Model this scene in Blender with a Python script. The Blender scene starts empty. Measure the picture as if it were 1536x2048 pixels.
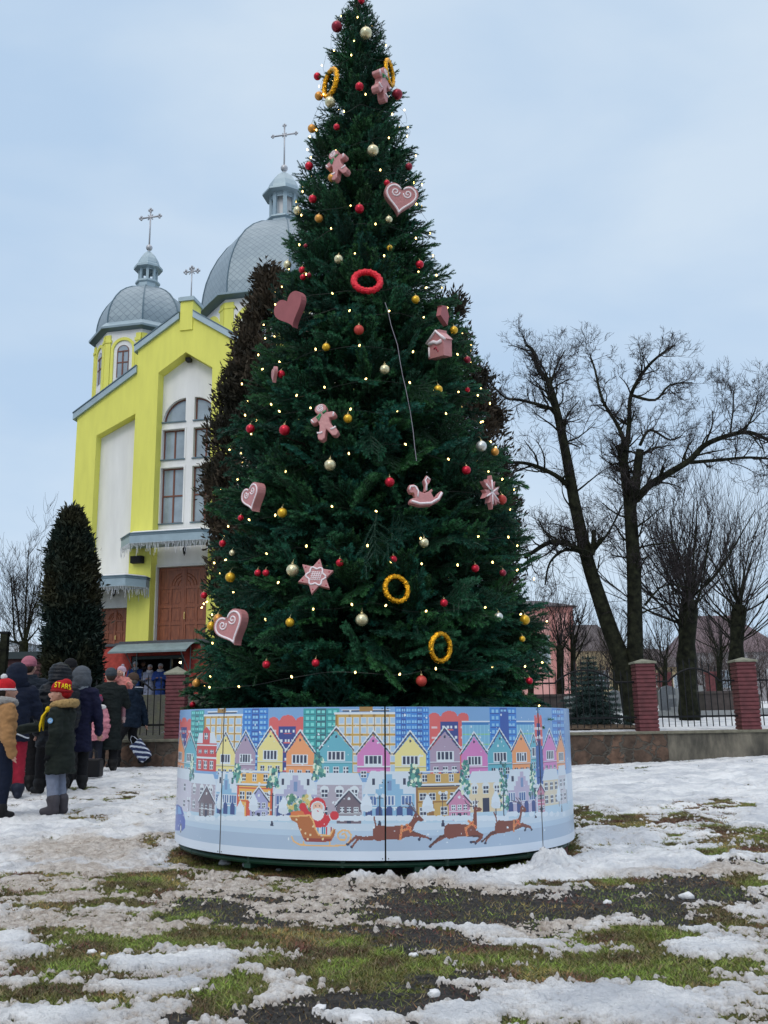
import bpy, math, random
import numpy as np
from mathutils import Vector, Matrix

random.seed(7)
RNG = np.random.default_rng(11)
PI = math.pi
R_ = math.radians
scene = bpy.context.scene
COL = scene.collection

# ------------------------------------------------------------------ camera
FPX, TH, ROLL, CAMH = 1900.0, 0.22, 0.016, 1.0
cam_data = bpy.data.cameras.new('camera')
cam_data.sensor_fit = 'VERTICAL'
cam_data.sensor_height = 36.0
cam_data.sensor_width = 27.0
cam_data.lens = 36.0 * FPX / 2048.0
cam_data.clip_start = 0.05
cam_data.clip_end = 3000.0
cam = bpy.data.objects.new('camera', cam_data)
COL.objects.link(cam)
cam.matrix_world = (Matrix.Translation((0, 0, CAMH)) @ Matrix.Rotation(PI / 2 + TH, 4, 'X')
                    @ Matrix.Rotation(-ROLL, 4, 'Z'))
scene.camera = cam
scene.render.resolution_x = 768
scene.render.resolution_y = 1024

# ------------------------------------------------------------------ view + world + sun
scene.view_settings.view_transform = 'Standard'
scene.view_settings.look = 'None'
scene.view_settings.exposure = 0.12
scene.view_settings.gamma = 1.0

SUN_EL, SUN_ROT = R_(38), R_(200)
world = bpy.data.worlds.new('World')
scene.world = world
world.use_nodes = True
wt = world.node_tree
for n in list(wt.nodes):
    wt.nodes.remove(n)
wo = wt.nodes.new('ShaderNodeOutputWorld')
bg = wt.nodes.new('ShaderNodeBackground')
bg.inputs['Strength'].default_value = 0.1
sky = wt.nodes.new('ShaderNodeTexSky')
sky.sky_type = 'NISHITA'
sky.sun_disc = False
sky.sun_elevation = SUN_EL
sky.sun_rotation = SUN_ROT
sky.air_density = 1.0
sky.dust_density = 2.0
tc = wt.nodes.new('ShaderNodeTexCoord')
mp = wt.nodes.new('ShaderNodeMapping')
mp.inputs['Scale'].default_value = (1.0, 1.0, 2.6)
mp.inputs['Location'].default_value = (3.1, 0.4, 0.2)
nz = wt.nodes.new('ShaderNodeTexNoise')
nz.inputs['Scale'].default_value = 2.4
nz.inputs['Detail'].default_value = 5.0
nz.inputs['Roughness'].default_value = 0.48
nz.inputs['Distortion'].default_value = 0.25
cr = wt.nodes.new('ShaderNodeValToRGB')
cr.color_ramp.elements[0].position = 0.36
cr.color_ramp.elements[0].color = (4.75, 6.3, 8.25, 1)
cr.color_ramp.elements[1].position = 0.66
cr.color_ramp.elements[1].color = (6.25, 7.45, 8.75, 1)
# an overcast sky is brightest high up, well above the frame
sep = wt.nodes.new('ShaderNodeSeparateXYZ')
mr = wt.nodes.new('ShaderNodeMapRange')
mr.inputs['From Min'].default_value = 0.66
mr.inputs['From Max'].default_value = 0.95
mr.inputs['To Min'].default_value = 0.0
mr.inputs['To Max'].default_value = 1.0
hi = wt.nodes.new('ShaderNodeMixRGB')
hi.inputs['Color2'].default_value = (17.0, 17.0, 17.4, 1)
mx = wt.nodes.new('ShaderNodeMixRGB')
mx.inputs['Fac'].default_value = 0.90
L = wt.links.new
L(tc.outputs['Generated'], mp.inputs['Vector'])
L(mp.outputs['Vector'], nz.inputs['Vector'])
L(nz.outputs['Fac'], cr.inputs['Fac'])
L(tc.outputs['Generated'], sep.inputs['Vector'])
L(sep.outputs['Z'], mr.inputs['Value'])
L(mr.outputs['Result'], hi.inputs['Fac'])
L(cr.outputs['Color'], hi.inputs['Color1'])
L(sky.outputs['Color'], mx.inputs['Color1'])
L(hi.outputs['Color'], mx.inputs['Color2'])
L(mx.outputs['Color'], bg.inputs['Color'])
L(bg.outputs['Background'], wo.inputs['Surface'])

sd = bpy.data.lights.new('sun', 'SUN')
sd.energy = 0.8
sd.angle = R_(25)
sd.color = (1.0, 0.93, 0.84)
sun = bpy.data.objects.new('sun', sd)
COL.objects.link(sun)
# Nishita rotation is clockwise from +Y seen from above
sdir = Vector((math.sin(SUN_ROT) * math.cos(SUN_EL), math.cos(SUN_ROT) * math.cos(SUN_EL), math.sin(SUN_EL)))
sun.rotation_euler = sdir.to_track_quat('Z', 'Y').to_euler()

# ------------------------------------------------------------------ pixel helpers (photo pixels, 1536x2048)
def ray(px, py):
    x = px - 768.0; y = py - 1024.0
    c, s = math.cos(ROLL), math.sin(ROLL)
    X = x * c - y * s; Y = x * s + y * c
    return np.array([X / FPX, math.cos(TH) + Y / FPX * math.sin(TH), math.sin(TH) - Y / FPX * math.cos(TH)])
def aty(px, py, Y):
    d = ray(px, py)
    return np.array([0, 0, CAMH]) + d * (Y / d[1])
def project(x, y, z):
    z = z - CAMH
    zc = y * math.cos(TH) + z * math.sin(TH); yc = -y * math.sin(TH) + z * math.cos(TH)
    X = FPX * x / zc; Y = -FPX * yc / zc
    c, s = math.cos(ROLL), math.sin(ROLL)
    return 768 + X * c + Y * s, 1024 - X * s + Y * c

# ------------------------------------------------------------------ noise
def _hash(ix, iy, iz, seed):
    h = (ix.astype(np.int64) * 374761393 + iy.astype(np.int64) * 668265263 + iz.astype(np.int64) * 2147483647 + seed * 974634777) & 0xFFFFFFFF
    h = ((h ^ (h >> 13)) * 1274126177) & 0xFFFFFFFF
    h = h ^ (h >> 16)
    return (h & 0xFFFFFF) / float(0xFFFFFF)
def vnoise(x, y, z=None, seed=0):
    x = np.asarray(x, float); y = np.asarray(y, float)
    if z is None:
        ix = np.floor(x); iy = np.floor(y); fx = x - ix; fy = y - iy
        fx = fx * fx * (3 - 2 * fx); fy = fy * fy * (3 - 2 * fy)
        o = np.zeros_like(ix)
        a = _hash(ix, iy, o, seed); b = _hash(ix + 1, iy, o, seed)
        c = _hash(ix, iy + 1, o, seed); d = _hash(ix + 1, iy + 1, o, seed)
        return (a * (1 - fx) + b * fx) * (1 - fy) + (c * (1 - fx) + d * fx) * fy
    z = np.asarray(z, float)
    iz = np.floor(z); fz = z - iz; fz = fz * fz * (3 - 2 * fz)
    ix = np.floor(x); iy = np.floor(y); fx = x - ix; fy = y - iy
    fx = fx * fx * (3 - 2 * fx); fy = fy * fy * (3 - 2 * fy)
    r = 0
    for k, w in ((0, 1 - fz), (1, fz)):
        a = _hash(ix, iy, iz + k, seed); b = _hash(ix + 1, iy, iz + k, seed)
        c = _hash(ix, iy + 1, iz + k, seed); d = _hash(ix + 1, iy + 1, iz + k, seed)
        r = r + w * ((a * (1 - fx) + b * fx) * (1 - fy) + (c * (1 - fx) + d * fx) * fy)
    return r
def fbm(x, y, z=None, octv=4, seed=0, gain=0.5):
    t = 0; a = 1; s = 0; f = 1
    for i in range(octv):
        t = t + a * vnoise(x * f, y * f, None if z is None else z * f, seed + i * 17)
        s += a; a *= gain; f *= 2.03
    return t / s

# ------------------------------------------------------------------ mesh builder
def rotm(ax, ang):
    return np.array(Matrix.Rotation(ang, 3, ax))
def frame_from(d, up=(0, 0, 1)):
    d = np.asarray(d, float); d = d / (np.linalg.norm(d) + 1e-12)
    up = np.asarray(up, float)
    if abs(d @ up) > 0.97: up = np.array([1.0, 0, 0]) if abs(d[0]) < 0.9 else np.array([0, 1.0, 0])
    x = np.cross(up, d); x /= np.linalg.norm(x)
    y = np.cross(d, x)
    return np.stack([x, y, d], 1)      # columns

class MB:
    def __init__(s):
        s.v = []; s.n = 0; s.f = []; s.mi = []; s.col = []
    def add(s, v, f, mi=0, col=None):
        v = np.asarray(v, float).reshape(-1, 3)
        if not isinstance(f, list): f = [f]
        for a in f:
            a = np.asarray(a, int)
            if a.ndim == 1: a = a[None]
            if len(a): s.f.append(a + s.n); s.mi.append((len(a), mi))
        s.v.append(v); s.n += len(v)
        c = np.ones((len(v), 3)) if col is None else np.broadcast_to(np.asarray(col, float), (len(v), 3))
        s.col.append(c)
        return s
    def box(s, x0, x1, y0, y1, z0, z1, M=None, mi=0, col=None):
        v = np.array([[x, y, z] for z in (z0, z1) for y in (y0, y1) for x in (x0, x1)], float)
        if M is not None: v = tf(M, v)
        f = np.array([[0, 2, 3, 1], [4, 5, 7, 6], [0, 1, 5, 4], [2, 6, 7, 3], [0, 4, 6, 2], [1, 3, 7, 5]])
        return s.add(v, f, mi, col)
    def tube(s, P, r, n=6, mi=0, col=None, cap=True, sq=(1, 1)):
        P = np.asarray(P, float); m = len(P)
        r = np.broadcast_to(np.asarray(r, float), (m,))
        T = np.zeros_like(P); T[1:-1] = P[2:] - P[:-2]; T[0] = P[1] - P[0]; T[-1] = P[-1] - P[-2]
        T /= np.linalg.norm(T, axis=1)[:, None] + 1e-12
        A = frame_from(T[0]); x = A[:, 0]
        a = np.arange(n) * 2 * PI / n
        V = []
        for i in range(m):
            x = x - T[i] * (x @ T[i]); x /= np.linalg.norm(x) + 1e-12
            y = np.cross(T[i], x)
            V.append(P[i] + r[i] * (np.cos(a)[:, None] * x * sq[0] + np.sin(a)[:, None] * y * sq[1]))
        V = np.concatenate(V)
        i = np.arange(m - 1)[:, None] * n; j = np.arange(n)[None]; k = (j + 1) % n
        F = np.stack([i + j, i + k, i + n + k, i + n + j], -1).reshape(-1, 4)
        fs = [F]
        if cap:
            fs += [np.arange(n)[::-1].copy(), (m - 1) * n + np.arange(n)]
        return s.add(V, fs, mi, col)
    def lathe(s, prof, n=24, M=None, mi=0, col=None, cap=True, phase=0.0):
        prof = np.asarray(prof, float); m = len(prof)
        a = np.arange(n) * 2 * PI / n + phase
        V = np.stack([prof[:, 0][:, None] * np.cos(a), prof[:, 0][:, None] * np.sin(a), np.repeat(prof[:, 1][:, None], n, 1)], -1).reshape(-1, 3)
        if M is not None: V = tf(M, V)
        i = np.arange(m - 1)[:, None] * n; j = np.arange(n)[None]; k = (j + 1) % n
        F = np.stack([i + j, i + k, i + n + k, i + n + j], -1).reshape(-1, 4)
        fs = [F]
        if cap: fs += [np.arange(n)[::-1].copy(), (m - 1) * n + np.arange(n)]
        return s.add(V, fs, mi, col)
    def ball(s, c, r, n=12, mi=0, col=None, A=None):
        r = np.broadcast_to(np.asarray(r, float), (3,))
        m = max(4, n // 2 + 1)
        t = np.linspace(0.0, PI, m); t[0] = 0.02; t[-1] = PI - 0.02
        prof = np.stack([np.sin(t), -np.cos(t)], 1)
        a = np.arange(n) * 2 * PI / n
        V = np.stack([prof[:, 0][:, None] * np.cos(a), prof[:, 0][:, None] * np.sin(a), np.repeat(prof[:, 1][:, None], n, 1)], -1).reshape(-1, 3) * r
        if A is not None: V = V @ np.asarray(A).T
        V = V + np.asarray(c, float)
        i = np.arange(m - 1)[:, None] * n; j = np.arange(n)[None]; k = (j + 1) % n
        F = np.stack([i + j, i + k, i + n + k, i + n + j], -1).reshape(-1, 4)
        return s.add(V, [F, np.arange(n)[::-1].copy(), (m - 1) * n + np.arange(n)], mi, col)
    def cap_(s, p0, p1, r0, r1, n=10, sq=(1, 1)):      # tapered capsule
        p0 = np.asarray(p0, float); p1 = np.asarray(p1, float)
        s.tube([p0, p1], [r0, r1], n, sq=sq); s.ball(p0, r0, n); s.ball(p1, r1, n)
        return s
    def prism(s, poly, y0, y1, M=None, mi=0, col=None, mi_side=None):
        """poly in (x,z), extruded along y from y0 (front) to y1"""
        P = np.asarray(poly, float)
        ar = 0.5 * np.sum(P[:, 0] * np.roll(P[:, 1], -1) - np.roll(P[:, 0], -1) * P[:, 1])
        if ar < 0: P = P[::-1]
        n = len(P)
        a = np.stack([P[:, 0], np.full(n, y0), P[:, 1]], 1); b = a.copy(); b[:, 1] = y1
        V = np.concatenate([a, b])
        if M is not None: V = tf(M, V)
        j = np.arange(n); k = (j + 1) % n
        side = np.stack([j, j + n, k + n, k], 1)
        s.add(V, [np.arange(n), np.arange(n)[::-1] + n], mi, col)
        s.f.append(side + s.n - len(V)); s.mi.append((n, mi if mi_side is None else mi_side))
        return s
    def build(s, name, mats, parent=None, smooth=False, M=None, attr=False):
        V = np.concatenate(s.v) if s.v else np.zeros((0, 3))
        if M is not None: V = tf(M, V)
        me = bpy.data.meshes.new(name)
        nf = sum(len(a) for a in s.f); nl = sum(a.size for a in s.f)
        me.vertices.add(len(V)); me.vertices.foreach_set('co', V.astype(np.float32).ravel())
        me.loops.add(nl); me.polygons.add(nf)
        li = np.concatenate([a.ravel() for a in s.f]).astype(np.int32)
        tot = np.concatenate([np.full(len(a), a.shape[1], np.int32) for a in s.f])
        st = np.concatenate([[0], np.cumsum(tot)[:-1]]).astype(np.int32)
        me.loops.foreach_set('vertex_index', li)
        me.polygons.foreach_set('loop_start', st)
        me.polygons.foreach_set('loop_total', tot)
        mi = np.concatenate([np.full(c, m, np.int32) for c, m in s.mi])
        me.polygons.foreach_set('material_index', mi)
        me.polygons.foreach_set('use_smooth', np.full(nf, bool(smooth)))
        if attr:
            at = me.attributes.new('col', 'FLOAT_COLOR', 'POINT')
            c = np.concatenate(s.col); c4 = np.concatenate([c, np.ones((len(c), 1))], 1)
            at.data.foreach_set('color', c4.astype(np.float32).ravel())
        if not isinstance(mats, (list, tuple)): mats = [mats]
        for m in mats: me.materials.append(m)
        me.update(calc_edges=True)
        me.validate()
        ob = bpy.data.objects.new(name, me)
        COL.objects.link(ob)
        if parent is not None: ob.parent = parent
        return ob
def tf(M, v):
    M = np.asarray(M, float); v = np.asarray(v, float)
    if M.shape == (3, 3): return v @ M.T
    return v @ M[:3, :3].T + M[:3, 3]
def TR(loc, A=None):
    M = np.eye(4); M[:3, 3] = loc
    if A is not None: M[:3, :3] = A
    return M

def tag(o, label=None, cat=None, group=None, kind=None):
    if label: o['label'] = label
    if cat: o['category'] = cat
    if group: o['group'] = group
    if kind: o['kind'] = kind
    return o
def thing(name, loc, label, cat, group=None, rz=0.0, A=None):
    o = bpy.data.objects.new(name, None)
    o.empty_display_size = 0.1
    COL.objects.link(o)
    M = Matrix.Translation(Vector([float(a) for a in loc]))
    if A is not None: M = M @ Matrix(np.asarray(A).tolist()).to_4x4()
    else: M = M @ Matrix.Rotation(rz, 4, 'Z')
    o.matrix_world = M
    return tag(o, label, cat, group)
def copy_thing(src, loc, label, A=None, rz=0.0):
    r = src.copy(); COL.objects.link(r)
    M = Matrix.Translation(Vector([float(a) for a in loc]))
    M = M @ (Matrix(np.asarray(A).tolist()).to_4x4() if A is not None else Matrix.Rotation(rz, 4, 'Z'))
    r.matrix_world = M
    r['label'] = label
    for ch in list(src.children):
        c = ch.copy(); COL.objects.link(c); c.parent = r
        for g in list(ch.children):
            d = g.copy(); COL.objects.link(d); d.parent = c
    return r

# ------------------------------------------------------------------ materials
def lin(r, g, b):
    f = lambda c: ((c / 255.0) / 12.92 if c <= 10 else ((c / 255.0 + 0.055) / 1.055) ** 2.4)
    return (f(r), f(g), f(b))
def mat(name, color=(0.5, 0.5, 0.5), rough=0.6, metal=0.0, noise=0.0, nscale=8.0, bump=0.0, bscale=40.0,
        emis=None, estr=0.0, attr=False, spec=0.5, coat=0.0, color2=None, sheen=0.0, detail=4.0, tscale=None):
    m = bpy.data.materials.new(name)
    m.use_nodes = True
    nt = m.node_tree; b = nt.nodes['Principled BSDF']
    b.inputs['Base Color'].default_value = (*color, 1)
    b.inputs['Roughness'].default_value = rough
    b.inputs['Metallic'].default_value = metal
    b.inputs['Specular IOR Level'].default_value = spec
    if coat: b.inputs['Coat Weight'].default_value = coat
    if sheen: b.inputs['Sheen Weight'].default_value = sheen
    tcn = nt.nodes.new('ShaderNodeTexCoord')
    src = tcn.outputs['Object']
    if tscale:
        mpn = nt.nodes.new('ShaderNodeMapping'); mpn.inputs['Scale'].default_value = tscale
        nt.links.new(src, mpn.inputs['Vector']); src = mpn.outputs['Vector']
    base = None
    if attr:
        a = nt.nodes.new('ShaderNodeAttribute'); a.attribute_name = 'col'
        base = a.outputs['Color']
    if noise or color2:
        n = nt.nodes.new('ShaderNodeTexNoise'); n.inputs['Scale'].default_value = nscale
        n.inputs['Detail'].default_value = detail; n.inputs['Roughness'].default_value = 0.6
        nt.links.new(src, n.inputs['Vector'])
        mrn = nt.nodes.new('ShaderNodeMapRange')
        mrn.inputs['From Min'].default_value = 0.3; mrn.inputs['From Max'].default_value = 0.7
        nt.links.new(n.outputs['Fac'], mrn.inputs['Value'])
        if color2:
            mxn = nt.nodes.new('ShaderNodeMixRGB')
            mxn.inputs['Color1'].default_value = (*color, 1); mxn.inputs['Color2'].default_value = (*color2, 1)
            nt.links.new(mrn.outputs['Result'], mxn.inputs['Fac'])
            if base is not None:
                mm = nt.nodes.new('ShaderNodeMixRGB'); mm.blend_type = 'MULTIPLY'; mm.inputs['Fac'].default_value = 1
                nt.links.new(base, mm.inputs['Color1']); nt.links.new(mxn.outputs['Color'], mm.inputs['Color2'])
                base = mm.outputs['Color']
            else: base = mxn.outputs['Color']
        if noise:
            mrn2 = nt.nodes.new('ShaderNodeMapRange')
            mrn2.inputs['From Min'].default_value = 0.25; mrn2.inputs['From Max'].default_value = 0.75
            mrn2.inputs['To Min'].default_value = 1 - noise; mrn2.inputs['To Max'].default_value = 1 + noise
            nt.links.new(n.outputs['Fac'], mrn2.inputs['Value'])
            hs = nt.nodes.new('ShaderNodeHueSaturation')
            if base is not None: nt.links.new(base, hs.inputs['Color'])
            else: hs.inputs['Color'].default_value = (*color, 1)
            nt.links.new(mrn2.outputs['Result'], hs.inputs['Value'])
            base = hs.outputs['Color']
    if base is not None: nt.links.new(base, b.inputs['Base Color'])
    if bump:
        n2 = nt.nodes.new('ShaderNodeTexNoise'); n2.inputs['Scale'].default_value = bscale; n2.inputs['Detail'].default_value = 5
        bp = nt.nodes.new('ShaderNodeBump'); bp.inputs['Strength'].default_value = bump; bp.inputs['Distance'].default_value = 0.02
        nt.links.new(src, n2.inputs['Vector'])
        nt.links.new(n2.outputs['Fac'], bp.inputs['Height']); nt.links.new(bp.outputs['Normal'], b.inputs['Normal'])
    if emis:
        b.inputs['Emission Color'].default_value = (*emis, 1); b.inputs['Emission Strength'].default_value = estr
    return m

# ------------------------------------------------------------------ terrain height
WALL_Y = 18.5
def sstep(a, b, x):
    t = np.clip((x - a) / (b - a), 0, 1); return t * t * (3 - 2 * t)
def terrain(x, y):
    x = np.asarray(x, float); y = np.asarray(y, float)
    base = 0.19 + 0.11 * sstep(0.5, -6, x) + 0.16 * sstep(3.0, 9, x)
    lo = base * sstep(7.0, 18.0, y)
    left = sstep(4.0, -3.0, x)
    far = 0.80 + np.clip(y - 18.6, 0, 40) * 0.030 * (1 - left) + left * 1.25 * sstep(20.0, 31.0, y) + 2.2 * sstep(60, 400, y)
    k = sstep(WALL_Y - 0.06, WALL_Y + 0.10, y)
    return lo * (1 - k) + far * k
def gz(x, y): return float(terrain(x, y))

DRUM_D, DRUM_R, DRUM_H, DRUM_X, DRUM_GAP = 8.27, 1.625, 1.0, -0.117, 0.12
DRUM_TILT = 0.0116
# ================================================================== GROUND
# patches: (px, py, rx, ry) in photo pixels, looked up once to find where they lie on the ground
GRASS = [(315,1688,42,17),(1150,1696,45,20),(1205,1634,75,13),(1300,1645,120,18),(1450,1672,110,26),(1440,1618,100,7),(1530,1690,70,16),
 (270,1768,85,20),(100,1812,100,9),(240,1808,75,17),(60,1752,50,6),(330,1790,60,14),(480,1880,260,20),(640,1905,190,30),(150,1925,150,34),
 (90,1985,130,17),(760,1935,170,27),(440,2000,80,34),(1120,1925,240,28),(1350,1925,190,34),(1180,1768,80,9),(1480,1835,80,22),(1300,1880,160,16),
 (940,1905,120,22),(560,1945,130,16),(250,1880,160,16),(1290,1545,60,3),(1400,1519,40,3),(150,1617,75,9),(270,1545,60,4),(360,1838,90,9),(1400,1965,110,14),(600,1720,60,5),
 (1510,1760,50,9),(250,1590,90,4)]
MUD = [(440,1822,120,17),(340,1835,50,12),(560,1795,80,9),(1000,1812,220,30),(860,1835,140,22),(1220,1815,210,28),(1390,1785,160,20),(800,1885,110,20),
 (560,1850,90,9),(760,1990,150,26),(600,2030,110,22),(480,1840,60,12),(1480,1720,80,9),(1450,1790,100,24),(700,1870,60,9),(870,1950,120,13),(1340,1850,120,13),(360,2035,50,14)]
CLEAN = [(330,1930,95,18),(60,2030,105,20),(1230,2010,290,38),(1450,1893,80,16),(905,2030,90,15),(30,1898,50,13),(1010,1748,260,22),(800,1745,220,22),(560,1708,140,10),
 (1250,1575,280,38),(1400,1545,180,20),(1340,1712,170,11),(300,1975,70,8),(900,1856,110,6),(700,2030,70,10),(1400,1870,60,8),(60,1640,150,26),(250,1660,120,10),(1000,1880,60,5),
 (240,1565,100,9),(1480,1640,70,6)]
DIRTY = [(620,1768,340,28),(150,1690,170,28),(120,1775,170,22),(560,1815,260,26),(260,1855,230,14),(720,1850,160,12),(420,1740,200,16),(950,1850,160,9),(230,1745,160,13),(1400,1740,160,12)]

def ground_mesh():
    az_d = np.linspace(-25.5, 25.5, 820)
    az_c = np.concatenate([np.linspace(-180, -26.5, 50), az_d, np.linspace(26.5, 180, 50)[:-1]])
    r = np.concatenate([[0.25, 0.9, 1.8, 2.6], np.geomspace(3.1, 24, 800), np.geomspace(24.6, 900, 70)])
    A, Rr = np.meshgrid(np.radians(az_c), r)
    x = Rr * np.sin(A); y = Rr * np.cos(A)
    z0 = terrain(x, y)
    # photo coordinates of the flat ground, only used to place the patches
    ok = y > 0.8
    ys = np.where(ok, y, 1.0)
    px, py = project(x, ys, z0)
    n1 = fbm(x * 1.6, y * 1.6, octv=5, seed=3) - 0.5
    n2 = fbm(x * 1.6 + 40, y * 1.6, octv=5, seed=9) - 0.5
    n3 = fbm(x * 7, y * 7, octv=4, seed=5, gain=0.6) - 0.5
    n4 = fbm(x * 26, y * 26, octv=3, seed=6, gain=0.6) - 0.5
    n5 = fbm(x * 60, y * 60, octv=2, seed=8) - 0.5
    n0 = fbm(x * .55, y * .55, octv=3, seed=77) - .5
    wx = px + n1 * 230 + n0 * 120; wy = py + n2 * 60 + n0 * 20
    def field(L_, sharp=1.0):
        f = np.full(px.shape, -3.0)
        for cx, cy, rx, ry in L_:
            d = ((wx - cx) / (rx * 1.12)) ** 2 + ((wy - cy) / (ry * 1.18)) ** 2
            f = np.maximum(f, 1.0 - np.sqrt(d))
        return np.maximum(f, -1.5)
    fg, fm, fc, fd = field(GRASS), field(MUD), field(CLEAN), field(DIRTY)
    rag = n3 * 2.9 + n4 * 3.0 + n5 * 1.5
    base = np.where(py > 1745, np.where(py > 1860, -.16, -.02), 0.54)          # nothing listed: thin snow near, whole snow further on
    s_snow = np.maximum(base, fc * 1.5 + 0.1) - np.maximum(0, fd) * 0.02
    s_bare = np.maximum(fg, fm) * 1.5
    s_bare = np.where(s_bare < -1, -1, s_bare)
    margin = s_snow - np.maximum(s_bare, -0.25) + rag * 0.62
    snow = sstep(-0.09, 0.09, margin)
    snow = np.where((y > 18.4), sstep(-0.05, 0.05, n1 * 1.1 + n3 * 0.5 + np.where(x > 2, .42, -.34)), snow)
    snow = np.where(ok, snow, 0.5)
    mud = sstep(-0.2, 0.2, fm - fg + n3 * 2.4 + n4 * 2.4 + n5 * 1.2 + .16)
    mud = np.where((y > 18.4) & (x < 2), .9 + n3, mud)
    rr = np.hypot(x - DRUM_X, y - DRUM_D)
    snow = snow * sstep(DRUM_R - 0.02, DRUM_R + 0.10, rr + n3 * 0.12)
    clean = sstep(-0.3, 0.6, fc)
    dirt = np.clip(sstep(-0.35, 0.35, fd + n3 * 0.7) * 0.9 * (1 - 0.7 * clean) + 0.30 * (py > 1745) * (1 - clean) + 0.10 * (x < 0) * (y < 18), 0, 1)
    dirt = np.clip(dirt * (1 - .55 * clean) + .55 * sstep(.55, .0, margin) * (py > 1560) * (1 - .6 * clean), 0, 1)
    dirt = np.where(y > 18.4, 0.05, dirt)
    # relief
    near = .35 + .65 * sstep(22, 6, Rr)
    n6 = fbm(x * 4.5, y * 4.5, octv=3, seed=61, gain=.55) - .5
    sh = sstep(-.30, .45, margin); sh = np.where(y > 18.4, snow, sh) * snow
    thick = (0.008 + 0.014 * clean + 0.012 * (n3 + 0.5) + 0.010 * n4) * sh + n6 * .10 * snow * sstep(5.5, 8.5, Rr) * (y < 18.3)
    foot = -np.maximum(0, fbm(x * 3.3 + 9, y * 3.3, octv=2, seed=51) - .56) * .22 * snow * (Rr > 5.5)
    lump = np.maximum(0, n4 + 0.6 * n3) * 0.024 * sh + np.maximum(0, n5) * 0.006 * snow + foot
    z = z0 + thick * (0.4 + 0.6 * near) + lump * near + n4 * 0.012 * (1 - snow) * near + n3 * 0.02 * (1 - snow) * near
    # bank of shovelled snow along the front of the drum
    ang = np.degrees(np.arctan2(x - DRUM_X, DRUM_D - y))
    bank = np.exp(-((rr - DRUM_R - 0.13 - n3 * 0.25) / 0.13) ** 2)
    amp = sstep(-12, 10, ang + n1 * 30) * sstep(62, 42, ang) + 0.25 * sstep(-60, -45, ang) * sstep(-18, -35, ang)
    nb = fbm(x * 4.2 + 3, y * 4.2, octv=3, seed=90, gain=.45) - .5
    lumpy = np.clip(0.45 + 1.9 * nb + .35 * n4, 0.02, 1.1)
    zb = bank * amp * lumpy * 0.15
    z = z + zb
    snow = np.maximum(snow, sstep(0.02, 0.05, zb)); dirt = dirt * (1 - sstep(0.01, 0.06, zb))
    # banked snow at the foot of the left fence wall
    n = len(az_c); m = len(r)
    V = np.stack([x, y, z], -1).reshape(-1, 3)
    i = np.arange(m - 1)[:, None] * n; j = np.arange(n)[None]; k = (j + 1) % n
    F = np.stack([i + j, i + k, i + n + k, i + n + j], -1).reshape(-1, 4)
    mb = MB(); mb.add(V, [F[:, ::-1], np.arange(n)], 0, np.stack([snow, mud, dirt], -1).reshape(-1, 3))
    return mb, dict(x=x, y=y, z=z, snow=snow, mud=mud, py=py, px=px)

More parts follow.
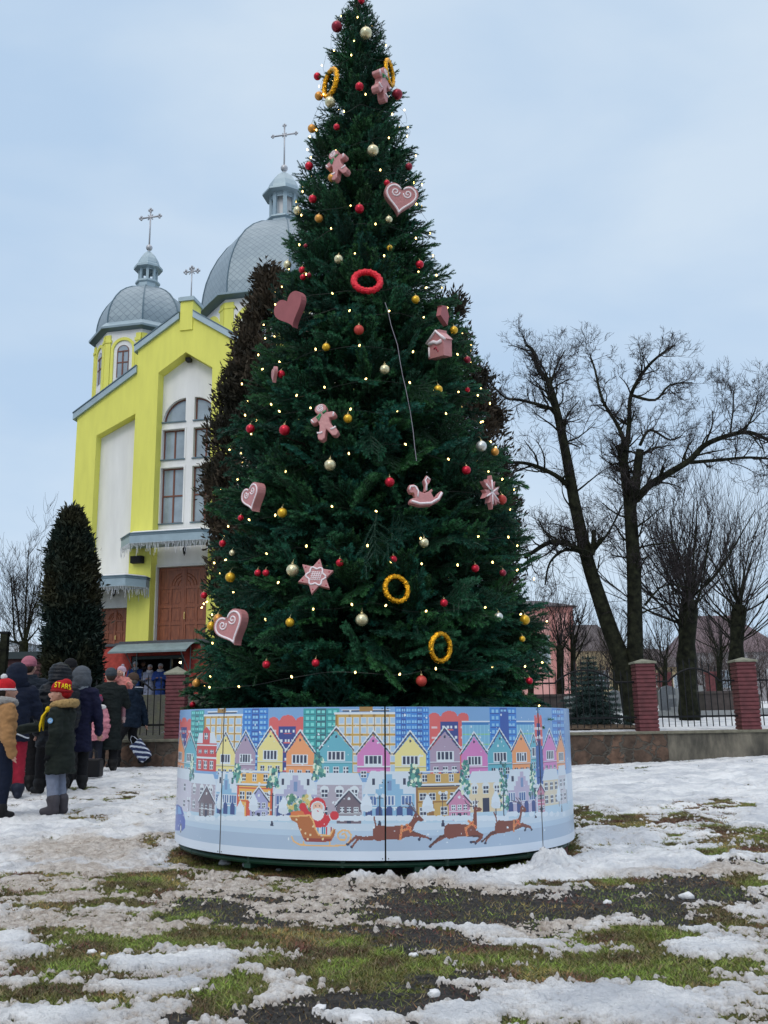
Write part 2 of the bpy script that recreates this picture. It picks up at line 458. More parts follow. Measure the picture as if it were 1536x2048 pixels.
def ground_mat():
    m = bpy.data.materials.new('snowy_grass_ground'); m.use_nodes = True
    nt = m.node_tree; b = nt.nodes['Principled BSDF']; N = nt.nodes.new; K = nt.links.new
    tcn = N('ShaderNodeTexCoord'); at = N('ShaderNodeAttribute'); at.attribute_name = 'col'
    sp = N('ShaderNodeSeparateColor'); K(at.outputs['Color'], sp.inputs['Color'])
    def noise(s, d=5, r=0.6):
        q = N('ShaderNodeTexNoise'); q.inputs['Scale'].default_value = s; q.inputs['Detail'].default_value = d
        q.inputs['Roughness'].default_value = r; K(tcn.outputs['Object'], q.inputs['Vector']); return q.outputs['Fac']
    def ramp(src, stops):
        q = N('ShaderNodeValToRGB'); e = q.color_ramp.elements
        e[0].position, e[0].color = stops[0][0], (*stops[0][1], 1)
        e[1].position, e[1].color = stops[-1][0], (*stops[-1][1], 1)
        for p, c in stops[1:-1]:
            w = e.new(p); w.color = (*c, 1)
        K(src, q.inputs['Fac']); return q.outputs['Color']
    def mix(f, a, c, mode='MIX'):
        q = N('ShaderNodeMixRGB'); q.blend_type = mode
        if isinstance(f, float): q.inputs['Fac'].default_value = f
        else: K(f, q.inputs['Fac'])
        for s_, v in (('Color1', a), ('Color2', c)):
            if isinstance(v, tuple): q.inputs[s_].default_value = (*v, 1)
            else: K(v, q.inputs[s_])
        return q.outputs['Color']
    grass = ramp(noise(9, 8, .75), [(0.30, (0.024, 0.026, 0.014)), (0.44, (0.070, 0.085, 0.020)), (0.58, (0.13, 0.14, 0.032)), (0.72, (0.20, 0.15, 0.065))])
    mudc = ramp(noise(22, 8, .75), [(0.32, (0.010, 0.010, 0.011)), (0.5, (0.030, 0.028, 0.027)), (0.66, (0.070, 0.060, 0.048)), (0.80, (0.11, 0.10, 0.085))])
    bare = mix(sp.outputs['Green'], grass, mudc)
    snowc = ramp(noise(5, 6, .65), [(0.30, (0.78, 0.79, 0.80)), (0.70, (0.92, 0.92, 0.92))])
    dirtc = ramp(noise(14, 8, .8), [(0.28, (0.16, 0.125, 0.095)), (0.42, (0.40, 0.335, 0.28)), (0.56, (0.62, 0.56, 0.50)), (0.72, (0.80, 0.77, 0.73))])
    soft = ramp(noise(1.7, 7, .7), [(0.40, (0.66, 0.68, 0.72)), (0.58, (1, 1, 1))])
    sn = mix(sp.outputs['Blue'], mix(1.0, snowc, soft, 'MULTIPLY'), dirtc)
    # grains of soil and straw caught in the snow
    speck = ramp(noise(75, 3, .7), [(0.60, (0, 0, 0)), (0.70, (1, 1, 1))])
    mm = N('ShaderNodeMath'); mm.operation = 'MULTIPLY'; mm.inputs[1].default_value = 0.75
    K(speck, mm.inputs[0])
    m3 = N('ShaderNodeMath'); m3.operation = 'MULTIPLY_ADD'; m3.inputs[1].default_value = 0.8; m3.inputs[2].default_value = 0.16
    K(sp.outputs['Blue'], m3.inputs[0])
    m4 = N('ShaderNodeMath'); m4.operation = 'MULTIPLY'; K(mm.outputs[0], m4.inputs[0]); K(m3.outputs[0], m4.inputs[1])
    sn = mix(m4.outputs[0], sn, (0.12, 0.09, 0.06))
    # fine break-up of the snow edge
    ad = N('ShaderNodeMath'); ad.operation = 'ADD'; nn = noise(38, 6, .7)
    mr_ = N('ShaderNodeMapRange'); mr_.inputs['From Min'].default_value = 0.25; mr_.inputs['From Max'].default_value = 0.75
    mr_.inputs['To Min'].default_value = -0.45; mr_.inputs['To Max'].default_value = 0.45; K(nn, mr_.inputs['Value'])
    K(sp.outputs['Red'], ad.inputs[0]); K(mr_.outputs['Result'], ad.inputs[1])
    st = N('ShaderNodeMapRange'); st.inputs['From Min'].default_value = 0.40; st.inputs['From Max'].default_value = 0.60; K(ad.outputs[0], st.inputs['Value'])
    col = mix(st.outputs['Result'], bare, sn)
    K(col, b.inputs['Base Color'])
    rg = N('ShaderNodeMapRange'); rg.inputs['To Min'].default_value = 0.75; rg.inputs['To Max'].default_value = 0.55
    K(st.outputs['Result'], rg.inputs['Value']); K(rg.outputs['Result'], b.inputs['Roughness'])
    b.inputs['Specular IOR Level'].default_value = 0.3
    bp = N('ShaderNodeBump'); bp.inputs['Strength'].default_value = 0.9; bp.inputs['Distance'].default_value = 0.022
    K(noise(30, 8, .75), bp.inputs['Height'])
    bp2 = N('ShaderNodeBump'); bp2.inputs['Strength'].default_value = 1.0; bp2.inputs['Distance'].default_value = 0.10; K(noise(4.5, 6, .6), bp2.inputs['Height']); K(bp2.outputs['Normal'], bp.inputs['Normal'])
    K(bp.outputs['Normal'], b.inputs['Normal'])
    return m
gmb, G = ground_mesh()
ground = gmb.build('ground', ground_mat(), smooth=True, attr=True)
tag(ground, kind='structure')

# grass blades standing in the bare patches
def grass_blades():
    x, y, z, snow, mud = (G[k].ravel() for k in ('x', 'y', 'z', 'snow', 'mud'))
    rr = np.hypot(x, y)
    w = (snow < 0.45) * (1.05 - 0.9 * mud) * (rr > 3.1) * (rr < 14.0) * (np.abs(x) < 0.44 * y + 0.3) * (np.hypot(x - DRUM_X, y - DRUM_D) > DRUM_R - 0.4)
    w = w * rr ** 1.6
    idx = RNG.choice(len(x), 240000, p=w / w.sum())
    n = len(idx)
    d = rr[idx]
    bx = x[idx] + RNG.normal(0, 1, n) * 0.012 * d / 4; by = y[idx] + RNG.normal(0, 1, n) * 0.012 * d / 4; bz = z[idx] - 0.004
    h = RNG.uniform(0.006, 0.024, n); wd = RNG.uniform(0.0016, 0.003, n) * (0.7 + d / 8)
    a = RNG.uniform(0, 2 * PI, n); lean = RNG.uniform(0.4, 2.2, n) * h; la = RNG.uniform(0, 2 * PI, n)
    b0 = np.stack([bx - np.cos(a) * wd, by - np.sin(a) * wd, bz], 1); b1 = np.stack([bx + np.cos(a) * wd, by + np.sin(a) * wd, bz], 1)
    t = np.stack([bx + np.cos(la) * lean, by + np.sin(la) * lean, bz + h], 1)
    V = np.stack([b0, b1, t], 1).reshape(-1, 3)
    F = np.arange(3 * n).reshape(-1, 3)
    q = fbm(bx * 3, by * 3, octv=3, seed=31)
    u = RNG.random(n)
    q2 = np.clip((fbm(bx * 5 + 7, by * 5, octv=4, seed=33) - .35) / .3, 0, 1)
    c = np.stack([0.065 + 0.13 * u + 0.16 * (q > .53) * u, 0.075 + 0.16 * u * q2 + .03 * q2, 0.015 + 0.02 * u + 0.03 * (q > .53)], 1) * (.55 + .9 * q2)[:, None]
    straw = RNG.random(n) < 0.20
    c[straw] = np.array([0.26, 0.20, 0.10]) * RNG.uniform(0.6, 1.1, straw.sum())[:, None]
    mb = MB(); mb.add(V, F, 0, np.repeat(c, 3, 0))
    o = mb.build('grass', mat('grass_blade', rough=0.6, attr=True), attr=True)
    tag(o, 'short wet winter grass showing through the melting snow', 'grass', kind='stuff')
grass_blades()

# loose chunks of crusty snow and ice
M_SNOW = mat('clean_snow', (0.70, 0.70, 0.71), rough=0.6, bump=0.7, bscale=25, noise=0.06)
def lump_mesh(r, seed, sq=(1, 1, 0.7), jag=0.35, n=14):
    mb = MB(); mb.ball((0, 0, 0), 1, n)
    v = mb.v[0]
    q = fbm(v[:, 0] * 1.7 + seed * 3.1, v[:, 1] * 1.7, v[:, 2] * 1.7, octv=3, seed=seed) - 0.5
    mb.v[0] = v * (1 + jag * 2 * q)[:, None] * r * np.array(sq)
    return mb
def ground_point(px, py):
    """where a photo pixel meets the ground"""
    d = ray(px, py); t = np.linspace(2.5, 60, 4000)
    P = np.array([0, 0, CAMH]) + d * t[:, None]
    h = terrain(P[:, 0], P[:, 1])
    k = np.argmax(P[:, 2] < h)
    return P[k, 0], P[k, 1], h[k]
chunks = [(495,1727,11,'single rounded snowball lying apart in front of the left of the drum'),
 (450,1722,12,'snow lump lying beside the reddish brick under the drum'),
 (378,1696,7,'small snow lump under the left edge of the drum'),(557,1738,6,'tiny snow lump beside a straw in front of the drum'),
 (1375,1788,15,'flat white piece of snow alone on dark mud at right'),(723,2035,25,'largest crusty snow chunk at the bottom centre'),
 (183,1902,9,'small snow piece on grass at left, beside a smaller crumb'),(206,1908,6,'snow crumb right of a small snow piece on the left grass'),
 (868,1985,12,'jagged ice shard standing on the muddy grass'),(1120,1738,14,'snow heap lump at the right end of the bank by the drum'),
 (1215,1802,8,'small snow piece on the right mud patch'),(945,1745,10,'icy snow lump beside the orange brick under the drum'),
 (828,1908,9,'snow crumb beside the grass in lower middle'),(640,2012,12,'snow chunk on mud in bottom middle left'),(392,1978,10,'snow piece beside brown grass at lower left')]
for (cx, cy, rp, lb) in chunks:
    gx, gy, gzz = ground_point(cx, cy + rp * 0.7)
    r = rp / 1940.0 * gy
    o = lump_mesh(r, cx % 97, sq=(1.0, 0.85, 0.6), jag=.6).build('snow_chunk', M_SNOW, smooth=True)
    o.location = (gx, gy, gzz + r * 0.25); tag(o, lb, 'snow chunk', 'loose chunks of snow')
# ================================================================== DRUM WITH PRINTED TOWN
DRUM_C = np.array([DRUM_X, DRUM_D, DRUM_GAP])
DRUM_A = rotm('Y', DRUM_TILT)
def drum_uv(px, py):
    """photo pixel -> (arc metres, height) on the drum's printed skin"""
    o = (np.array([0, 0, CAMH]) - DRUM_C) @ DRUM_A
    d = ray(px, py) @ DRUM_A
    a = d[0] ** 2 + d[1] ** 2; b = 2 * (o[0] * d[0] + o[1] * d[1]); c = o[0] ** 2 + o[1] ** 2 - DRUM_R ** 2
    q = b * b - 4 * a * c
    t = (-b - math.sqrt(max(q, 0))) / (2 * a)
    P = o + d * t
    return math.atan2(P[0], -P[1]) * DRUM_R, P[2]
CELL = 0.0046
UMAX = 92 / 180 * PI * DRUM_R
NU = int(2 * UMAX / CELL); NV = int(DRUM_H / CELL)
IMG = np.zeros((NV, NU, 3)); 
uc = -UMAX + (np.arange(NU) + 0.5) * CELL; vc = (np.arange(NV) + 0.5) * CELL
def c8(*c): return np.array(lin(*c))
def poly(P, col):
    P = np.asarray(P, float)
    u0, v0 = P.min(0); u1, v1 = P.max(0)
    i0 = max(0, int((u0 + UMAX) / CELL)); i1 = min(NU, int((u1 + UMAX) / CELL) + 2)
    j0 = max(0, int(v0 / CELL)); j1 = min(NV, int(v1 / CELL) + 2)
    if i1 <= i0 or j1 <= j0: return
    X, Y = np.meshgrid(uc[i0:i1], vc[j0:j1]); ins = np.zeros(X.shape, bool)
    n = len(P)
    for a in range(n):
        x1, y1 = P[a]; x2, y2 = P[(a + 1) % n]
        if y1 == y2: continue
        k = ((y1 > Y) != (y2 > Y)) & (X < (x2 - x1) * (Y - y1) / (y2 - y1) + x1)
        ins ^= k
    IMG[j0:j1, i0:i1][ins] = col
def rc(u0, v0, u1, v1, col): poly([(u0, v0), (u1, v0), (u1, v1), (u0, v1)], col)
def el(u, v, a, b, col, n=18):
    t = np.arange(n) * 2 * PI / n; poly(np.stack([u + a * np.cos(t), v + b * np.sin(t)], 1), col)
def line(P, w, col):
    for (a, b), (c, d) in zip(P[:-1], P[1:]):
        l = math.hypot(c - a, d - b) + 1e-9; nx, ny = -(d - b) / l * w / 2, (c - a) / l * w / 2
        ex, ey = (c - a) / l * w * .3, (d - b) / l * w * .3
        poly([(a - ex + nx, b - ey + ny), (c + ex + nx, d + ey + ny), (c + ex - nx, d + ey - ny), (a - ex - nx, b - ey - ny)], col)
def Z(k, x, y):
    return drum_uv((330 if k == 1 else 740) + 0.28 * x, 1390 + 0.28 * y)
def bx(k, x0, y0, x1, y1):
    xm = (x0 + x1) / 2
    u0, u1 = Z(k, x0, (y0 + y1) / 2)[0], Z(k, x1, (y0 + y1) / 2)[0]
    vt, vb = Z(k, xm, y0)[1], Z(k, xm, y1)[1]
    return u0, vb, u1, vt
INK = c8(22, 40, 78); WHT = c8(222, 232, 240); SNW = c8(216, 229, 241); BLUE = c8(150, 190, 225)
# sky and ground bands
H_ = DRUM_H
for j in range(NV):
    v = vc[j]
    if v < 0.058: c = c8(216, 228, 242)
    elif v < 0.150: c = c8(172, 194, 218)
    elif v < 0.190: c = c8(186, 210, 232)
    elif v < 0.235: c = c8(204, 222, 238)
    elif v < 0.30: c = c8(186, 216, 236)
    elif v < 0.5: c = c8(205, 222, 240)
    else: c = c8(120, 168, 218)
    IMG[j] = c
def wins(b, nx, ny, wf, hf, col, frame=None, ox=0.0, oy=0.0):
    u0, v0, u1, v1 = b; W = (u1 - u0) / nx; H = (v1 - v0) / ny
    for i in range(nx):
        for j in range(ny):
            cu = u0 + (i + .5) * W; cv = v0 + (j + .5) * H
            if frame is not None: rc(cu - W * wf * .5 - .006, cv - H * hf * .5 - .006, cu + W * wf * .5 + .006, cv + H * hf * .5 + .006, frame)
            rc(cu - W * wf * .5, cv - H * hf * .5, cu + W * wf * .5, cv + H * hf * .5, col)
def cross_win(cu, cv, w, h):
    rc(cu - w / 2, cv - h / 2, cu + w / 2, cv + h / 2, WHT)
    for sx in (-1, 1):
        for sy in (-1, 1):
            rc(cu + sx * w * .25 - w * .17, cv + sy * h * .25 - h * .17, cu + sx * w * .25 + w * .17, cv + sy * h * .25 + h * .17, INK)
def tower(k, B, body, dark, lite, cols=4, rows=9):
    u0, v0, u1, v1 = bx(k, *B); rc(u0, v0, u1, v1, body)
    W = (u1 - u0)
    rc(u0 + W * .36, v0, u0 + W * .64, v1, dark)
    for j in range(rows):
        cv = v0 + (j + .5) * (v1 - v0) / rows; h = (v1 - v0) / rows
        for cx in (.12, .26, .44, .56, .74, .88):
            rc(u0 + W * (cx - .045), cv - h * .22, u0 + W * (cx + .045), cv + h * .25, lite)
        rc(u0 + W * .02, cv - h * .42, u0 + W * .34, cv - h * .30, dark); rc(u0 + W * .66, cv - h * .42, u0 + W * .98, cv - h * .30, dark)
        rc(u0 + W * .38, cv - h * .42, u0 + W * .62, cv - h * .28, body)
def slab(k, B, body, dark, nx=6, ny=5):
    u0, v0, u1, v1 = bx(k, *B); rc(u0, v0, u1, v1, body)
    W = u1 - u0
    for f in (.0, .22, .42, .62, .84): rc(u0 + W * f, v0, u0 + W * (f + .035), v1, dark)
    wins((u0 + W * .05, v0, u1, v1 - .01), nx, ny, .62, .62, c8(176, 206, 232), c8(224, 226, 220))
    rc(u0 - .008, v1, u1 + .008, v1 + .012, WHT); rc(u0 + W * .12, v1 + .018, u0 + W * .88, v1 + .026, INK); rc(u0 + W * .1, v1 + .026, u0 + W * .9, v1 + .034, WHT)
    rc(u0 + W * .4, v1 + .02, u0 + W * .62, v1 + .06, dark); rc(u0 + W * .45, v1 + .05, u0 + W * .57, v1 + .054, WHT)
def redblock(k, B):
    u0, v0, u1, v1 = bx(k, *B); W = u1 - u0; R1 = c8(222, 96, 96); NV_ = c8(32, 56, 140)
    rc(u0, v0, u1, v1 - .03, R1); rc(u0 + W * .27, v0, u0 + W * .72, v1 - .07, NV_)
    for a in (.12, .5, .86): el(u0 + W * a, v1 - .03, W * .13 if a != .5 else W * .2, .022 if a != .5 else .035, R1)
    for j in range(5):
        cv = v0 + (j + .45) * (v1 - v0 - .07) / 5
        for cx in (.34, .46, .54, .66): rc(u0 + W * cx - .008, cv - .008, u0 + W * cx + .008, cv + .01, WHT)
        rc(u0 + W * .4, cv - .018, u0 + W * .6, cv - .011, R1)
        for cx in (.12, .86): rc(u0 + W * cx - .022, cv - .008, u0 + W * cx + .022, cv + .009, c8(235, 200, 205))
TEAL, TEALD, TEALL = c8(30, 160, 165), c8(14, 100, 115), c8(120, 220, 215)
BLT, BLD, BLL = c8(40, 130, 215), c8(20, 80, 170), c8(140, 200, 240)
tower(1, (92, 120, 100, 520), BLT, BLD, BLL); redblock(1, (100, 165, 190, 520))
tower(1, (182, 112, 275, 460), TEAL, TEALD, TEALL); slab(1, (275, 152, 548, 450), c8(200, 160, 70), c8(160, 120, 45))
tower(1, (555, 100, 735, 540), BLT, BLD, BLL, rows=11); redblock(1, (742, 150, 1015, 560))
tower(1, (985, 100, 1245, 560), TEAL, TEALD, TEALL, rows=10); slab(1, (1215, 140, 1655, 560), c8(200, 160, 70), c8(160, 120, 45), nx=8, ny=6)
tower(2, (180, 90, 300, 545), BLT, BLD, BLL, rows=11); tower(2, (290, 90, 422, 545), BLT, BLD, BLL, rows=11); redblock(2, (425, 120, 705, 560))
u0, v0, u1, v1 = bx(2, 655, 195, 1190, 520); rc(u0, v0, u1, v1, c8(120, 185, 220)); rc(u0, v1 - .02, u1, v1, c8(30, 120, 190)); rc(u0, v1, u1, v1 + .01, WHT)
for f in (.25, .5, .72): rc(u0, v0 + (v1 - v0) * f, u1, v0 + (v1 - v0) * f + .009, c8(140, 205, 150))
for f in np.linspace(0, 1, 24): rc(u0 + (u1 - u0) * f, v0, u0 + (u1 - u0) * f + .005, v1 - .02, c8(150, 205, 232))
tower(2, (860, 92, 1050, 540), BLT, BLD, BLL, rows=9); u0, v0, u1, v1 = bx(2, 935, 120, 995, 540); rc(u0, v0, u1, v1, BLD)
redblock(2, (1180, 135, 1232, 540)); tower(2, (1305, 98, 1392, 540), BLT, BLD, BLL)
def gable(k, B, body, chim=False):
    x0, ya, x1, yb = B; u0, v0, u1, v1 = bx(k, *B); W = u1 - u0; um = (u0 + u1) / 2
    ev = v1 - 0.62 * min(W, .17) - .02
    dk = body * .62
    poly([(u0 - .008, ev - .006), (um, v1 + .012), (u1 + .008, ev - .006), (u1 + .012, ev + .008), (um, v1 + .034), (u0 - .012, ev + .008)], INK)
    poly([(u0 - .010, ev + .004), (um, v1 + .026), (u1 + .010, ev + .004), (u1 + .012, ev + .014), (um, v1 + .040), (u0 - .012, ev + .014)], WHT)
    poly([(u0, v0), (u1, v0), (u1, ev), (um, v1), (u0, ev)], body)
    el(um, v1 - .036, .008, .009, INK)
    a = W * .26; wv = ev - .035
    rc(um - a - .006, wv - .038, um + a + .006, wv + .030, WHT)
    for i in range(4): rc(um - a + (i + .12) * a / 2, wv - .028, um - a + (i + .80) * a / 2, wv + .024, INK)
    rc(u0, wv - .056, u1, wv - .048, dk); rc(u0, wv - .047, u1, wv - .042, WHT)
    for cx in (.2, .5, .8): cross_win(u0 + W * cx, wv - .096, W * .17, .046)
OR, TE, YE, MA, PI_ = c8(240, 160, 105), c8(95, 180, 200), c8(238, 226, 150), c8(172, 152, 178), c8(214, 130, 195)
gable(1, (92, 285, 140, 530), OR); gable(1, (140, 290, 225, 540), TE)
# red town house
u0, v0, u1, v1 = bx(1, 225, 345, 365, 545); RD = c8(200, 55, 60); W = u1 - u0
poly([(u0, v1), (u1, v1), (u1 - W * .1, v1 + .075), (u0 + W * .1, v1 + .075)], SNW); rc(u0, v0, u1, v1, RD)
poly([(u0 + W * .32, v1), (u0 + W * .68, v1), (u0 + W * .68, v1 + .085), ((u0 + u1) / 2, v1 + .12), (u0 + W * .32, v1 + .085)], RD)
cross_win((u0 + u1) / 2, v1 + .05, W * .18, .05)
for f in (0, .46): rc(u0, v0 + (v1 - v0) * (f + .44), u1, v0 + (v1 - v0) * (f + .5), WHT)
for cx in (.2, .5, .8): cross_win(u0 + W * cx, v0 + (v1 - v0) * .22, W * .16, .06); cross_win(u0 + W * cx, v0 + (v1 - v0) * .7, W * .16, .03)
gable(1, (368, 290, 500, 545), YE); gable(1, (505, 285, 648, 540), MA); gable(1, (665, 258, 845, 545), YE)
gable(1, (868, 285, 1065, 560), OR); gable(1, (1110, 260, 1340, 565), TE); gable(2, (-90, 290, 140, 550), PI_)
gable(2, (175, 292, 398, 548), YE); gable(2, (425, 262, 640, 550), MA); gable(2, (650, 298, 840, 565), PI_)
gable(2, (845, 275, 1012, 550), TE); gable(2, (1150, 300, 1195, 530), TE); gable(2, (1015, 278, 1145, 535), OR)
u0, v0, u1, v1 = bx(2, 1188, 365, 1238, 640); rc(u0, v0, u1, v1, c8(30, 90, 165))
gable(2, (1235, 270, 1330, 540), PI_); gable(2, (1330, 285, 1392, 530), OR)
# front row
def flatroof(k, B, body, rows=2, cols=3, roof=.075, arch=False, door=None, quoin=False):
    u0, v0, u1, v1 = bx(k, *B); W = u1 - u0; vt = v1 - roof
    poly([(u0 - .01, vt), (u1 + .01, vt), (u1 - W * .09, v1), (u0 + W * .09, v1)], SNW); rc(u0, v0, u1, vt, body)
    if quoin:
        for j in range(9):
            for uu in (u0, u1 - .02): rc(uu, v0 + j * (vt - v0) / 9, uu + .02, v0 + (j + .5) * (vt - v0) / 9, body * 1.25)
    H = (vt - v0) / rows
    for j in range(rows):
        for i in range(cols):
            cu = u0 + (i + .5) * W / cols; cv = v0 + (j + .5) * H
            if j == rows - 1 and arch: el(cu, cv + .022, .032, .028, WHT)
            if not (door is not None and j == 0 and i == door): cross_win(cu, cv, .046, .058)
            else: rc(cu - .028, v0, cu + .028, v0 + .09, INK)
def stepped(k, B, body, arches=3):
    u0, v0, u1, v1 = bx(k, *B); W = u1 - u0; um = (u0 + u1) / 2; vr = v0 + (v1 - v0) * .52
    poly([(u0 - .01, vr), (u1 + .01, vr), (u1 - W * .13, v1), (u0 + W * .13, v1)], SNW)
    rc(u0, v0, u1, vr, body)
    for i, f in enumerate((.27, .20, .13, .06)): rc(um - W * f, v0, um + W * f, vr + .03 + i * .032, body)
    rc(um - .014, vr + .02, um + .014, vr + .085, c8(120, 150, 195))
    for s in (-1, 1):
        rc(um + s * W * .30 - .01, vr + .06, um + s * W * .30 + .01, vr + .1, INK)
    for f in (-.34, 0, .34):
        rc(um + W * f - .036, vr - .075, um + W * f + .036, vr - .012, WHT)
        for i in range(3): rc(um + W * f - .032 + i * .023, vr - .07, um + W * f - .016 + i * .023, vr - .016, c8(70, 110, 170))
    rc(u0, vr - .092, u1, vr - .084, WHT)
    for i in range(arches + 1):
        cu = u0 + (i + .5) * W / (arches + 1)
        rc(cu - .022, v0, cu + .022, v0 + .055, c8(45, 75, 140)); el(cu, v0 + .055, .022, .026, c8(45, 75, 140))
def shopblock(k, B, body, trim):
    u0, v0, u1, v1 = bx(k, *B); W = u1 - u0
    rc(u0, v0, u1, v1 - .02, body); rc(u0 + W * .04, v1 - .012, u1 - W * .04, v1, WHT)
    vm = v1 - .095
    rc(u0 - .01, vm - .005, u1 + .01, vm + .008, WHT); rc(u0 - .01, vm - .012, u1 + .01, vm - .005, INK)
    for f in (.2, .5, .8): cross_win(u0 + W * f, vm + .045, .036, .05)
    rc(u0, v0, u0 + .018, vm - .012, trim); rc(u1 - .018, v0, u1, vm - .012, trim)
    rc(u0, vm - .03, u1, vm - .018, trim); rc(u0, vm - .115, u1, vm - .107, trim)
    for f in (.16, .36, .62, .84):
        cross_win(u0 + W * f, vm - .075, .048, .052)
        if f != .36: cross_win(u0 + W * f, vm - .17, .048, .052)
    rc(u0 + W * .28, v0, u0 + W * .40, v0 + .1, trim)
flatroof(1, (70, 525, 185, 830), c8(205, 205, 222), cols=2); flatroof(1, (185, 560, 358, 842), c8(176, 170, 186), arch=True, quoin=True)
stepped(1, (365, 555, 512, 852), c8(140, 190, 224), 2); shopblock(1, (515, 540, 772, 868), c8(240, 185, 90), c8(215, 85, 60))
stepped(1, (785, 555, 1085, 880), c8(178, 180, 212)); flatroof(1, (1088, 560, 1408, 892), c8(176, 170, 186), arch=True, quoin=True)
stepped(2, (-45, 545, 318, 885), c8(140, 190, 224), 4); shopblock(2, (325, 540, 642, 868), c8(205, 168, 95), c8(150, 105, 55))
flatroof(2, (705, 545, 945, 835), c8(228, 212, 178), arch=True, door=1); stepped(2, (975, 530, 1188, 842), c8(190, 182, 210))
flatroof(2, (1238, 530, 1345, 790), c8(222, 212, 190), cols=3); flatroof(2, (1348, 500, 1400, 780), c8(205, 205, 215), cols=2)
def cottage(k, B, body):
    u0, v0, u1, v1 = bx(k, *B); W = u1 - u0; um = (u0 + u1) / 2; ev = v1 - W * .55
    poly([(u0 - .012, ev - .01), (um, v1 - .006), (u1 + .012, ev - .01), (u1 + .016, ev + .006), (um, v1 + .014), (u0 - .016, ev + .006)], INK)
    poly([(u0 - .014, ev + .002), (um, v1 + .010), (u1 + .014, ev + .002), (u1 + .018, ev + .012), (um, v1 + .024), (u0 - .018, ev + .012)], WHT)
    poly([(u0, v0), (u1, v0), (u1, ev), (um, v1), (u0, ev)], body); el(um, v1 - .045, .010, .010, WHT)
    for f in (.22, .5, .78): cross_win(u0 + W * f, v0 + (ev - v0) * .78, .03, .036)
    for f in (.22, .78): cross_win(u0 + W * f, v0 + (ev - v0) * .28, .03, .036)
    rc(um - .014, v0, um + .014, v0 + .045, INK); rc(u0, v0 + (ev - v0) * .52, u1, v0 + (ev - v0) * .55, WHT)
cottage(1, (245, 658, 350, 868), c8(110, 98, 110)); cottage(1, (608, 670, 735, 890), c8(165, 170, 215)); cottage(1, (1228, 692, 1405, 918), c8(112, 98, 112))
cottage(2, (560, 682, 712, 896), c8(206, 140, 178)); cottage(2, (1198, 645, 1246, 850), c8(200, 130, 160))
# trees, lamps, bushes of the print
def pole(k, x, y0, y1, c=INK, w=.008):
    u, v0 = Z(k, x, y1); _, v1 = Z(k, x, y0); rc(u - w / 2, v0, u + w / 2, v1, c); poly([(u - .014, v0 - .012), (u + .014, v0 - .012), (u, v0 + .05)], c)
def snowtree(k, x, y0, y1, r=.042):
    u, v1 = Z(k, x, y0); _, v0 = Z(k, x, y1); rc(u - .004, v0, u + .004, v1 - .1, INK)
    poly([(u - r, v1 - .10), (u + r, v1 - .10), (u + r * .8, v1 - .05), (u, v1), (u - r * .8, v1 - .05)], SNW * 1.08); el(u, v1 - .10, r, .022, SNW)
def fir(k, x, y0, y1, r=.05):
    u, v1 = Z(k, x, y0); _, v0 = Z(k, x, y1); g = random.Random(int(x * 7 + k))
    for i in range(60):
        f = g.random(); a = u + (g.random() - .5) * 2 * r * (1 - .6 * f) ; b = v0 + (v1 - v0) * f
        el(a, b, .011, .014, [c8(40, 125, 125), c8(90, 165, 150), c8(225, 240, 215), c8(30, 95, 105)][g.randrange(4)], 7)
for a in ((1, 195, 430, 610), (1, 520, 500, 620), (1, 775, 530, 660), (1, 1100, 425, 600), (2, 315, 500, 650), (2, 675, 470, 710), (2, 950, 455, 830), (2, 1160, 500, 720)): fir(*a)
for a in ((1, 395, 690, 850), (1, 635, 700, 890), (1, 540, 750, 860), (1, 850, 720, 890), (1, 1440, 700, 890), (2, 410, 705, 890), (2, 898, 680, 860), (2, 1345, 640, 800), (2, 1398, 560, 780)): snowtree(*a)
for a in ((1, 168, 740, 860), (1, 765, 700, 925), (2, 70, 720, 925), (2, 520, 700, 925), (2, 958, 700, 880), (2, 1185, 650, 865), (2, 1370, 660, 820)):
    pole(*a); u, v = Z(a[0], a[1], a[2])
    for s in (-1, 1): el(u + s * .022, v, .012, .013, WHT)
    rc(u - .022, v - .02, u + .022, v - .014, INK)
g = random.Random(4)
for k, x0, x1 in ((1, 60, 1500), (2, 0, 1400)):
    x = x0
    while x < x1:
        u, v = Z(k, x, 880 - (30 if (k == 2 and x > 1000) or (k == 1 and x < 200) else 0)); el(u, v, .03 + g.random() * .02, .018, SNW * 1.05); x += 28 + g.random() * 40
# snowy bank under the row of houses
# blue car at the far left
def P(k, pts): return [Z(k, x, y) for x, y in pts]
poly(P(1, [(50, 800), (62, 785), (95, 783), (118, 800), (135, 850), (145, 900), (143, 950), (125, 970), (60, 965), (45, 900)]), c8(30, 80, 180))
poly(P(1, [(58, 805), (82, 793), (84, 850), (55, 860)]), c8(110, 170, 225)); poly(P(1, [(90, 793), (108, 803), (120, 850), (90, 850)]), c8(110, 170, 225))
for cx, cy in ((112, 950),): 
    u, v = Z(1, cx, cy); el(u, v, .028, .034, INK); el(u, v, .016, .02, WHT)
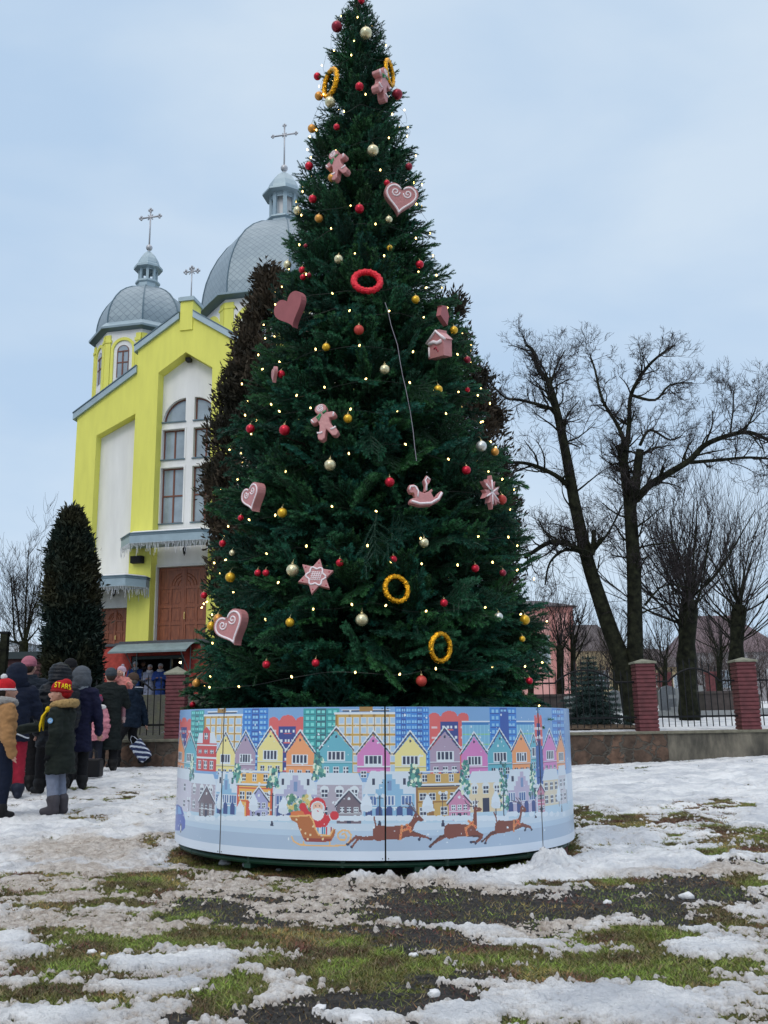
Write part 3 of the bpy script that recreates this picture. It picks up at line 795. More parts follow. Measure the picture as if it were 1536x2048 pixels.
# the sleigh with its driver and sack
GOLD = c8(240, 190, 120); SL = c8(185, 105, 45); SLD = c8(150, 50, 40); RED = c8(214, 28, 50)
line(P(1, [(905, 1010), (920, 1045), (965, 1070), (1080, 1075), (1200, 1078), (1290, 1072), (1325, 1040), (1330, 1000), (1310, 972), (1270, 965), (1240, 985), (1235, 1015), (1255, 1035), (1285, 1035), (1300, 1012), (1285, 990), (1265, 995)]), .011, GOLD)
for x in (990, 1180): line(P(1, [(x, 1045), (x, 1075)]), .010, GOLD)
gg = random.Random(3)
for i in range(80):
    u, v = Z(1, 880 + gg.random() * 170, 720 + gg.random() * 110 + 0); el(u, v, .015, .015, [c8(60, 130, 110), c8(220, 200, 120), c8(150, 190, 190), c8(230, 235, 220), c8(90, 150, 120)][gg.randrange(5)], 7)
poly(P(1, [(900, 835), (970, 825), (1060, 845), (1060, 880), (900, 875)]), c8(225, 120, 60))
poly(P(1, [(1030, 850), (1085, 820), (1150, 850), (1180, 900), (1150, 945), (1060, 945), (1030, 900)]), RED)
line(P(1, [(1045, 870), (1010, 835), (990, 800)]), .035, RED); u, v = Z(1, 985, 800); el(u, v, .026, .028, RED)
line(P(1, [(1130, 895), (1160, 885), (1190, 870)]), .042, RED); line(P(1, [(1178, 858), (1192, 890)]), .016, WHT); u, v = Z(1, 1212, 862); el(u, v, .030, .030, RED)
u, v = Z(1, 1092, 795); el(u, v, .058, .056, RED); el(u, v - .012, .050, .045, WHT); el(u, v - .006, .036, .030, c8(240, 190, 165)); el(u, v - .052, .044, .042, c8(235, 238, 240)); el(u, v - .032, .008, .004, RED)
for s in (-1, 1): el(u + s * .014, v + .003, .004, .005, INK)
poly(P(1, [(1065, 945), (1205, 945), (1200, 1000), (1080, 1000)]), c8(210, 225, 235))
for i, c in enumerate((RED, c8(60, 150, 200), WHT, c8(40, 110, 180), c8(60, 160, 190), RED, c8(230, 225, 225), c8(160, 60, 90))):
    x = 1072 + i * 16; poly(P(1, [(x, 945), (x + 10, 945), (x + 10, 998), (x, 998)]), c)
poly(P(1, [(893, 868), (1035, 862), (1058, 900), (1075, 960), (1095, 1000), (1120, 1010), (1180, 1008), (1200, 975), (1205, 955), (1220, 962), (1212, 1005), (1190, 1040), (1150, 1050), (1010, 1048), (985, 1020), (960, 960), (945, 915), (905, 895)]), SL)
poly(P(1, [(985, 1020), (1080, 1022), (1195, 1028), (1180, 1048), (1010, 1050)]), SLD)
line(P(1, [(895, 868), (1035, 860), (1060, 900), (1078, 960), (1100, 1000), (1180, 1004), (1203, 960)]), .010, GOLD)
for x, y in ((970, 962), (1005, 990), (1020, 1030), (1060, 940), (940, 890), (1130, 1030), (1040, 1000)):
    u, v = Z(1, x, y); el(u, v, .007, .008, c8(235, 215, 170))
# three running reindeer
BR, BRD, BRL = c8(125, 62, 48), c8(84, 38, 34), c8(225, 150, 90)
def deer(bodyp, neckp, hind, fore, fore2, ant, tail, collar, hoof, eye):
    for L2 in (hind, fore2, fore): 
        for i in range(len(L2) - 1): line(P(2, L2[i:i + 2]), .026 - .014 * i / max(1, len(L2) - 2), BR if L2 is not fore2 else BRD)
    poly(P(2, bodyp), BR); poly(P(2, neckp), BR)
    line(P(2, tail), .010, BR)
    for a in ant: line(P(2, a), .006, c8(90, 75, 95))
    for c in collar: line(P(2, c), .016, BRL); 
    for c in collar:
        for t in (.15, .4, .65, .9): u, v = Z(2, c[0][0] + (c[-1][0] - c[0][0]) * t, c[0][1] + (c[-1][1] - c[0][1]) * t); el(u, v, .004, .005, RED, 6)
    for h in hoof: u, v = Z(2, *h); el(u, v, .012, .009, INK, 8)
    u, v = Z(2, *eye); el(u, v, .004, .004, WHT, 6)
deer([(25, 950), (60, 930), (120, 938), (200, 935), (270, 930), (300, 960), (285, 1000), (215, 1035), (130, 1030), (60, 1045), (20, 1030)],
     [(265, 935), (300, 890), (315, 850), (330, 838), (370, 880), (385, 892), (370, 905), (340, 900), (320, 925), (300, 975), (270, 985)],
     [(40, 1020), (-40, 1025), (-100, 1015), (-130, 1040), (-155, 1065)], [(270, 990), (330, 1000), (390, 1012), (430, 1028)], [(270, 1000), (310, 985), (365, 1005), (350, 1028)],
     [[(325, 845), (300, 800), (255, 770)], [(325, 845), (295, 810), (280, 770)], [(310, 815), (265, 805), (220, 800)], [(330, 845), (312, 800), (300, 770)]],
     [(45, 940), (35, 900), (30, 870)], [[(228, 935), (215, 1032)], [(232, 970), (290, 945)], [(262, 925), (290, 975)]], [(-158, 1068), (-130, 1085), (430, 1030), (350, 1032)], (338, 868))
line(P(2, [(-40, 1025), (-90, 1035), (-125, 1082)]), .013, BR)
deer([(530, 950), (560, 925), (620, 920), (680, 925), (740, 930), (760, 970), (720, 1005), (640, 1010), (560, 1030), (525, 1000)],
     [(725, 940), (735, 880), (740, 810), (752, 798), (790, 805), (803, 818), (790, 832), (765, 835), (765, 890), (768, 950), (745, 985)],
     [(545, 1000), (500, 1025), (465, 1050), (432, 1080)], [(720, 985), (770, 985), (803, 1005), (785, 1035), (755, 1058)], [(700, 1000), (760, 1000), (800, 1015), (760, 1050), (725, 1050)],
     [[(748, 800), (720, 795), (690, 780), (675, 755)], [(752, 798), (760, 770), (755, 740)], [(720, 795), (700, 800)], [(757, 775), (775, 760)]],
     [(545, 940), (560, 922), (535, 945)], [[(680, 950), (692, 1005)], [(700, 900), (760, 945)], [(685, 955), (735, 905)]], [(430, 1082), (720, 1052), (755, 1060)], (765, 815))
line(P(2, [(530, 1010), (500, 1010), (470, 1040), (425, 1080)]), .013, BRD)
deer([(895, 920), (920, 895), (980, 900), (1040, 890), (1070, 920), (1050, 960), (1000, 975), (930, 990), (895, 975)],
     [(1045, 905), (1070, 860), (1075, 800), (1085, 785), (1110, 805), (1118, 825), (1105, 838), (1088, 835), (1080, 880), (1070, 930)],
     [(915, 975), (870, 990), (840, 1020), (825, 1055)], [(1050, 935), (1090, 925), (1145, 945), (1155, 960)], [(1050, 945), (1085, 930), (1120, 940), (1108, 962)],
     [[(1085, 790), (1065, 760), (1040, 730)], [(1082, 785), (1050, 765), (1015, 755)], [(1085, 790), (1078, 750), (1060, 735)]],
     [(908, 910), (900, 870), (885, 835)], [[(1030, 895), (1028, 975)], [(1035, 935), (1065, 900)], [(1050, 890), (1070, 925)]], [(825, 1058), (803, 1045), (1155, 962), (1108, 965)], (1092, 812))
line(P(2, [(900, 980), (860, 990), (805, 1045)]), .012, BRD)
# printed snow flakes
for i in range(330):
    u = (g.random() * 2 - 1) * UMAX * .98; v = .07 + g.random() * (H_ - .09); r = .0035 + .006 * g.random() ** 3; el(u, v, r, r, WHT * 1.05, 8)

IMG = IMG * .92 + .055
M_PRINT = mat('printed_vinyl', rough=0.28, attr=True, spec=0.5, noise=0.03, nscale=1.5)
M_STEELG = mat('green_painted_steel', (0.006, 0.042, 0.024), rough=0.45, noise=0.3, nscale=12)
M_DARK = mat('dark_gap', (0.015, 0.015, 0.017), rough=0.9)
drum = thing('tree_base_drum', DRUM_C, 'round drum printed with a snowy town, sleigh and reindeer under the Christmas tree', 'tree base', A=DRUM_A)
seams = [drum_uv(444, 1560)[0] / DRUM_R, drum_uv(770.5, 1560)[0] / DRUM_R, drum_uv(1081, 1560)[0] / DRUM_R]
st = (seams[2] - seams[0]) / 2
bounds = [seams[0] - st, seams[0], seams[1], seams[2], seams[2] + st]
rest = (2 * PI - 4 * st) / 3
bounds += [bounds[-1] + rest, bounds[-1] + 2 * rest]
IMGB = IMG[:, ::-1]
def panel(a0, a1):
    gap = 0.0055 / DRUM_R
    a0 += gap; a1 -= gap
    n = max(8, int((a1 - a0) * DRUM_R / CELL)); m = NV
    A_ = np.linspace(a0, a1, n + 1); Zv = np.linspace(0, DRUM_H, m + 1)
    AA, ZZ = np.meshgrid(A_, Zv)
    V = np.stack([DRUM_R * np.sin(AA), -DRUM_R * np.cos(AA), ZZ], -1).reshape(-1, 3)
    i = np.arange(m)[:, None] * (n + 1); j = np.arange(n)[None]
    F = np.stack([i + j, i + j + 1, i + n + 2 + j, i + n + 1 + j], -1).reshape(-1, 4)
    ac = (A_[:-1] + A_[1:]) / 2; ac = (ac + PI) % (2 * PI) - PI
    uu = ac * DRUM_R; back = np.abs(ac) > UMAX / DRUM_R * .995
    uu = np.where(back, (np.abs(ac) - PI) * np.sign(ac) * -DRUM_R, uu)
    iu = np.clip(((uu + UMAX) / CELL).astype(int), 0, NU - 1)
    colr = IMG[np.clip(np.arange(m), 0, NV - 1)][:, iu].reshape(-1, 3)
    # backing rim so the panel has thickness
    mb = MB(); mb.add(V, F)
    t = 0.012
    rim_o = np.concatenate([V[:n + 1], V[-(n + 1):]]); rim_i = rim_o.copy(); rim_i[:, :2] *= (DRUM_R - t) / DRUM_R
    k = np.arange(n)
    base = mb.n; mb.add(np.concatenate([rim_o, rim_i]), [np.stack([k + 1, k, k + 2 * (n + 1), k + 1 + 2 * (n + 1)], 1), np.stack([k + n + 1, k + n + 2, k + 3 * (n + 1) + 1, k + 3 * (n + 1)], 1), np.stack([k + 2 * (n + 1), k + 3 * (n + 1), k + 3 * (n + 1) + 1, k + 2 * (n + 1) + 1], 1)])
    o = mb.build('printed_panel', M_PRINT, drum)
    nf = len(o.data.polygons)
    at = o.data.attributes.new('col', 'FLOAT_COLOR', 'CORNER')
    cc = np.ones((nf, 4)); cc[:, :3] = 0.55; cc[:len(colr), :3] = colr
    assert nf == len(colr) + 3 * n
    at.data.foreach_set('color', np.repeat(cc, 4, 0).astype(np.float32).ravel())
    return o
bb = bounds + [bounds[0] + 2 * PI]
for a0, a1 in zip(bb[:-1], bb[1:]): panel(a0, a1)
# inner frame: two hoops, posts, deck
mb = MB()
for z in (-0.035, DRUM_H - .06):
    t = np.linspace(0, 2 * PI, 73); mb.tube(np.stack([(DRUM_R - .05) * np.cos(t), (DRUM_R - .05) * np.sin(t), 0 * t + z], 1), .018, 6, cap=False)
for k in range(14):
    a = k * 2 * PI / 14 + .1; c, s = (DRUM_R - .05) * math.cos(a), (DRUM_R - .05) * math.sin(a); mb.tube([(c, s, -.05), (c, s, DRUM_H - .05)], .018, 6)
for k in range(4):
    a = k * PI / 4 + .2; mb.box(-DRUM_R + .05, DRUM_R - .05, -.03, .03, -.085, -.025, TR((0, 0, 0), rotm('Z', a)))
mb.build('frame', M_STEELG, drum)
mb = MB(); mb.lathe([(0.02, 0.0), (DRUM_R - .06, 0.0), (DRUM_R - .06, 0.02), (0.02, 0.02)], 48)
mb.build('floor_plate', M_DARK, drum)
mb = MB()
for a in bounds[:5]:
    for z in (.012, DRUM_H - .012, .5): mb.ball(((DRUM_R + .001) * math.sin(a + .012), -(DRUM_R + .001) * math.cos(a + .012), z), .004, 6); mb.ball(((DRUM_R + .001) * math.sin(a - .012), -(DRUM_R + .001) * math.cos(a - .012), z), .004, 6)
rv = mb.build('rivets', M_DARK, drum); rv['kind'] = 'stuff'
# bricks wedged under the drum
M_BRICK = mat('old_red_brick', (0.19, 0.065, 0.05), rough=0.85, noise=0.3, nscale=20, bump=0.5, color2=(0.12, 0.06, 0.05))
M_ORB = mat('yellow_wooden_block', (0.45, 0.20, 0.05), rough=0.8, noise=0.25, nscale=20)
for (px, py, m, lb, rz) in ((465, 1722, M_BRICK, 'reddish brick wedged under the left seam of the drum', .4), (1110, 1706, M_BRICK, 'red brick under the right side of the drum', -.6),
                        (965, 1724, M_BRICK, 'brown brick lying beside the orange block under the drum', .2), (940, 1714, M_ORB, 'orange block wedged under the drum right of centre', .1)):
    gx, gy, gzz = ground_point(px, py + 4)
    mb = MB(); mb.box(-.095, .095, -.05, .05, 0, .075 if m is M_BRICK else .045); o = mb.build('brick', m)
    bv = o.modifiers.new('b', 'BEVEL'); bv.width = .006; bv.segments = 2
    o.location = (gx, gy + .03, gzz + (.0 if m is M_BRICK else .045)); o.rotation_euler = (0, 0, rz); tag(o, lb, 'brick', 'bricks under the drum' if m is M_BRICK else None)
# ================================================================== CHRISTMAS TREE
SIL = [(1440, 383, 1098), (1350, 378, 1094), (1250, 398, 1084), (1100, 424, 1050), (1000, 440, 1040), (900, 466, 1012), (800, 487, 982), (700, 512, 948),
       (600, 556, 908), (500, 578, 882), (400, 590, 856), (300, 610, 832), (200, 630, 803), (100, 646, 774), (0, 690, 728), (-60, 706, 713)]
prof = []
for y_, a_, b_ in SIL:
    A0, B0 = aty(a_, y_, DRUM_D), aty(b_, y_, DRUM_D)
    prof.append((A0[2], (A0[0] + B0[0]) / 2, (B0[0] - A0[0]) / 2))
prof = np.array(sorted(prof))
fitx = np.polyfit(prof[:, 0], prof[:, 1], 1)
def ax_x(z): return np.polyval(fitx, z)
def rad(z): return np.interp(z, prof[:, 0], prof[:, 2], left=prof[0, 2], right=0.02)
ZT = prof[-1, 0]
def surf(px, py, k=0.93):
    d = ray(px, py); t = np.linspace(5.2, 13.0, 4000)
    P = np.array([0, 0, CAMH]) + d * t[:, None]
    q = np.hypot(P[:, 0] - ax_x(P[:, 2]), P[:, 1] - DRUM_D) - rad(P[:, 2]) * k
    ins = np.where(q < 0)[0]
    i = ins[0] if len(ins) else int(np.argmin(q))
    p = P[i]; a = math.atan2(p[0] - ax_x(p[2]), DRUM_D - p[1])
    return p, a

def bough_template(g, L=0.40, pairs=5, sp=.0040, wk=1.0, nl=1.0):
    segs = []
    n = 9; t = np.linspace(0, 1, n)
    stem = np.stack([t * L, 0.025 * np.sin(t * 2.5 + g.random() * 6), -0.06 * t ** 2 + .02 * t + .05 * t ** 3], 1)
    segs.append(stem)
    for i in range(pairs):
        f = 0.16 + 0.70 * i / (pairs - 1)
        for s in (-1, 1):
            if g.random() < .06: continue
            fj = f + g.uniform(-.03, .03)
            b = np.array([np.interp(fj, t, stem[:, k]) for k in range(3)])
            l = L * (0.62 - 0.42 * f) * g.uniform(.8, 1.15) + .03
            an = s * R_(g.uniform(34, 52)); q = np.linspace(0, 1, 6)
            ang = an * (1 - .45 * q)
            dx = np.cumsum(np.r_[0, np.cos(ang[1:])]) / 5 * l; dy = np.cumsum(np.r_[0, np.sin(ang[1:])]) / 5 * l
            seg = np.stack([b[0] + dx, b[1] + dy, b[2] - .03 * q ** 2 * g.uniform(0, 1.2) + q * .018 * g.uniform(-1, 1)], 1); segs.append(seg)
            if l > .13:
                for m0, sg in ((2, 1), (3, -1)):
                    if g.random() < .25: continue
                    m = seg[m0]; a2 = ang[m0] + sg * s * R_(g.uniform(30, 45)); l2 = l * g.uniform(.32, .5); q3 = np.linspace(0, 1, 3)
                    segs.append(np.stack([m[0] + q3 * l2 * math.cos(a2), m[1] + q3 * l2 * math.sin(a2), m[2] - .012 * q3], 1))
    V = []; F = []; C = []; n0 = 0
    tw = MB()
    for k, sgm in enumerate(segs):
        dl = np.linalg.norm(np.diff(sgm, axis=0), axis=1); l = dl.sum(); cnt = max(6, int(l / sp) * 4); cl = np.r_[0, np.cumsum(dl)] / l
        u = g.random(cnt) * 1.0; u[: cnt // 12] = g.uniform(.93, 1.0, cnt // 12)
        base = np.stack([np.interp(u, cl, sgm[:, c]) for c in range(3)], 1)
        d = sgm[-1] - sgm[0]; d /= np.linalg.norm(d); A = frame_from(d)
        ph = g.random(cnt) * 2 * PI; fw = g.uniform(.55, 1.25, cnt) + (u > .92) * 1.0
        nd = np.cos(ph)[:, None] * A[:, 0] + np.sin(ph)[:, None] * A[:, 1] + fw[:, None] * d
        nd /= np.linalg.norm(nd, axis=1)[:, None]
        ln = g.uniform(.019, .027, cnt) * (1 - .25 * (u > .9)) * nl; w = np.cross(nd, d + g.normal(0, .3, (cnt, 3))); w /= np.linalg.norm(w, axis=1)[:, None]
        wd = g.uniform(.0016, .0024, cnt) * wk
        v = np.stack([base - w * wd[:, None], base + w * wd[:, None], base + nd * ln[:, None]], 1).reshape(-1, 3)
        V.append(v); F.append(np.arange(3 * cnt).reshape(-1, 3) + n0); n0 += 3 * cnt
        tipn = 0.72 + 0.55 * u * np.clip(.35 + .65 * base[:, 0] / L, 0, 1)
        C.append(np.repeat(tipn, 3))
        tw.tube(sgm[::2] if len(sgm) > 4 else sgm, np.linspace(.0065 if k == 0 else .0055, .003, len(sgm[::2] if len(sgm) > 4 else sgm)), 4, cap=False)
    return np.concatenate(V), np.concatenate(F), np.concatenate(C), np.concatenate(tw.v), np.concatenate(tw.f)

def boughs(n, kr, g, zlo=None, zhi=None, size=(0.8, 1.15)):
    """positions + frames of n boughs whose tips reach kr * outline radius"""
    zz = np.linspace(prof[0, 0] - .10, ZT, 400); w = rad(zz) + .10; w /= w.sum()
    z = g.choice(zz, n, p=w) + g.uniform(-.02, .02, n)
    a = g.uniform(0, 2 * PI, n)
    out = []
    for i in range(n):
        rt = rad(z[i]) * kr * (g.uniform(.78, .99) + .07 * (g.random() < .12)) ; f = np.clip((z[i] - prof[0, 0]) / (ZT - prof[0, 0]), 0, 1)
        sc = g.uniform(*size) * (1 - .42 * f)
        el_ = R_(g.normal(2 + 28 * f, 22)); sc = min(sc, max(.22, rt / (.40 * max(.35, math.cos(el_))) * 1.0)) if f > .5 else sc; L = .40 * sc
        r0 = max(0.0, rt - L * math.cos(el_))
        ca, sa = math.cos(a[i]), math.sin(a[i])
        d = np.array([ca * math.cos(el_), sa * math.cos(el_), math.sin(el_)])
        yaw = g.normal(0, .16); d = rotm('Z', yaw) @ d
        side = np.cross([0, 0, 1], d); side /= np.linalg.norm(side); up = np.cross(d, side)
        rl = g.normal(0, .55); side, up = side * math.cos(rl) + up * math.sin(rl), up * math.cos(rl) - side * math.sin(rl)
        A = np.stack([d, side, up], 1) * sc
        p = np.array([ax_x(z[i]) + r0 * ca, DRUM_D + r0 * sa, z[i] - L * math.sin(el_) * .8])
        out.append((A, p))
    return out
def build_crown():
    g = np.random.default_rng(5)
    T = [bough_template(g, pairs=5 + k % 2) for k in range(8)]
    V = []; F = []; C = []; n0 = 0
    TI = [bough_template(g, pairs=6, sp=.016, wk=3.2) for k in range(5)]
    B = boughs(1250, 1.0, g, size=(.95, 1.45)); n_out = len(B)
    B2 = boughs(1000, .72, g, size=(1.0, 1.35)) + boughs(800, .46, g, size=(1.0, 1.3)) + boughs(300, .25, g, size=(.9, 1.1))
    # small shoots on the upper part and a leader
    for z in np.linspace(ZT - .35, ZT + .02, 12):
        a = g.uniform(0, 2 * PI); el_ = R_(55); d = np.array([math.cos(a) * math.cos(el_), math.sin(a) * math.cos(el_), math.sin(el_)])
        B.append((frame_from(d)[:, [2, 0, 1]] * .4, np.array([ax_x(z), DRUM_D, z])))
    WV = []; WF = []; w0 = 0
    for A, p, inner in [(a_, b_, 0) for a_, b_ in B] + [(a_, b_, 1) for a_, b_ in B2]:
        v, f, c, tv, tf_ = (TI if inner else T)[g.integers(5 if inner else len(T))]
        V.append(v @ A.T + p); F.append(f + n0); n0 += len(v)
        WV.append(tv @ A.T + p); WF.append(tf_ + w0); w0 += len(tv)
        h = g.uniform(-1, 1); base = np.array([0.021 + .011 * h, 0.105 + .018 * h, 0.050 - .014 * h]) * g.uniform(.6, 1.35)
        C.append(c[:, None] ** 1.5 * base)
    V = np.concatenate(V); F = np.concatenate(F); C = np.concatenate(C)
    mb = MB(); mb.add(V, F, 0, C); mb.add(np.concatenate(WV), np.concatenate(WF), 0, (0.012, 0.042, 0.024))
    return mb
xtree = thing('christmas_tree', (ax_x(0.3), DRUM_D, DRUM_GAP + .02), 'tall dark green cone shaped Christmas tree rising from the printed drum', 'christmas tree')
inv = np.eye(4); inv[:3, 3] = -np.array(xtree.matrix_world.translation)
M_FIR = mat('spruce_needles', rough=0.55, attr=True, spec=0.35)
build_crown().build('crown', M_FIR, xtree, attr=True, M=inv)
M_TRUNK = mat('brown_bark', (0.045, 0.032, 0.022), rough=0.9, noise=0.4, nscale=14, bump=0.6)
mb = MB(); mb.tube([(ax_x(z), DRUM_D, z) for z in np.linspace(DRUM_GAP + .02, ZT - .1, 10)], np.linspace(.11, .02, 10), 10)
g = np.random.default_rng(8)
for z in np.linspace(1.0, ZT - .5, 90):
    a = g.uniform(0, 2 * PI); r = rad(z) * .7; mb.tube([(ax_x(z), DRUM_D, z - .1), (ax_x(z) + r * math.cos(a), DRUM_D + r * math.sin(a), z + .02)], [.016, .006], 4)
mb.build('trunk', M_TRUNK, xtree, M=inv)

# ---------------------------------------------------------------- fairy lights
M_BULB = mat('warm_bulb', (1, .8, .45), emis=(1.0, .70, .22), estr=6.5)
M_CABLE = mat('black_cable', (0.01, 0.012, 0.01), rough=0.5)
lights = thing('string_of_lights', (ax_x(1.3), DRUM_D - rad(1.3), 1.3), 'long string of small warm white lights wound round the whole Christmas tree', 'fairy lights')
linv = np.eye(4); linv[:3, 3] = -np.array(lights.matrix_world.translation)
g = np.random.default_rng(21)
turns = 23; N_ = 2600; s_ = np.linspace(0, 1, N_)
# keep the spacing between turns even along the height
zz = prof[0, 0] + .12 + (ZT - prof[0, 0] - .15) * s_
aa = s_ * turns * 2 * PI
wob = fbm(aa * 1.3, s_ * 0 + 2.0, octv=3, seed=4) - .5; wob2 = fbm(aa * 1.6 + 50, s_ * 0, octv=3, seed=14) - .5
zz = zz + wob * .34; rr_ = rad(zz) * (.93 + wob2 * .18)
HX = np.stack([ax_x(zz) + rr_ * np.cos(aa), DRUM_D + rr_ * np.sin(aa), zz], 1)
mb = MB(); mb.tube(HX, .0014, 3, cap=False); mb.build('cable', M_CABLE, lights, M=linv)
acc = np.r_[0, np.cumsum(np.linalg.norm(np.diff(HX, axis=0), axis=1))]
pos = []; s0 = .05
while s0 < acc[-1]:
    pos.append([np.interp(s0, acc, HX[:, k]) for k in range(3)]); s0 += g.uniform(.24, .54)
pos = np.array(pos); c_ = np.array([ax_x(0) * np.ones(len(pos)), DRUM_D * np.ones(len(pos))]).T
pos[:, :2] = c_ + (pos[:, :2] - c_) * g.uniform(.99, 1.06, len(pos))[:, None]
front = pos[:, 1] < DRUM_D + .1
near = np.argsort(-(front * 10.0) + np.linalg.norm(pos - [0, 0, 1], axis=1))
bt = MB(); bt.lathe([(.0015, -.010), (.0055, -.005), (.0066, .001), (.005, .007), (.001, .011)], 8)
b0 = None
for q, i in enumerate(near[:100]):
    if b0 is None:
        b0 = bt.build('bulb', M_BULB, lights, smooth=True); b = b0
    else:
        b = b0.copy(); COL.objects.link(b); b.parent = lights
    b.location = Vector(pos[i] - np.array(lights.matrix_world.translation)); b.rotation_euler = (g.uniform(-1, 1), g.uniform(-1, 1), 0)
mb = MB()
for i in near[100:]:
    v = bt.v[0] @ rotm('X', g.uniform(-1, 1)).T + pos[i]; mb.add(v, bt.f)
o = mb.build('bulbs', M_BULB, lights, smooth=True, M=linv); o['kind'] = 'stuff'
# loose pale wire
P_ = []
for a, b in ((770, 605), (776, 622), (782, 650), (795, 690), (800, 722), (805, 750), (811, 775), (820, 820), (826, 860), (829, 890), (833, 922)):
    p, _ = surf(a, b, 1.0); P_.append(p)
o = MB().tube(P_, .0024, 5).build('hanging_wire', mat('pale_wire', (0.26, 0.24, 0.28), rough=.5)); tag(o, 'thin pale wire hanging down the front of the Christmas tree below the red ring', 'wire')

# ---------------------------------------------------------------- baubles
def bmat(n, c, r=.28, m=.55): return mat(n, c, rough=r, metal=m, noise=.08, nscale=6)
M_RED = bmat('red_bauble', (0.52, 0.012, 0.035)); M_DRED = bmat('dark_red_bauble', (0.25, 0.02, 0.04), .35); M_ORED = bmat('orange_red_bauble', (0.50, 0.055, 0.04), .45, .3)
M_GOLD = bmat('gold_bauble', (0.72, 0.42, 0.03)); M_OGOLD = bmat('orange_gold_bauble', (0.62, 0.29, 0.06), .35); M_CHAMP = bmat('champagne_bauble', (0.66, 0.60, 0.38), .25, .7)
M_SILV = bmat('silver_bauble', (0.62, 0.63, 0.60), .3, .7); M_CAP = mat('bauble_cap', (0.75, 0.62, 0.32), rough=.3, metal=.9)
bb_ = MB(); bb_.ball((0, 0, 0), 1, 28); capb = MB(); capb.lathe([(.2, .96), (.2, 1.12), (.12, 1.16)], 12); 
t_ = np.linspace(0, 2 * PI, 11); capb.tube(np.stack([.13 * np.cos(t_), 0 * t_, 1.24 + .12 * np.sin(t_)], 1), .025, 5, cap=False)
capb.tube([(0, 0, 1.3), (.05, .25, 1.75), (.0, .8, 2.1)], .02, 4)
BM = {}
def bauble(px, py, rp, m, lb):
    p, a = surf(px, py, .985); dist = np.linalg.norm(p - [0, 0, 1]); r = rp / 1930.0 * dist
    outward = np.array([math.sin(a), -math.cos(a), 0])
    rt = thing('bauble', p + outward * r * .3, lb, 'bauble', 'Christmas tree baubles', rz=a)
    if m.name not in BM:
        bo = bb_.build('ball', m, rt, smooth=True); co = capb.build('cap', M_CAP, rt, smooth=True); BM[m.name] = (bo, co)
    else:
        s1, s2 = BM[m.name]; bo = s1.copy(); co = s2.copy()
        for o_ in (bo, co): COL.objects.link(o_); o_.parent = rt
    for o_ in (bo, co): o_.scale = (r, r, r)
    return rt
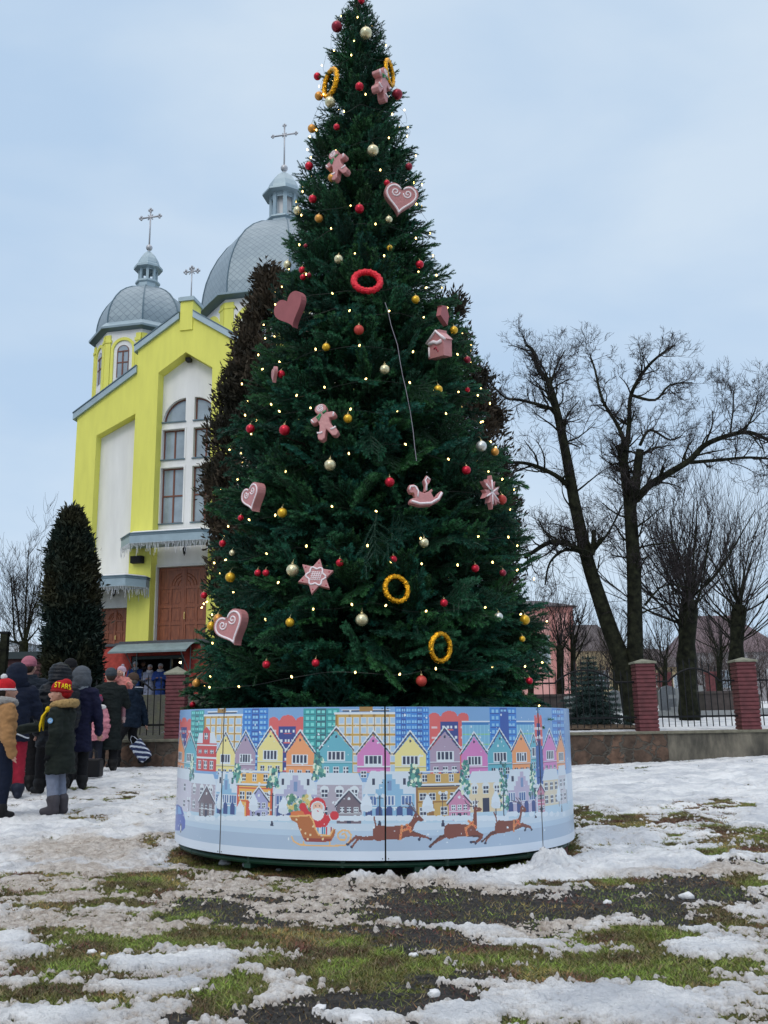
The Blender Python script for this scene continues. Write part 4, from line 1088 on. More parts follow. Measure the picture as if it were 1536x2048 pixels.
BL = [
(722,2,6,M_RED,'red bauble at the very tip of the Christmas tree, cut by the picture edge'),
(676,55,10,M_DRED,'large dark red bauble highest on the left near the tree tip'),
(731,69,11,M_CHAMP,'shiny pale gold bauble nearest the tree tip, right of the dark red one'),
(637,153,7,M_RED,'small red bauble left of the upper gold ring'),
(640,193,8,M_OGOLD,'orange gold bauble at the foot of the upper left gold ring'),
(662,206,10,M_CHAMP,'pale champagne bauble just below the upper left gold ring'),
(719,175,8,M_RED,'red bauble in the middle between the two upper gold rings'),
(792,190,10,M_DRED,'large dark red bauble on the right edge beside the topmost pink gingerbread'),
(626,258,8,M_OGOLD,'orange gold bauble on the left edge at the height of the church cross top'),
(674,255,6,M_RED,'small red bauble right of the orange gold one on the upper left'),
(745,303,11,M_CHAMP,'large champagne bauble in the upper middle, right of the seated gingerbread man'),
(620,333,8,M_RED,'red bauble on the left edge beside the church cupola'),
(665,357,8,M_OGOLD,'orange gold bauble in front of the upper gingerbread man'),
(816,334,7,M_DRED,'maroon bauble on the right edge above the swirled heart'),
(773,367,6,M_RED,'bright red bauble touching the top of the swirled heart high on the tree'),
(627,399,8,M_RED,'red bauble on the left, above an orange gold one and beside the tree edge'),
(719,419,9,M_RED,'red bauble in the middle left of the swirled heart'),
(597,422,8,M_CHAMP,'pale bauble at the left edge in front of the grey dome lantern'),
(639,438,8,M_OGOLD,'orange gold bauble left of middle beneath a red one'),
(777,440,7,M_CHAMP,'dull champagne bauble half hidden below the swirled heart'),
(678,520,9,M_CHAMP,'champagne bauble up and left of the red ring'),
(779,497,6,M_GOLD,'small narrow gold bauble above and right of the red ring'),
(606,541,7,M_RED,'upper red bauble of the cluster of three above the plain rose heart'),
(607,555,6,M_RED,'lower left red bauble of the cluster of three above the plain rose heart'),
(619,551,5,M_DRED,'darkest right bauble of the cluster of three above the plain rose heart'),
(577,530,8,M_CHAMP,'pale bauble at the left edge in front of the big grey dome'),
(612,492,4,M_DRED,'tiny dark red bauble left above the cluster of three red ones'),
(838,530,8,M_RED,'red bauble alone on the right, level with the top of the red ring'),
(830,600,8,M_GOLD,'bright gold bauble right of and lower than the red ring'),
(718,661,10,M_ORED,'matt orange red bauble below the red ring'),
(653,695,8,M_GOLD,'small bright gold bauble left of middle, right of and below the plain rose heart'),
(769,740,10,M_CHAMP,'champagne bauble in the middle beside the hanging pale wire'),
(564,749,8,M_RED,'red bauble beside the narrow pink gingerbread on the left'),
(906,661,8,M_GOLD,'gold bauble at the right edge beside the pink gingerbread house'),
(875,780,9,M_GOLD,'large yellow gold bauble on the right under the pink gingerbread house'),
(933,720,7,M_DRED,'dark red bauble sticking out on the right edge'),
(934,780,5,M_RED,'tiny red bauble right of the large yellow gold one'),
(503,858,9,M_RED,'dark shaded red bauble near the left edge in front of the brown conifer'),
(571,861,11,M_RED,'large glossy red bauble left of the standing gingerbread man'),
(696,838,9,M_GOLD,'gold bauble right of the standing gingerbread man'),
(661,931,12,M_CHAMP,'champagne bauble half covered by twigs below the standing gingerbread man'),
(566,1026,10,M_GOLD,'matt yellow bauble right of the heart with white edging on the left'),
(483,1036,6,M_RED,'small red bauble under the heart with white edging on the left'),
(447,1087,7,M_RED,'small red bauble far left beside the church porch lights'),
(960,893,11,M_SILV,'silver grey bauble on the right, left of a small orange one'),
(988,904,8,M_OGOLD,'small orange bauble at the right edge beside the silver grey one'),
(931,941,9,M_RED,'red bauble between the silver grey one and the rocking horse'),
(779,965,10,M_RED,'red bauble left of the rocking horse'),
(1001,1000,10,M_ORED,'red bauble on the right beside the pink snowflake'),
(847,1086,10,M_CHAMP,'shiny pale gold bauble below the rocking horse'),
(587,1141,13,M_CHAMP,'largest shiny pale gold bauble, left of the pink star'),
(517,1146,7,M_RED,'left one of two red baubles side by side'),
(533,1146,7,M_RED,'right one of two red baubles side by side'),
(680,1126,8,M_RED,'red bauble at the upper right point of the pink star'),
(463,1155,10,M_GOLD,'yellow gold bauble on the left above the lower swirled heart'),
(410,1191,7,M_RED,'red bauble at the left edge in front of the wooden church door'),
(439,1238,10,M_OGOLD,'orange gold bauble touching the lower swirled heart'),
(425,1252,9,M_GOLD,'gold bauble left of the orange gold one by the lower swirled heart'),
(581,1245,9,M_GOLD,'bright gold bauble below the pink star'),
(724,1240,13,M_CHAMP,'large champagne bauble left below the round golden ring'),
(534,1329,8,M_RED,'red bauble low on the left above the drum'),
(632,1326,8,M_RED,'red bauble low in the middle left above the drum'),
(395,1366,8,M_OGOLD,'orange gold bauble lowest on the left edge'),
(387,1409,6,M_RED,'little red bauble just above the left rim of the drum'),
(786,1119,8,M_RED,'red bauble just above the round golden ring'),
(949,1137,8,M_RED,'red bauble low right, above and right of the round golden ring'),
(1004,1146,7,M_DRED,'dull dark red bauble half hidden near the lower right edge'),
(887,1206,8,M_RED,'red bauble right of the round golden ring'),
(995,1234,9,M_SILV,'silver bauble low on the right'),
(1047,1240,10,M_GOLD,'large gold bauble at the lower right edge in front of the pink house'),
(842,1362,11,M_ORED,'large dull red bauble low in the middle right above the drum'),
(1057,1362,7,M_RED,'red bauble at the lower right edge above the drum'),
(1043,1278,6,M_GOLD,'small gold bauble under the large gold one at the lower right edge'),
(1186-720,1106,6,M_CHAMP,'small pale bauble at the left edge beside the porch lights'),
]
for b in BL: bauble(*b)

# ---------------------------------------------------------------- rings
M_RINGG = mat('gold_foil', (0.75, 0.36, 0.02), rough=.22, metal=.95, bump=1.0, bscale=45, noise=.4, nscale=30)
M_RINGR = mat('red_foil', (0.75, 0.01, 0.03), rough=.35, metal=.3, bump=1.0, bscale=60, noise=.2, nscale=40)
def ring(px, py, R1, r1, yaw, pitch, m, lb, roll=0):
    p, a = surf(px, py, 1.0); dist = np.linalg.norm(p - [0, 0, 1]); k = dist / 1930.0
    t = np.linspace(0, 2 * PI, 49)[:-1]; u = np.arange(10) * 2 * PI / 10
    T, U = np.meshgrid(t, u, indexing='ij'); rv = r1 * k * (1 + .12 * np.sin(T * 31 + np.sin(U) * 2)); rv = rv * (1 + .06 * np.sin(U * 3 + T * 17))
    V = np.stack([(R1 * k + rv * np.cos(U)) * np.cos(T), rv * np.sin(U), (R1 * k + rv * np.cos(U)) * np.sin(T)], -1).reshape(-1, 3)
    i = np.arange(48)[:, None]; j = np.arange(10)[None]
    F = np.stack([i * 10 + j, ((i + 1) % 48) * 10 + j, ((i + 1) % 48) * 10 + (j + 1) % 10, i * 10 + (j + 1) % 10], -1).reshape(-1, 4)
    o = MB().add(V, F).build('ring', m, smooth=True)
    o.matrix_world = Matrix.Translation(Vector(p)) @ Matrix(rotm('Z', yaw).tolist()).to_4x4() @ Matrix(rotm('X', pitch).tolist()).to_4x4() @ Matrix(rotm('Y', roll).tolist()).to_4x4()
    tag(o, lb, 'ring ornament', 'foil ring ornaments')
ring(734, 563, 26, 6.5, .1, R_(-20), M_RINGR, 'bright red foil ring hanging in the middle of the Christmas tree')
ring(793, 1178, 26, 5.5, R_(28), R_(-8), M_RINGG, 'round gold foil ring, larger one low in the middle of the tree')
ring(881, 1295, 27, 5.5, R_(42), R_(5), M_RINGG, 'tilted narrow gold foil ring, lowest one above the drum', roll=-.3)
ring(661, 166, 24, 5, R_(-58), R_(0), M_RINGG, 'gold foil ring turned sideways at the upper left of the tree')
ring(779, 146, 22, 4, R_(72), R_(0), M_RINGG, 'gold foil ring seen nearly edge on at the upper right of the tree')

# ---------------------------------------------------------------- gingerbread figures
M_PINK = mat('pink_gingerbread', (0.50, 0.215, 0.215), rough=.38, noise=.10, nscale=14, bump=.2)
M_ROSE = mat('rose_gingerbread', (0.33, 0.10, 0.11), rough=.75, noise=.12, nscale=10)
M_ICE = mat('white_icing', (0.85, 0.76, 0.79), rough=.5)
M_DOT = mat('red_icing', (0.40, 0.03, 0.06), rough=.5); M_GREENI = mat('green_bow', (0.03, 0.22, 0.08), rough=.5)
def heart(n=40):
    t = np.linspace(0, 2 * PI, n, endpoint=False)
    return np.stack([16 * np.sin(t) ** 3, 13 * np.cos(t) - 5 * np.cos(2 * t) - 2 * np.cos(3 * t) - np.cos(4 * t) + 2], 1) / 16.0
def scaled(P, k): return np.asarray(P) * k
def ornament(name, lb, cat, px, py, yaw, pitch, roll, size, outline, thick, m, parts=(), kr=1.02):
    """outline in unit coordinates facing -y; parts: (name, material, [polylines or discs])"""
    p, a = surf(px, py, kr); k = np.linalg.norm(p - [0, 0, 1]) / 1930.0 * size
    A = rotm('Z', yaw) @ rotm('X', pitch) @ rotm('Y', roll)
    rt = thing(name, p, lb, cat, 'gingerbread tree ornaments', A=A)
    mb = MB(); 
    for ol in outline: mb.prism(np.asarray(ol) * k, -thick * k / 2, thick * k / 2)
    o = mb.build('body', m, rt); bv = o.modifiers.new('b', 'BEVEL'); bv.width = .10 * thick * k; bv.segments = 2; bv.limit_method = 'ANGLE'
    for pn, pm, lines in parts:
        mb = MB()
        for ln_ in lines:
            pts, w = ln_[0], ln_[1]
            pts = np.asarray(pts, float)
            if len(pts) == 1: mb.ball((pts[0][0] * k, -thick * k / 2, pts[0][1] * k), (w * k, w * k * .5, w * k), 10)
            else: mb.tube(np.stack([pts[:, 0] * k, np.full(len(pts), -thick * k / 2 - w * k * .1), pts[:, 1] * k], 1), w * k, 6)
        mb.build(pn, pm, rt, smooth=True)
    return rt
def spiral(cx, cy, r0, turns, s, ph, n=26):
    t = np.linspace(0, 1, n); a = ph + s * t * turns * 2 * PI
    return np.stack([cx + r0 * (1 - t * .85) * np.cos(a), cy + r0 * (1 - t * .85) * np.sin(a)], 1)
H1 = heart(); HI = H1 * .82 + [0, .0]
cl = lambda P: np.concatenate([P, P[:1]])
swirl = [(cl(H1[3:-2] * .86)[:-1], .055), (spiral(-.36, .36, .26, 1.4, -1, 0), .045), (spiral(.36, .36, .26, 1.4, 1, PI), .045)]
ornament('gingerbread_heart', 'pink gingerbread heart with white swirls high on the right of the tree', 'ornament', 800, 401, .15, R_(12), R_(8), 33, [H1], .55, M_PINK, [('icing', M_ICE, swirl)])
ornament('gingerbread_heart', 'plain rose coloured heart seen from its back on the left of the tree', 'ornament', 583, 624, R_(-38), R_(5), R_(-12), 38, [H1], .4, M_ROSE)
ornament('gingerbread_heart', 'pink heart with white edging turned sideways, left of the matt yellow bauble', 'ornament', 508, 997, R_(-48), 0, R_(-14), 31, [H1], .6, M_PINK, [('icing', M_ICE, swirl)])
ornament('gingerbread_heart', 'large pink swirled heart low on the left beside two gold baubles', 'ornament', 466, 1258, R_(-32), R_(0), R_(-22), 38, [H1], .55, M_PINK, [('icing', M_ICE, swirl)])
star = [( (1.0 if i % 2 == 0 else .56) * math.sin(i * PI / 6 + .12), (1.0 if i % 2 == 0 else .56) * math.cos(i * PI / 6 + .12)) for i in range(12)]
fl = [((.46 + .07 * math.cos(6 * t)) * math.cos(t), (.46 + .07 * math.cos(6 * t)) * math.sin(t)) for t in np.linspace(0, 2 * PI, 49)]
grid = [([(x, -.24), (x + .1, .26)], .02) for x in np.linspace(-.26, .2, 5)] + [([(-.28, y), (.28, y + .04)], .02) for y in np.linspace(-.2, .2, 5)]
dots = [([(.74 * math.sin(i * PI / 3 + .12), .74 * math.cos(i * PI / 3 + .12))], .045) for i in range(6)]
ornament('gingerbread_star', 'pink six pointed gingerbread star with white net icing low on the tree', 'ornament', 632, 1154, .02, R_(-6), .1, 38, [star], .38, M_PINK,
         [('icing', M_ICE, [(fl, .05)]), ('net', M_ICE, grid), ('dots', M_DOT, dots)])
def circ(cx, cy, r, n=16, sx=1): return [(cx + r * sx * math.cos(t), cy + r * math.sin(t)) for t in np.arange(n) * 2 * PI / n]
def roundlimb(x0, y0, x1, y1, r):
    a = math.atan2(y1 - y0, x1 - x0); P1 = [(x1 + r * math.cos(a + t), y1 + r * math.sin(a + t)) for t in np.linspace(-PI / 2, PI / 2, 9)]
    P0 = [(x0 + r * math.cos(a + t), y0 + r * math.sin(a + t)) for t in np.linspace(PI / 2, 3 * PI / 2, 9)]; return P1 + P0
def man_outline():
    # one closed outline walked by angle: head, arms, legs
    L_ = [(0, .98), (.20, .93), (.31, .78), (.30, .62), (.18, .48), (.30, .42), (.55, .36), (.68, .24), (.64, .08), (.48, .04), (.30, .10), (.28, -.15), (.36, -.40), (.52, -.62), (.54, -.84), (.38, -.97), (.20, -.90), (.10, -.66), (0, -.45)]
    return [(-x, y) for x, y in L_[1:-1]][::-1][::1] + [(0, .98)] + [(x, y) for x, y in L_[1:]]
mo = man_outline()
mo = [(0, .98)] + [(x, y) for x, y in [(.20, .93), (.31, .78), (.30, .62), (.18, .48), (.30, .42), (.55, .36), (.68, .24), (.64, .08), (.48, .04), (.30, .10), (.28, -.15), (.36, -.40), (.52, -.62), (.54, -.84), (.38, -.97), (.20, -.90), (.10, -.66)]] + [(0, -.45)] + [(-x, y) for x, y in [(.10, -.66), (.20, -.90), (.38, -.97), (.54, -.84), (.52, -.62), (.36, -.40), (.28, -.15), (.30, .10), (.48, .04), (.64, .08), (.68, .24), (.55, .36), (.30, .42), (.18, .48), (.30, .62), (.31, .78), (.20, .93)]]
manp = [('icing', M_ICE, [(spiral(0, .72, .20, 2.2, 1, .5), .028), ([(-.50, -.50), (-.36, -.56), (-.22, -.54)], .05), ([(.50, -.50), (.36, -.56), (.22, -.54)], .05), ([(.52, .1), (.60, .3)], .04), ([(-.52, .1), (-.60, .3)], .04)]),
        ('bow', M_GREENI, [([(-.05, .43), (-.30, .30), (-.26, .12), (-.06, .40)], .055), ([(.05, .43), (.26, .5)], .06)])]
ornament('gingerbread_man', 'standing pink gingerbread man with a green bow in the middle of the tree', 'ornament', 650, 845, R_(-12), R_(-4), R_(-16), 40, [mo], .42, M_PINK, manp)
ornament('gingerbread_man', 'pink gingerbread man high on the tree behind an orange gold bauble', 'ornament', 676, 331, R_(-30), R_(-4), R_(-18), 34, [mo], .42, M_PINK, manp)
ornament('gingerbread_man', 'pink gingerbread man seen edge on beside the upper right gold ring', 'ornament', 762, 168, R_(62), 0, R_(14), 36, [mo], .42, M_PINK, manp)
rock = [(-1, -.62), (-.98, -.75), (-.4, -.92), (.3, -.85), (.80, -.52), (1.0, -.15), (.92, .0), (.74, -.05), (.55, -.3), (.46, -.42), (.30, -.28), (.36, -.10), (.18, .04), (.05, .0), (-.12, .05), (-.30, .42), (-.22, .58), (-.40, .62), (-.60, .72), (-.70, .52), (-.95, .28), (-.92, .10), (-.68, .12), (-.55, -.10), (-.52, -.48), (-.62, -.58), (-.85, -.55)]
rock = [(-.98, -.60), (-.98, -.78), (-.4, -.92), (.25, -.86), (.78, -.56), (1.02, -.12), (.90, .02), (.70, -.12), (.45, -.42), (.30, -.10), (.42, .0), (.34, .12), (.16, -.05), (-.10, -.16), (-.40, -.06), (-.46, .20), (-.70, .34), (-.96, .28), (-1.02, .04), (-.90, -.18), (-.70, -.18), (-.62, -.48), (-.80, -.50)]
pole_ = [(-.12, -.1), (-.02, .30), (-.10, .62), (.08, .92), (.34, .70), (.26, .50), (.10, .30), (.04, -.05)]
ornament('gingerbread_horse', 'pink rocking horse ornament with white icing on the right of the tree', 'ornament', 850, 983, R_(14), R_(-6), R_(0), 36, [rock, pole_], .40, M_PINK,
         [('icing', M_ICE, [([(-.88, -.66), (-.4, -.80), (.25, -.74), (.70, -.46), (.92, -.10)], .07), ([(-.50, -.4), (-.45, -.05), (-.62, .22), (-.88, .2), (-.95, .0)], .05), ([(.02, .0), (.06, .4), (.0, .6), (.12, .8), (.26, .66)], .05)]),
          ('dots', M_DOT, [([(x, y)], .04) for x, y in ((-.8, .05), (-.7, .2), (-.85, .18), (.6, -.42), (.35, -.62), (.05, -.72), (-.3, -.76), (.82, -.15), (.1, .5), (.15, .72))])])
house = [(-.8, -.9), (.8, -.9), (.8, .25), (.95, .25), (.3, .80), (.3, .98), (.1, .98), (.1, .90), (0, 1.0), (-.95, .25), (-.8, .25)]
ornament('gingerbread_house', 'pink gingerbread house turned sideways on the right side of the tree', 'ornament', 880, 690, R_(-52), R_(6), R_(8), 29, [house], .75, M_PINK,
         [('icing', M_ICE, [([(-.95, .2), (0, .92), (.9, .2)], .10), ([(-.7, .1), (-.2, .2), (.2, .05), (.6, .15)], .14), ([(-.7, -.1), (-.7, -.8)], .08)]), ('dots', M_DOT, [([(-.2, -.3), (.0, -.2), (.1, -.4)], .06), ([(.2, -.5)], .07)])])
flake = []
for i in range(24):
    r = (1.0, .62, .80, .34)[i % 4] if i % 4 != 3 else .34
    flake.append((r * math.sin(i * PI / 12), r * math.cos(i * PI / 12)))
ornament('gingerbread_snowflake', 'pink jagged snowflake ornament at the right edge beside a red bauble', 'ornament', 980, 985, R_(52), 0, 0, 36, [flake], .3, M_PINK, [('icing', M_ICE, [([(0, 0), (.7 * math.sin(i * PI / 3), .7 * math.cos(i * PI / 3))], .05) for i in range(6)])])
ornament('gingerbread_heart', 'small rose heart seen edge on beside a red bauble on the left', 'ornament', 549, 750, R_(-72), 0, 0, 17, [H1], .4, M_PINK)
ornament('gingerbread_house', 'rose ornament half hidden at the right edge above the pink house', 'ornament', 886, 628, R_(60), 0, R_(20), 20, [house], .5, M_ROSE)
# ================================================================== CHURCH
CA = R_(12)
CU = np.array([math.cos(CA), -math.sin(CA), 0]); CN = np.array([-math.sin(CA), -math.cos(CA), 0])
CO = aty(290, 1280, 36.0)
CZ0 = CO[2]
def fac(px, py, dep=0.0):
    d = ray(px, py); P0 = CO - CN * dep
    t = np.dot(P0 - np.array([0, 0, CAMH]), CN) / np.dot(d, CN)
    P = np.array([0, 0, CAMH]) + d * t
    return float(np.dot(P - CO, CU)), float(P[2])
# local church frame: x = along the facade, y = depth behind the facade, z = height
church = thing('church', (CO[0], CO[1], 1.0), 'yellow and white church with grey blue domes behind the Christmas tree', 'church', rz=-CA)
def CM(mb, name, mats, parent=None, smooth=False):
    o = mb.build(name, mats, church if parent is None else parent, smooth=smooth, M=TR((0, 0, -1.0)) )
    return o
M_YEL = mat('yellow_plaster', (0.76, 0.74, 0.15), rough=.85, noise=.07, nscale=1.6, tscale=(2.2, 2.2, .35), bump=.15, bscale=60)
M_WHI = mat('white_plaster', (0.78, 0.78, 0.78), rough=.9, noise=.08, nscale=1.6, tscale=(2.2, 2.2, .35), bump=.15, bscale=60)
M_ZINC = mat('grey_blue_sheet_metal', (0.30, 0.39, 0.44), rough=.42, metal=.25, noise=.10, nscale=3)
M_ZDARK = mat('dark_sheet_metal', (0.10, 0.16, 0.20), rough=.45, metal=.2)
M_BRN = mat('brown_window_frame', (0.16, 0.055, 0.035), rough=.55)
M_GLASS = mat('window_glass', (0.26, 0.32, 0.38), rough=.08, metal=.0, spec=1.0, noise=.25, nscale=1.3)  # base colour lightened to stand in for reflected sky
M_WOOD = mat('varnished_door_wood', (0.20, 0.055, 0.025), rough=.45, noise=.28, nscale=3.5, tscale=(6, 6, .8), color2=(0.28, 0.085, 0.035))
M_SILVER = mat('galvanised_cross', (0.42, 0.43, 0.46), rough=.4, metal=.5)
SL = 0.66; UC = 1.28; HW = 2.08       # gable slope, centre, half width of the middle bay
def ez(u): return 17.48 - SL * abs(u - UC)      # roof line of the middle bay
def wz(u): return 15.17 - SL * (-.80 - u)       # roof line of the left wing
BASEZ = 1.6
# --- middle bay: yellow frame with a pointed recess
ul, ur = UC - HW, UC + HW
rl, rr2 = .13, 2 * UC - .13
rz0, rza = 14.93, 14.93 + SL * (UC - rl)
mb = MB()
mb.prism([(ul, BASEZ), (rl, BASEZ), (rl, rz0), (UC, rza), (UC, ez(UC)), (ul, ez(ul))], 0, .5)
mb.prism([(ur, BASEZ), (rr2, BASEZ), (rr2, rz0), (UC, rza), (UC, ez(UC)), (ur, ez(ur))], 0, .5)
# left wing frame
WL = -3.36; pl = -2.47; pt = 13.30
mb.prism([(WL, BASEZ), (pl, BASEZ), (pl, pt - SL * (-.8 - pl) * .72), (ul - .002, pt), (ul - .002, wz(ul)), (WL, wz(WL))], .03, .43)
WR = 2 * UC - WL; pr = 2 * UC - pl
mb.prism([(WR, BASEZ), (pr, BASEZ), (pr, pt - SL * (-.8 - pl) * .72), (ur + .002, pt), (ur + .002, wz(ul)), (WR, wz(WL))], .03, .43)
CM(mb, 'facade', M_YEL)
# --- recessed white walls with real openings
def wall_with_holes(x0, x1, z0, z1, holes, y0, y1, mb):
    """axis aligned openings (x0,x1,z0,z1) cut out of a rectangle, as boxes"""
    xs = sorted(set([x0, x1] + [h[0] for h in holes] + [h[1] for h in holes])); zs = sorted(set([z0, z1] + [h[2] for h in holes] + [h[3] for h in holes]))
    for a, b in zip(xs[:-1], xs[1:]):
        run = None
        for c, d in zip(zs[:-1], zs[1:]):
            hole = any(h[0] <= (a + b) / 2 <= h[1] and h[2] <= (c + d) / 2 <= h[3] for h in holes)
            if not hole: run = (run[0], d) if run else (c, d)
            else:
                if run: mb.box(a, b, y0, y1, *run)
                run = None
        if run: mb.box(a, b, y0, y1, *run)
wl0, wl1, wr0, wr1 = .17, 1.13, 1.50, 2.46
DZ = 4.05; DT = 7.08; DL, DR = .17, 2.30
mb = MB()
holes = [(wl0, wl1, 8.82, 11.07), (wr0, wr1, 8.82, 11.07), (wl0, wl1, 11.42, 12.66), (wr0, wr1, 11.42, 12.66), (DL, DR + .02, DZ, DT)]
holes += [(wl0, wl1, 12.98, 13.95), (wr0, wr1, 12.98, 13.95)]
wall_with_holes(rl - .06, rr2 + .06, BASEZ, 14.9, holes, .5, .86, mb)
mb.prism([(rl - .06, 14.9), (rr2 + .06, 14.9), (UC, rza + .1)], .5, .86)
# arched heads: spandrels filling the corner outside a quarter circle
Rq = wl1 - wl0
for s, xi in ((1, wl1), (-1, wr0)):
    t = np.linspace(0, PI / 2, 14)
    arc = [(xi - s * Rq * math.cos(a), 12.98 + .97 * math.sin(a)) for a in t]
    mb.prism([(xi - s * (Rq + .002), 13.952), (xi - s * (Rq + .002), 12.98)] + arc, .502, .85)
CM(mb, 'recessed_wall', M_WHI)
mb = MB()
wall_with_holes(WL + .1, ul, BASEZ, 12.0, [(-2.12, -.94, DZ - .6, 5.56)], .43, .7, mb)
mb.prism([(WL + .1, 12.0), (ul, 12.0), (ul, wz(ul) - .3), (WL + .1, wz(WL) - .3)], .431, .7)
mb.box(ur, WR - .1, .43, .7, BASEZ, 12.5)
CM(mb, 'wing_wall', M_WHI)
# white window surrounds (flat bands)
mb = MB()
for s, (a, b) in enumerate(((wl0, wl1), (wr0, wr1))):
    for z0, z1 in ((8.82, 11.07), (11.42, 12.66)):
        mb.box(a - .06, a, .47, .5, z0 - .02, z1 + .06); mb.box(b, b + .06, .47, .5, z0 - .02, z1 + .06); mb.box(a, b, .47, .5, z1, z1 + .06)
CM(mb, 'window_surround', M_WHI)
# windows
def window(a, b, z0, z1, y, nx=2, nz=1, arch=0, parent=None, fr=.055, name='window'):
    w = MB()
    if arch == 0:
        w.box(a, a + fr, y, y + .07, z0, z1); w.box(b - fr, b, y, y + .07, z0, z1); w.box(a + fr, b - fr, y, y + .07, z0, z0 + fr); w.box(a + fr, b - fr, y, y + .07, z1 - fr, z1)
        for i in range(1, nx): x = a + (b - a) * i / nx; w.box(x - fr * .6, x + fr * .6, y + .003, y + .067, z0 + fr, z1 - fr)
        for i in range(1, nz): z = z0 + (z1 - z0) * i / nz; w.box(a + fr, b - fr, y - .004, y + .06, z - fr * .55, z + fr * .55)
        gl = [(a + .02, z0 + .02), (b - .02, z0 + .02), (b - .02, z1 - .02), (a + .02, z1 - .02)]
    else:
        xi = b if arch == 1 else a; s = 1 if arch == 1 else -1; R = b - a
        t = np.linspace(0, PI / 2, 16); H = z1 - z0
        arc = [(xi - s * R * math.cos(q), z0 + H * math.sin(q)) for q in t]; arc2 = [(xi - s * (R - fr) * math.cos(q), z0 + (H - fr) * math.sin(q)) for q in t]
        for i in range(15): w.prism([arc[i], arc[i + 1], arc2[i + 1], arc2[i]], y, y + .07)
        w.box(min(xi, xi - s * fr), max(xi, xi - s * fr), y + .002, y + .068, z0, z1 - fr); w.box(a, b, y - .003, y + .065, z0, z0 + fr)
        gl = [(xi, z0 + .02)] + [(x, z) for x, z in arc2]
    f = CM(w, name, M_BRN, parent)
    q = MB(); q.prism(gl, y + .03, y + .045); p = q.build('pane', M_GLASS, f, M=TR((0, 0, -1.0)))
    q = MB(); q.box(a - .04, b + .04, .44, y + .02, z0 - .05, z0 - .005); q.build('sill', M_ZDARK, f, M=TR((0, 0, -1.0)))
    return f
for a, b, ar in ((wl0, wl1, 1), (wr0, wr1, 2)):
    window(a, b, 8.82, 11.07, .66, 2, 2); window(a, b, 11.42, 12.66, .66, 2, 1); window(a, b, 12.98, 13.95, .66, arch=ar)
mb = MB()
for a, b in ((wl0, wl1), (wr0, wr1)): mb.box(a - .1, b + .1, .95, .98, 8.6, 14.3)
for k in range(2): pass
CM(mb, 'curtain', mat('pale_curtain', (0.22, 0.27, 0.32), rough=.9, noise=.2, nscale=3, tscale=(9, 9, .4)))
# doors
def door(a, b, z0, z1, y, arch=True):
    mid = (a + b) / 2
    w = MB(); w.box(a, b, y + .03, y + .09, z0, z1)
    H = z1 - z0
    for (c, d) in ((a, mid), (mid, b)):
        W = d - c; fr = W * .09
        w.box(c + .012, c + fr, y, y + .03, z0, z1); w.box(d - fr, d - .012, y, y + .03, z0, z1); w.box((c + d) / 2 - fr * .4, (c + d) / 2 + fr * .4, y + .002, y + .03, z0, z0 + H * .72)
        for f in (.0, .26, .48, .72, .96): w.box(c + fr, d - fr, y + .004, y + .03, z0 + H * f, z0 + H * (f + .035))
        for f in (.0, .26, .48):
            for x0, x1 in ((c + fr, (c + d) / 2 - fr * .4), ((c + d) / 2 + fr * .4, d - fr)): 
                w.box(x0 + W * .05, x1 - W * .05, y + .015, y + .031, z0 + H * (f + .06), z0 + H * (f + (.20 if f else .22)))
    t = np.linspace(0, PI, 21); r = (b - a) * .24
    for k, rr in enumerate((r, r * .78, r * .5)): w.tube([(mid + rr * math.cos(q), y + .024, z0 + H * .76 + rr * .95 * math.sin(q)) for q in t], .018, 4)
    w.box(mid - .03, mid + .03, y - .012, y + .02, z0, z1)
    o = CM(w, 'door', M_WOOD)
    h = MB(); 
    for s in (1,): h.box(mid + .035, mid + .075, y - .03, y - .012, z0 + H * .33, z0 + H * .42); h.tube([(mid + .055, y - .02, z0 + H * .40), (mid + .055, y - .07, z0 + H * .40), (mid + .055, y - .07, z0 + H * .34)], .012, 6)
    h.build('handle', mat('brass_handle', (0.7, 0.5, 0.2), rough=.3, metal=.9), o, M=TR((0, 0, -1.0)))
    return o
door(DL, DR, DZ, DT, .62); door(-2.12, -.94, DZ - .3, 5.56, .50)
mb = MB(); mb.box(DL - .12, DL, .42, .5, DZ, DT + .1); mb.box(DL, DR + .1, .42, .5, DT, DT + .1); mb.box(-2.2, -2.12, .36, .43, DZ - .3, 5.64); mb.box(-2.12, -.94, .36, .43, 5.56, 5.64)
CM(mb, 'door_surround', M_WHI)
# roof edges
mb = MB()
def strip(p, q, y0, y1, t=.30, off=.0):
    (x0, z0), (x1, z1) = p, q
    return [(x0, z0 + off), (x1, z1 + off), (x1, z1 - t + off), (x0, z0 - t + off)], y0, y1
for s in (-1, 1):
    P, a, b = strip((UC + s * (HW + .12), ez(UC + HW + .12) + .10), (UC + s * .30, ez(UC + .30) + .10), -.12, 20, .26); mb.prism(P, a, b)
    P, a, b = strip((UC + s * (UC - WL + .14), wz(WL - .14) + .10), (UC + s * (HW + .002), wz(ul) + .10), -.09, 20, .26); mb.prism(P, a, b)
CM(mb, 'roof', M_ZINC)
mb = MB()
for s in (-1, 1):
    P, a, b = strip((UC + s * (HW + .13), ez(UC + HW + .13) + .125), (UC + s * .30, ez(UC + .30) + .125), -.15, 20, .045, .03); mb.prism(P, a, b)
    P, a, b = strip((UC + s * (UC - WL + .15), wz(WL - .15) + .125), (UC + s * (HW + .002), wz(ul) + .125), -.12, 20, .045, .03); mb.prism(P, a, b)
CM(mb, 'roof_edge', M_ZDARK)
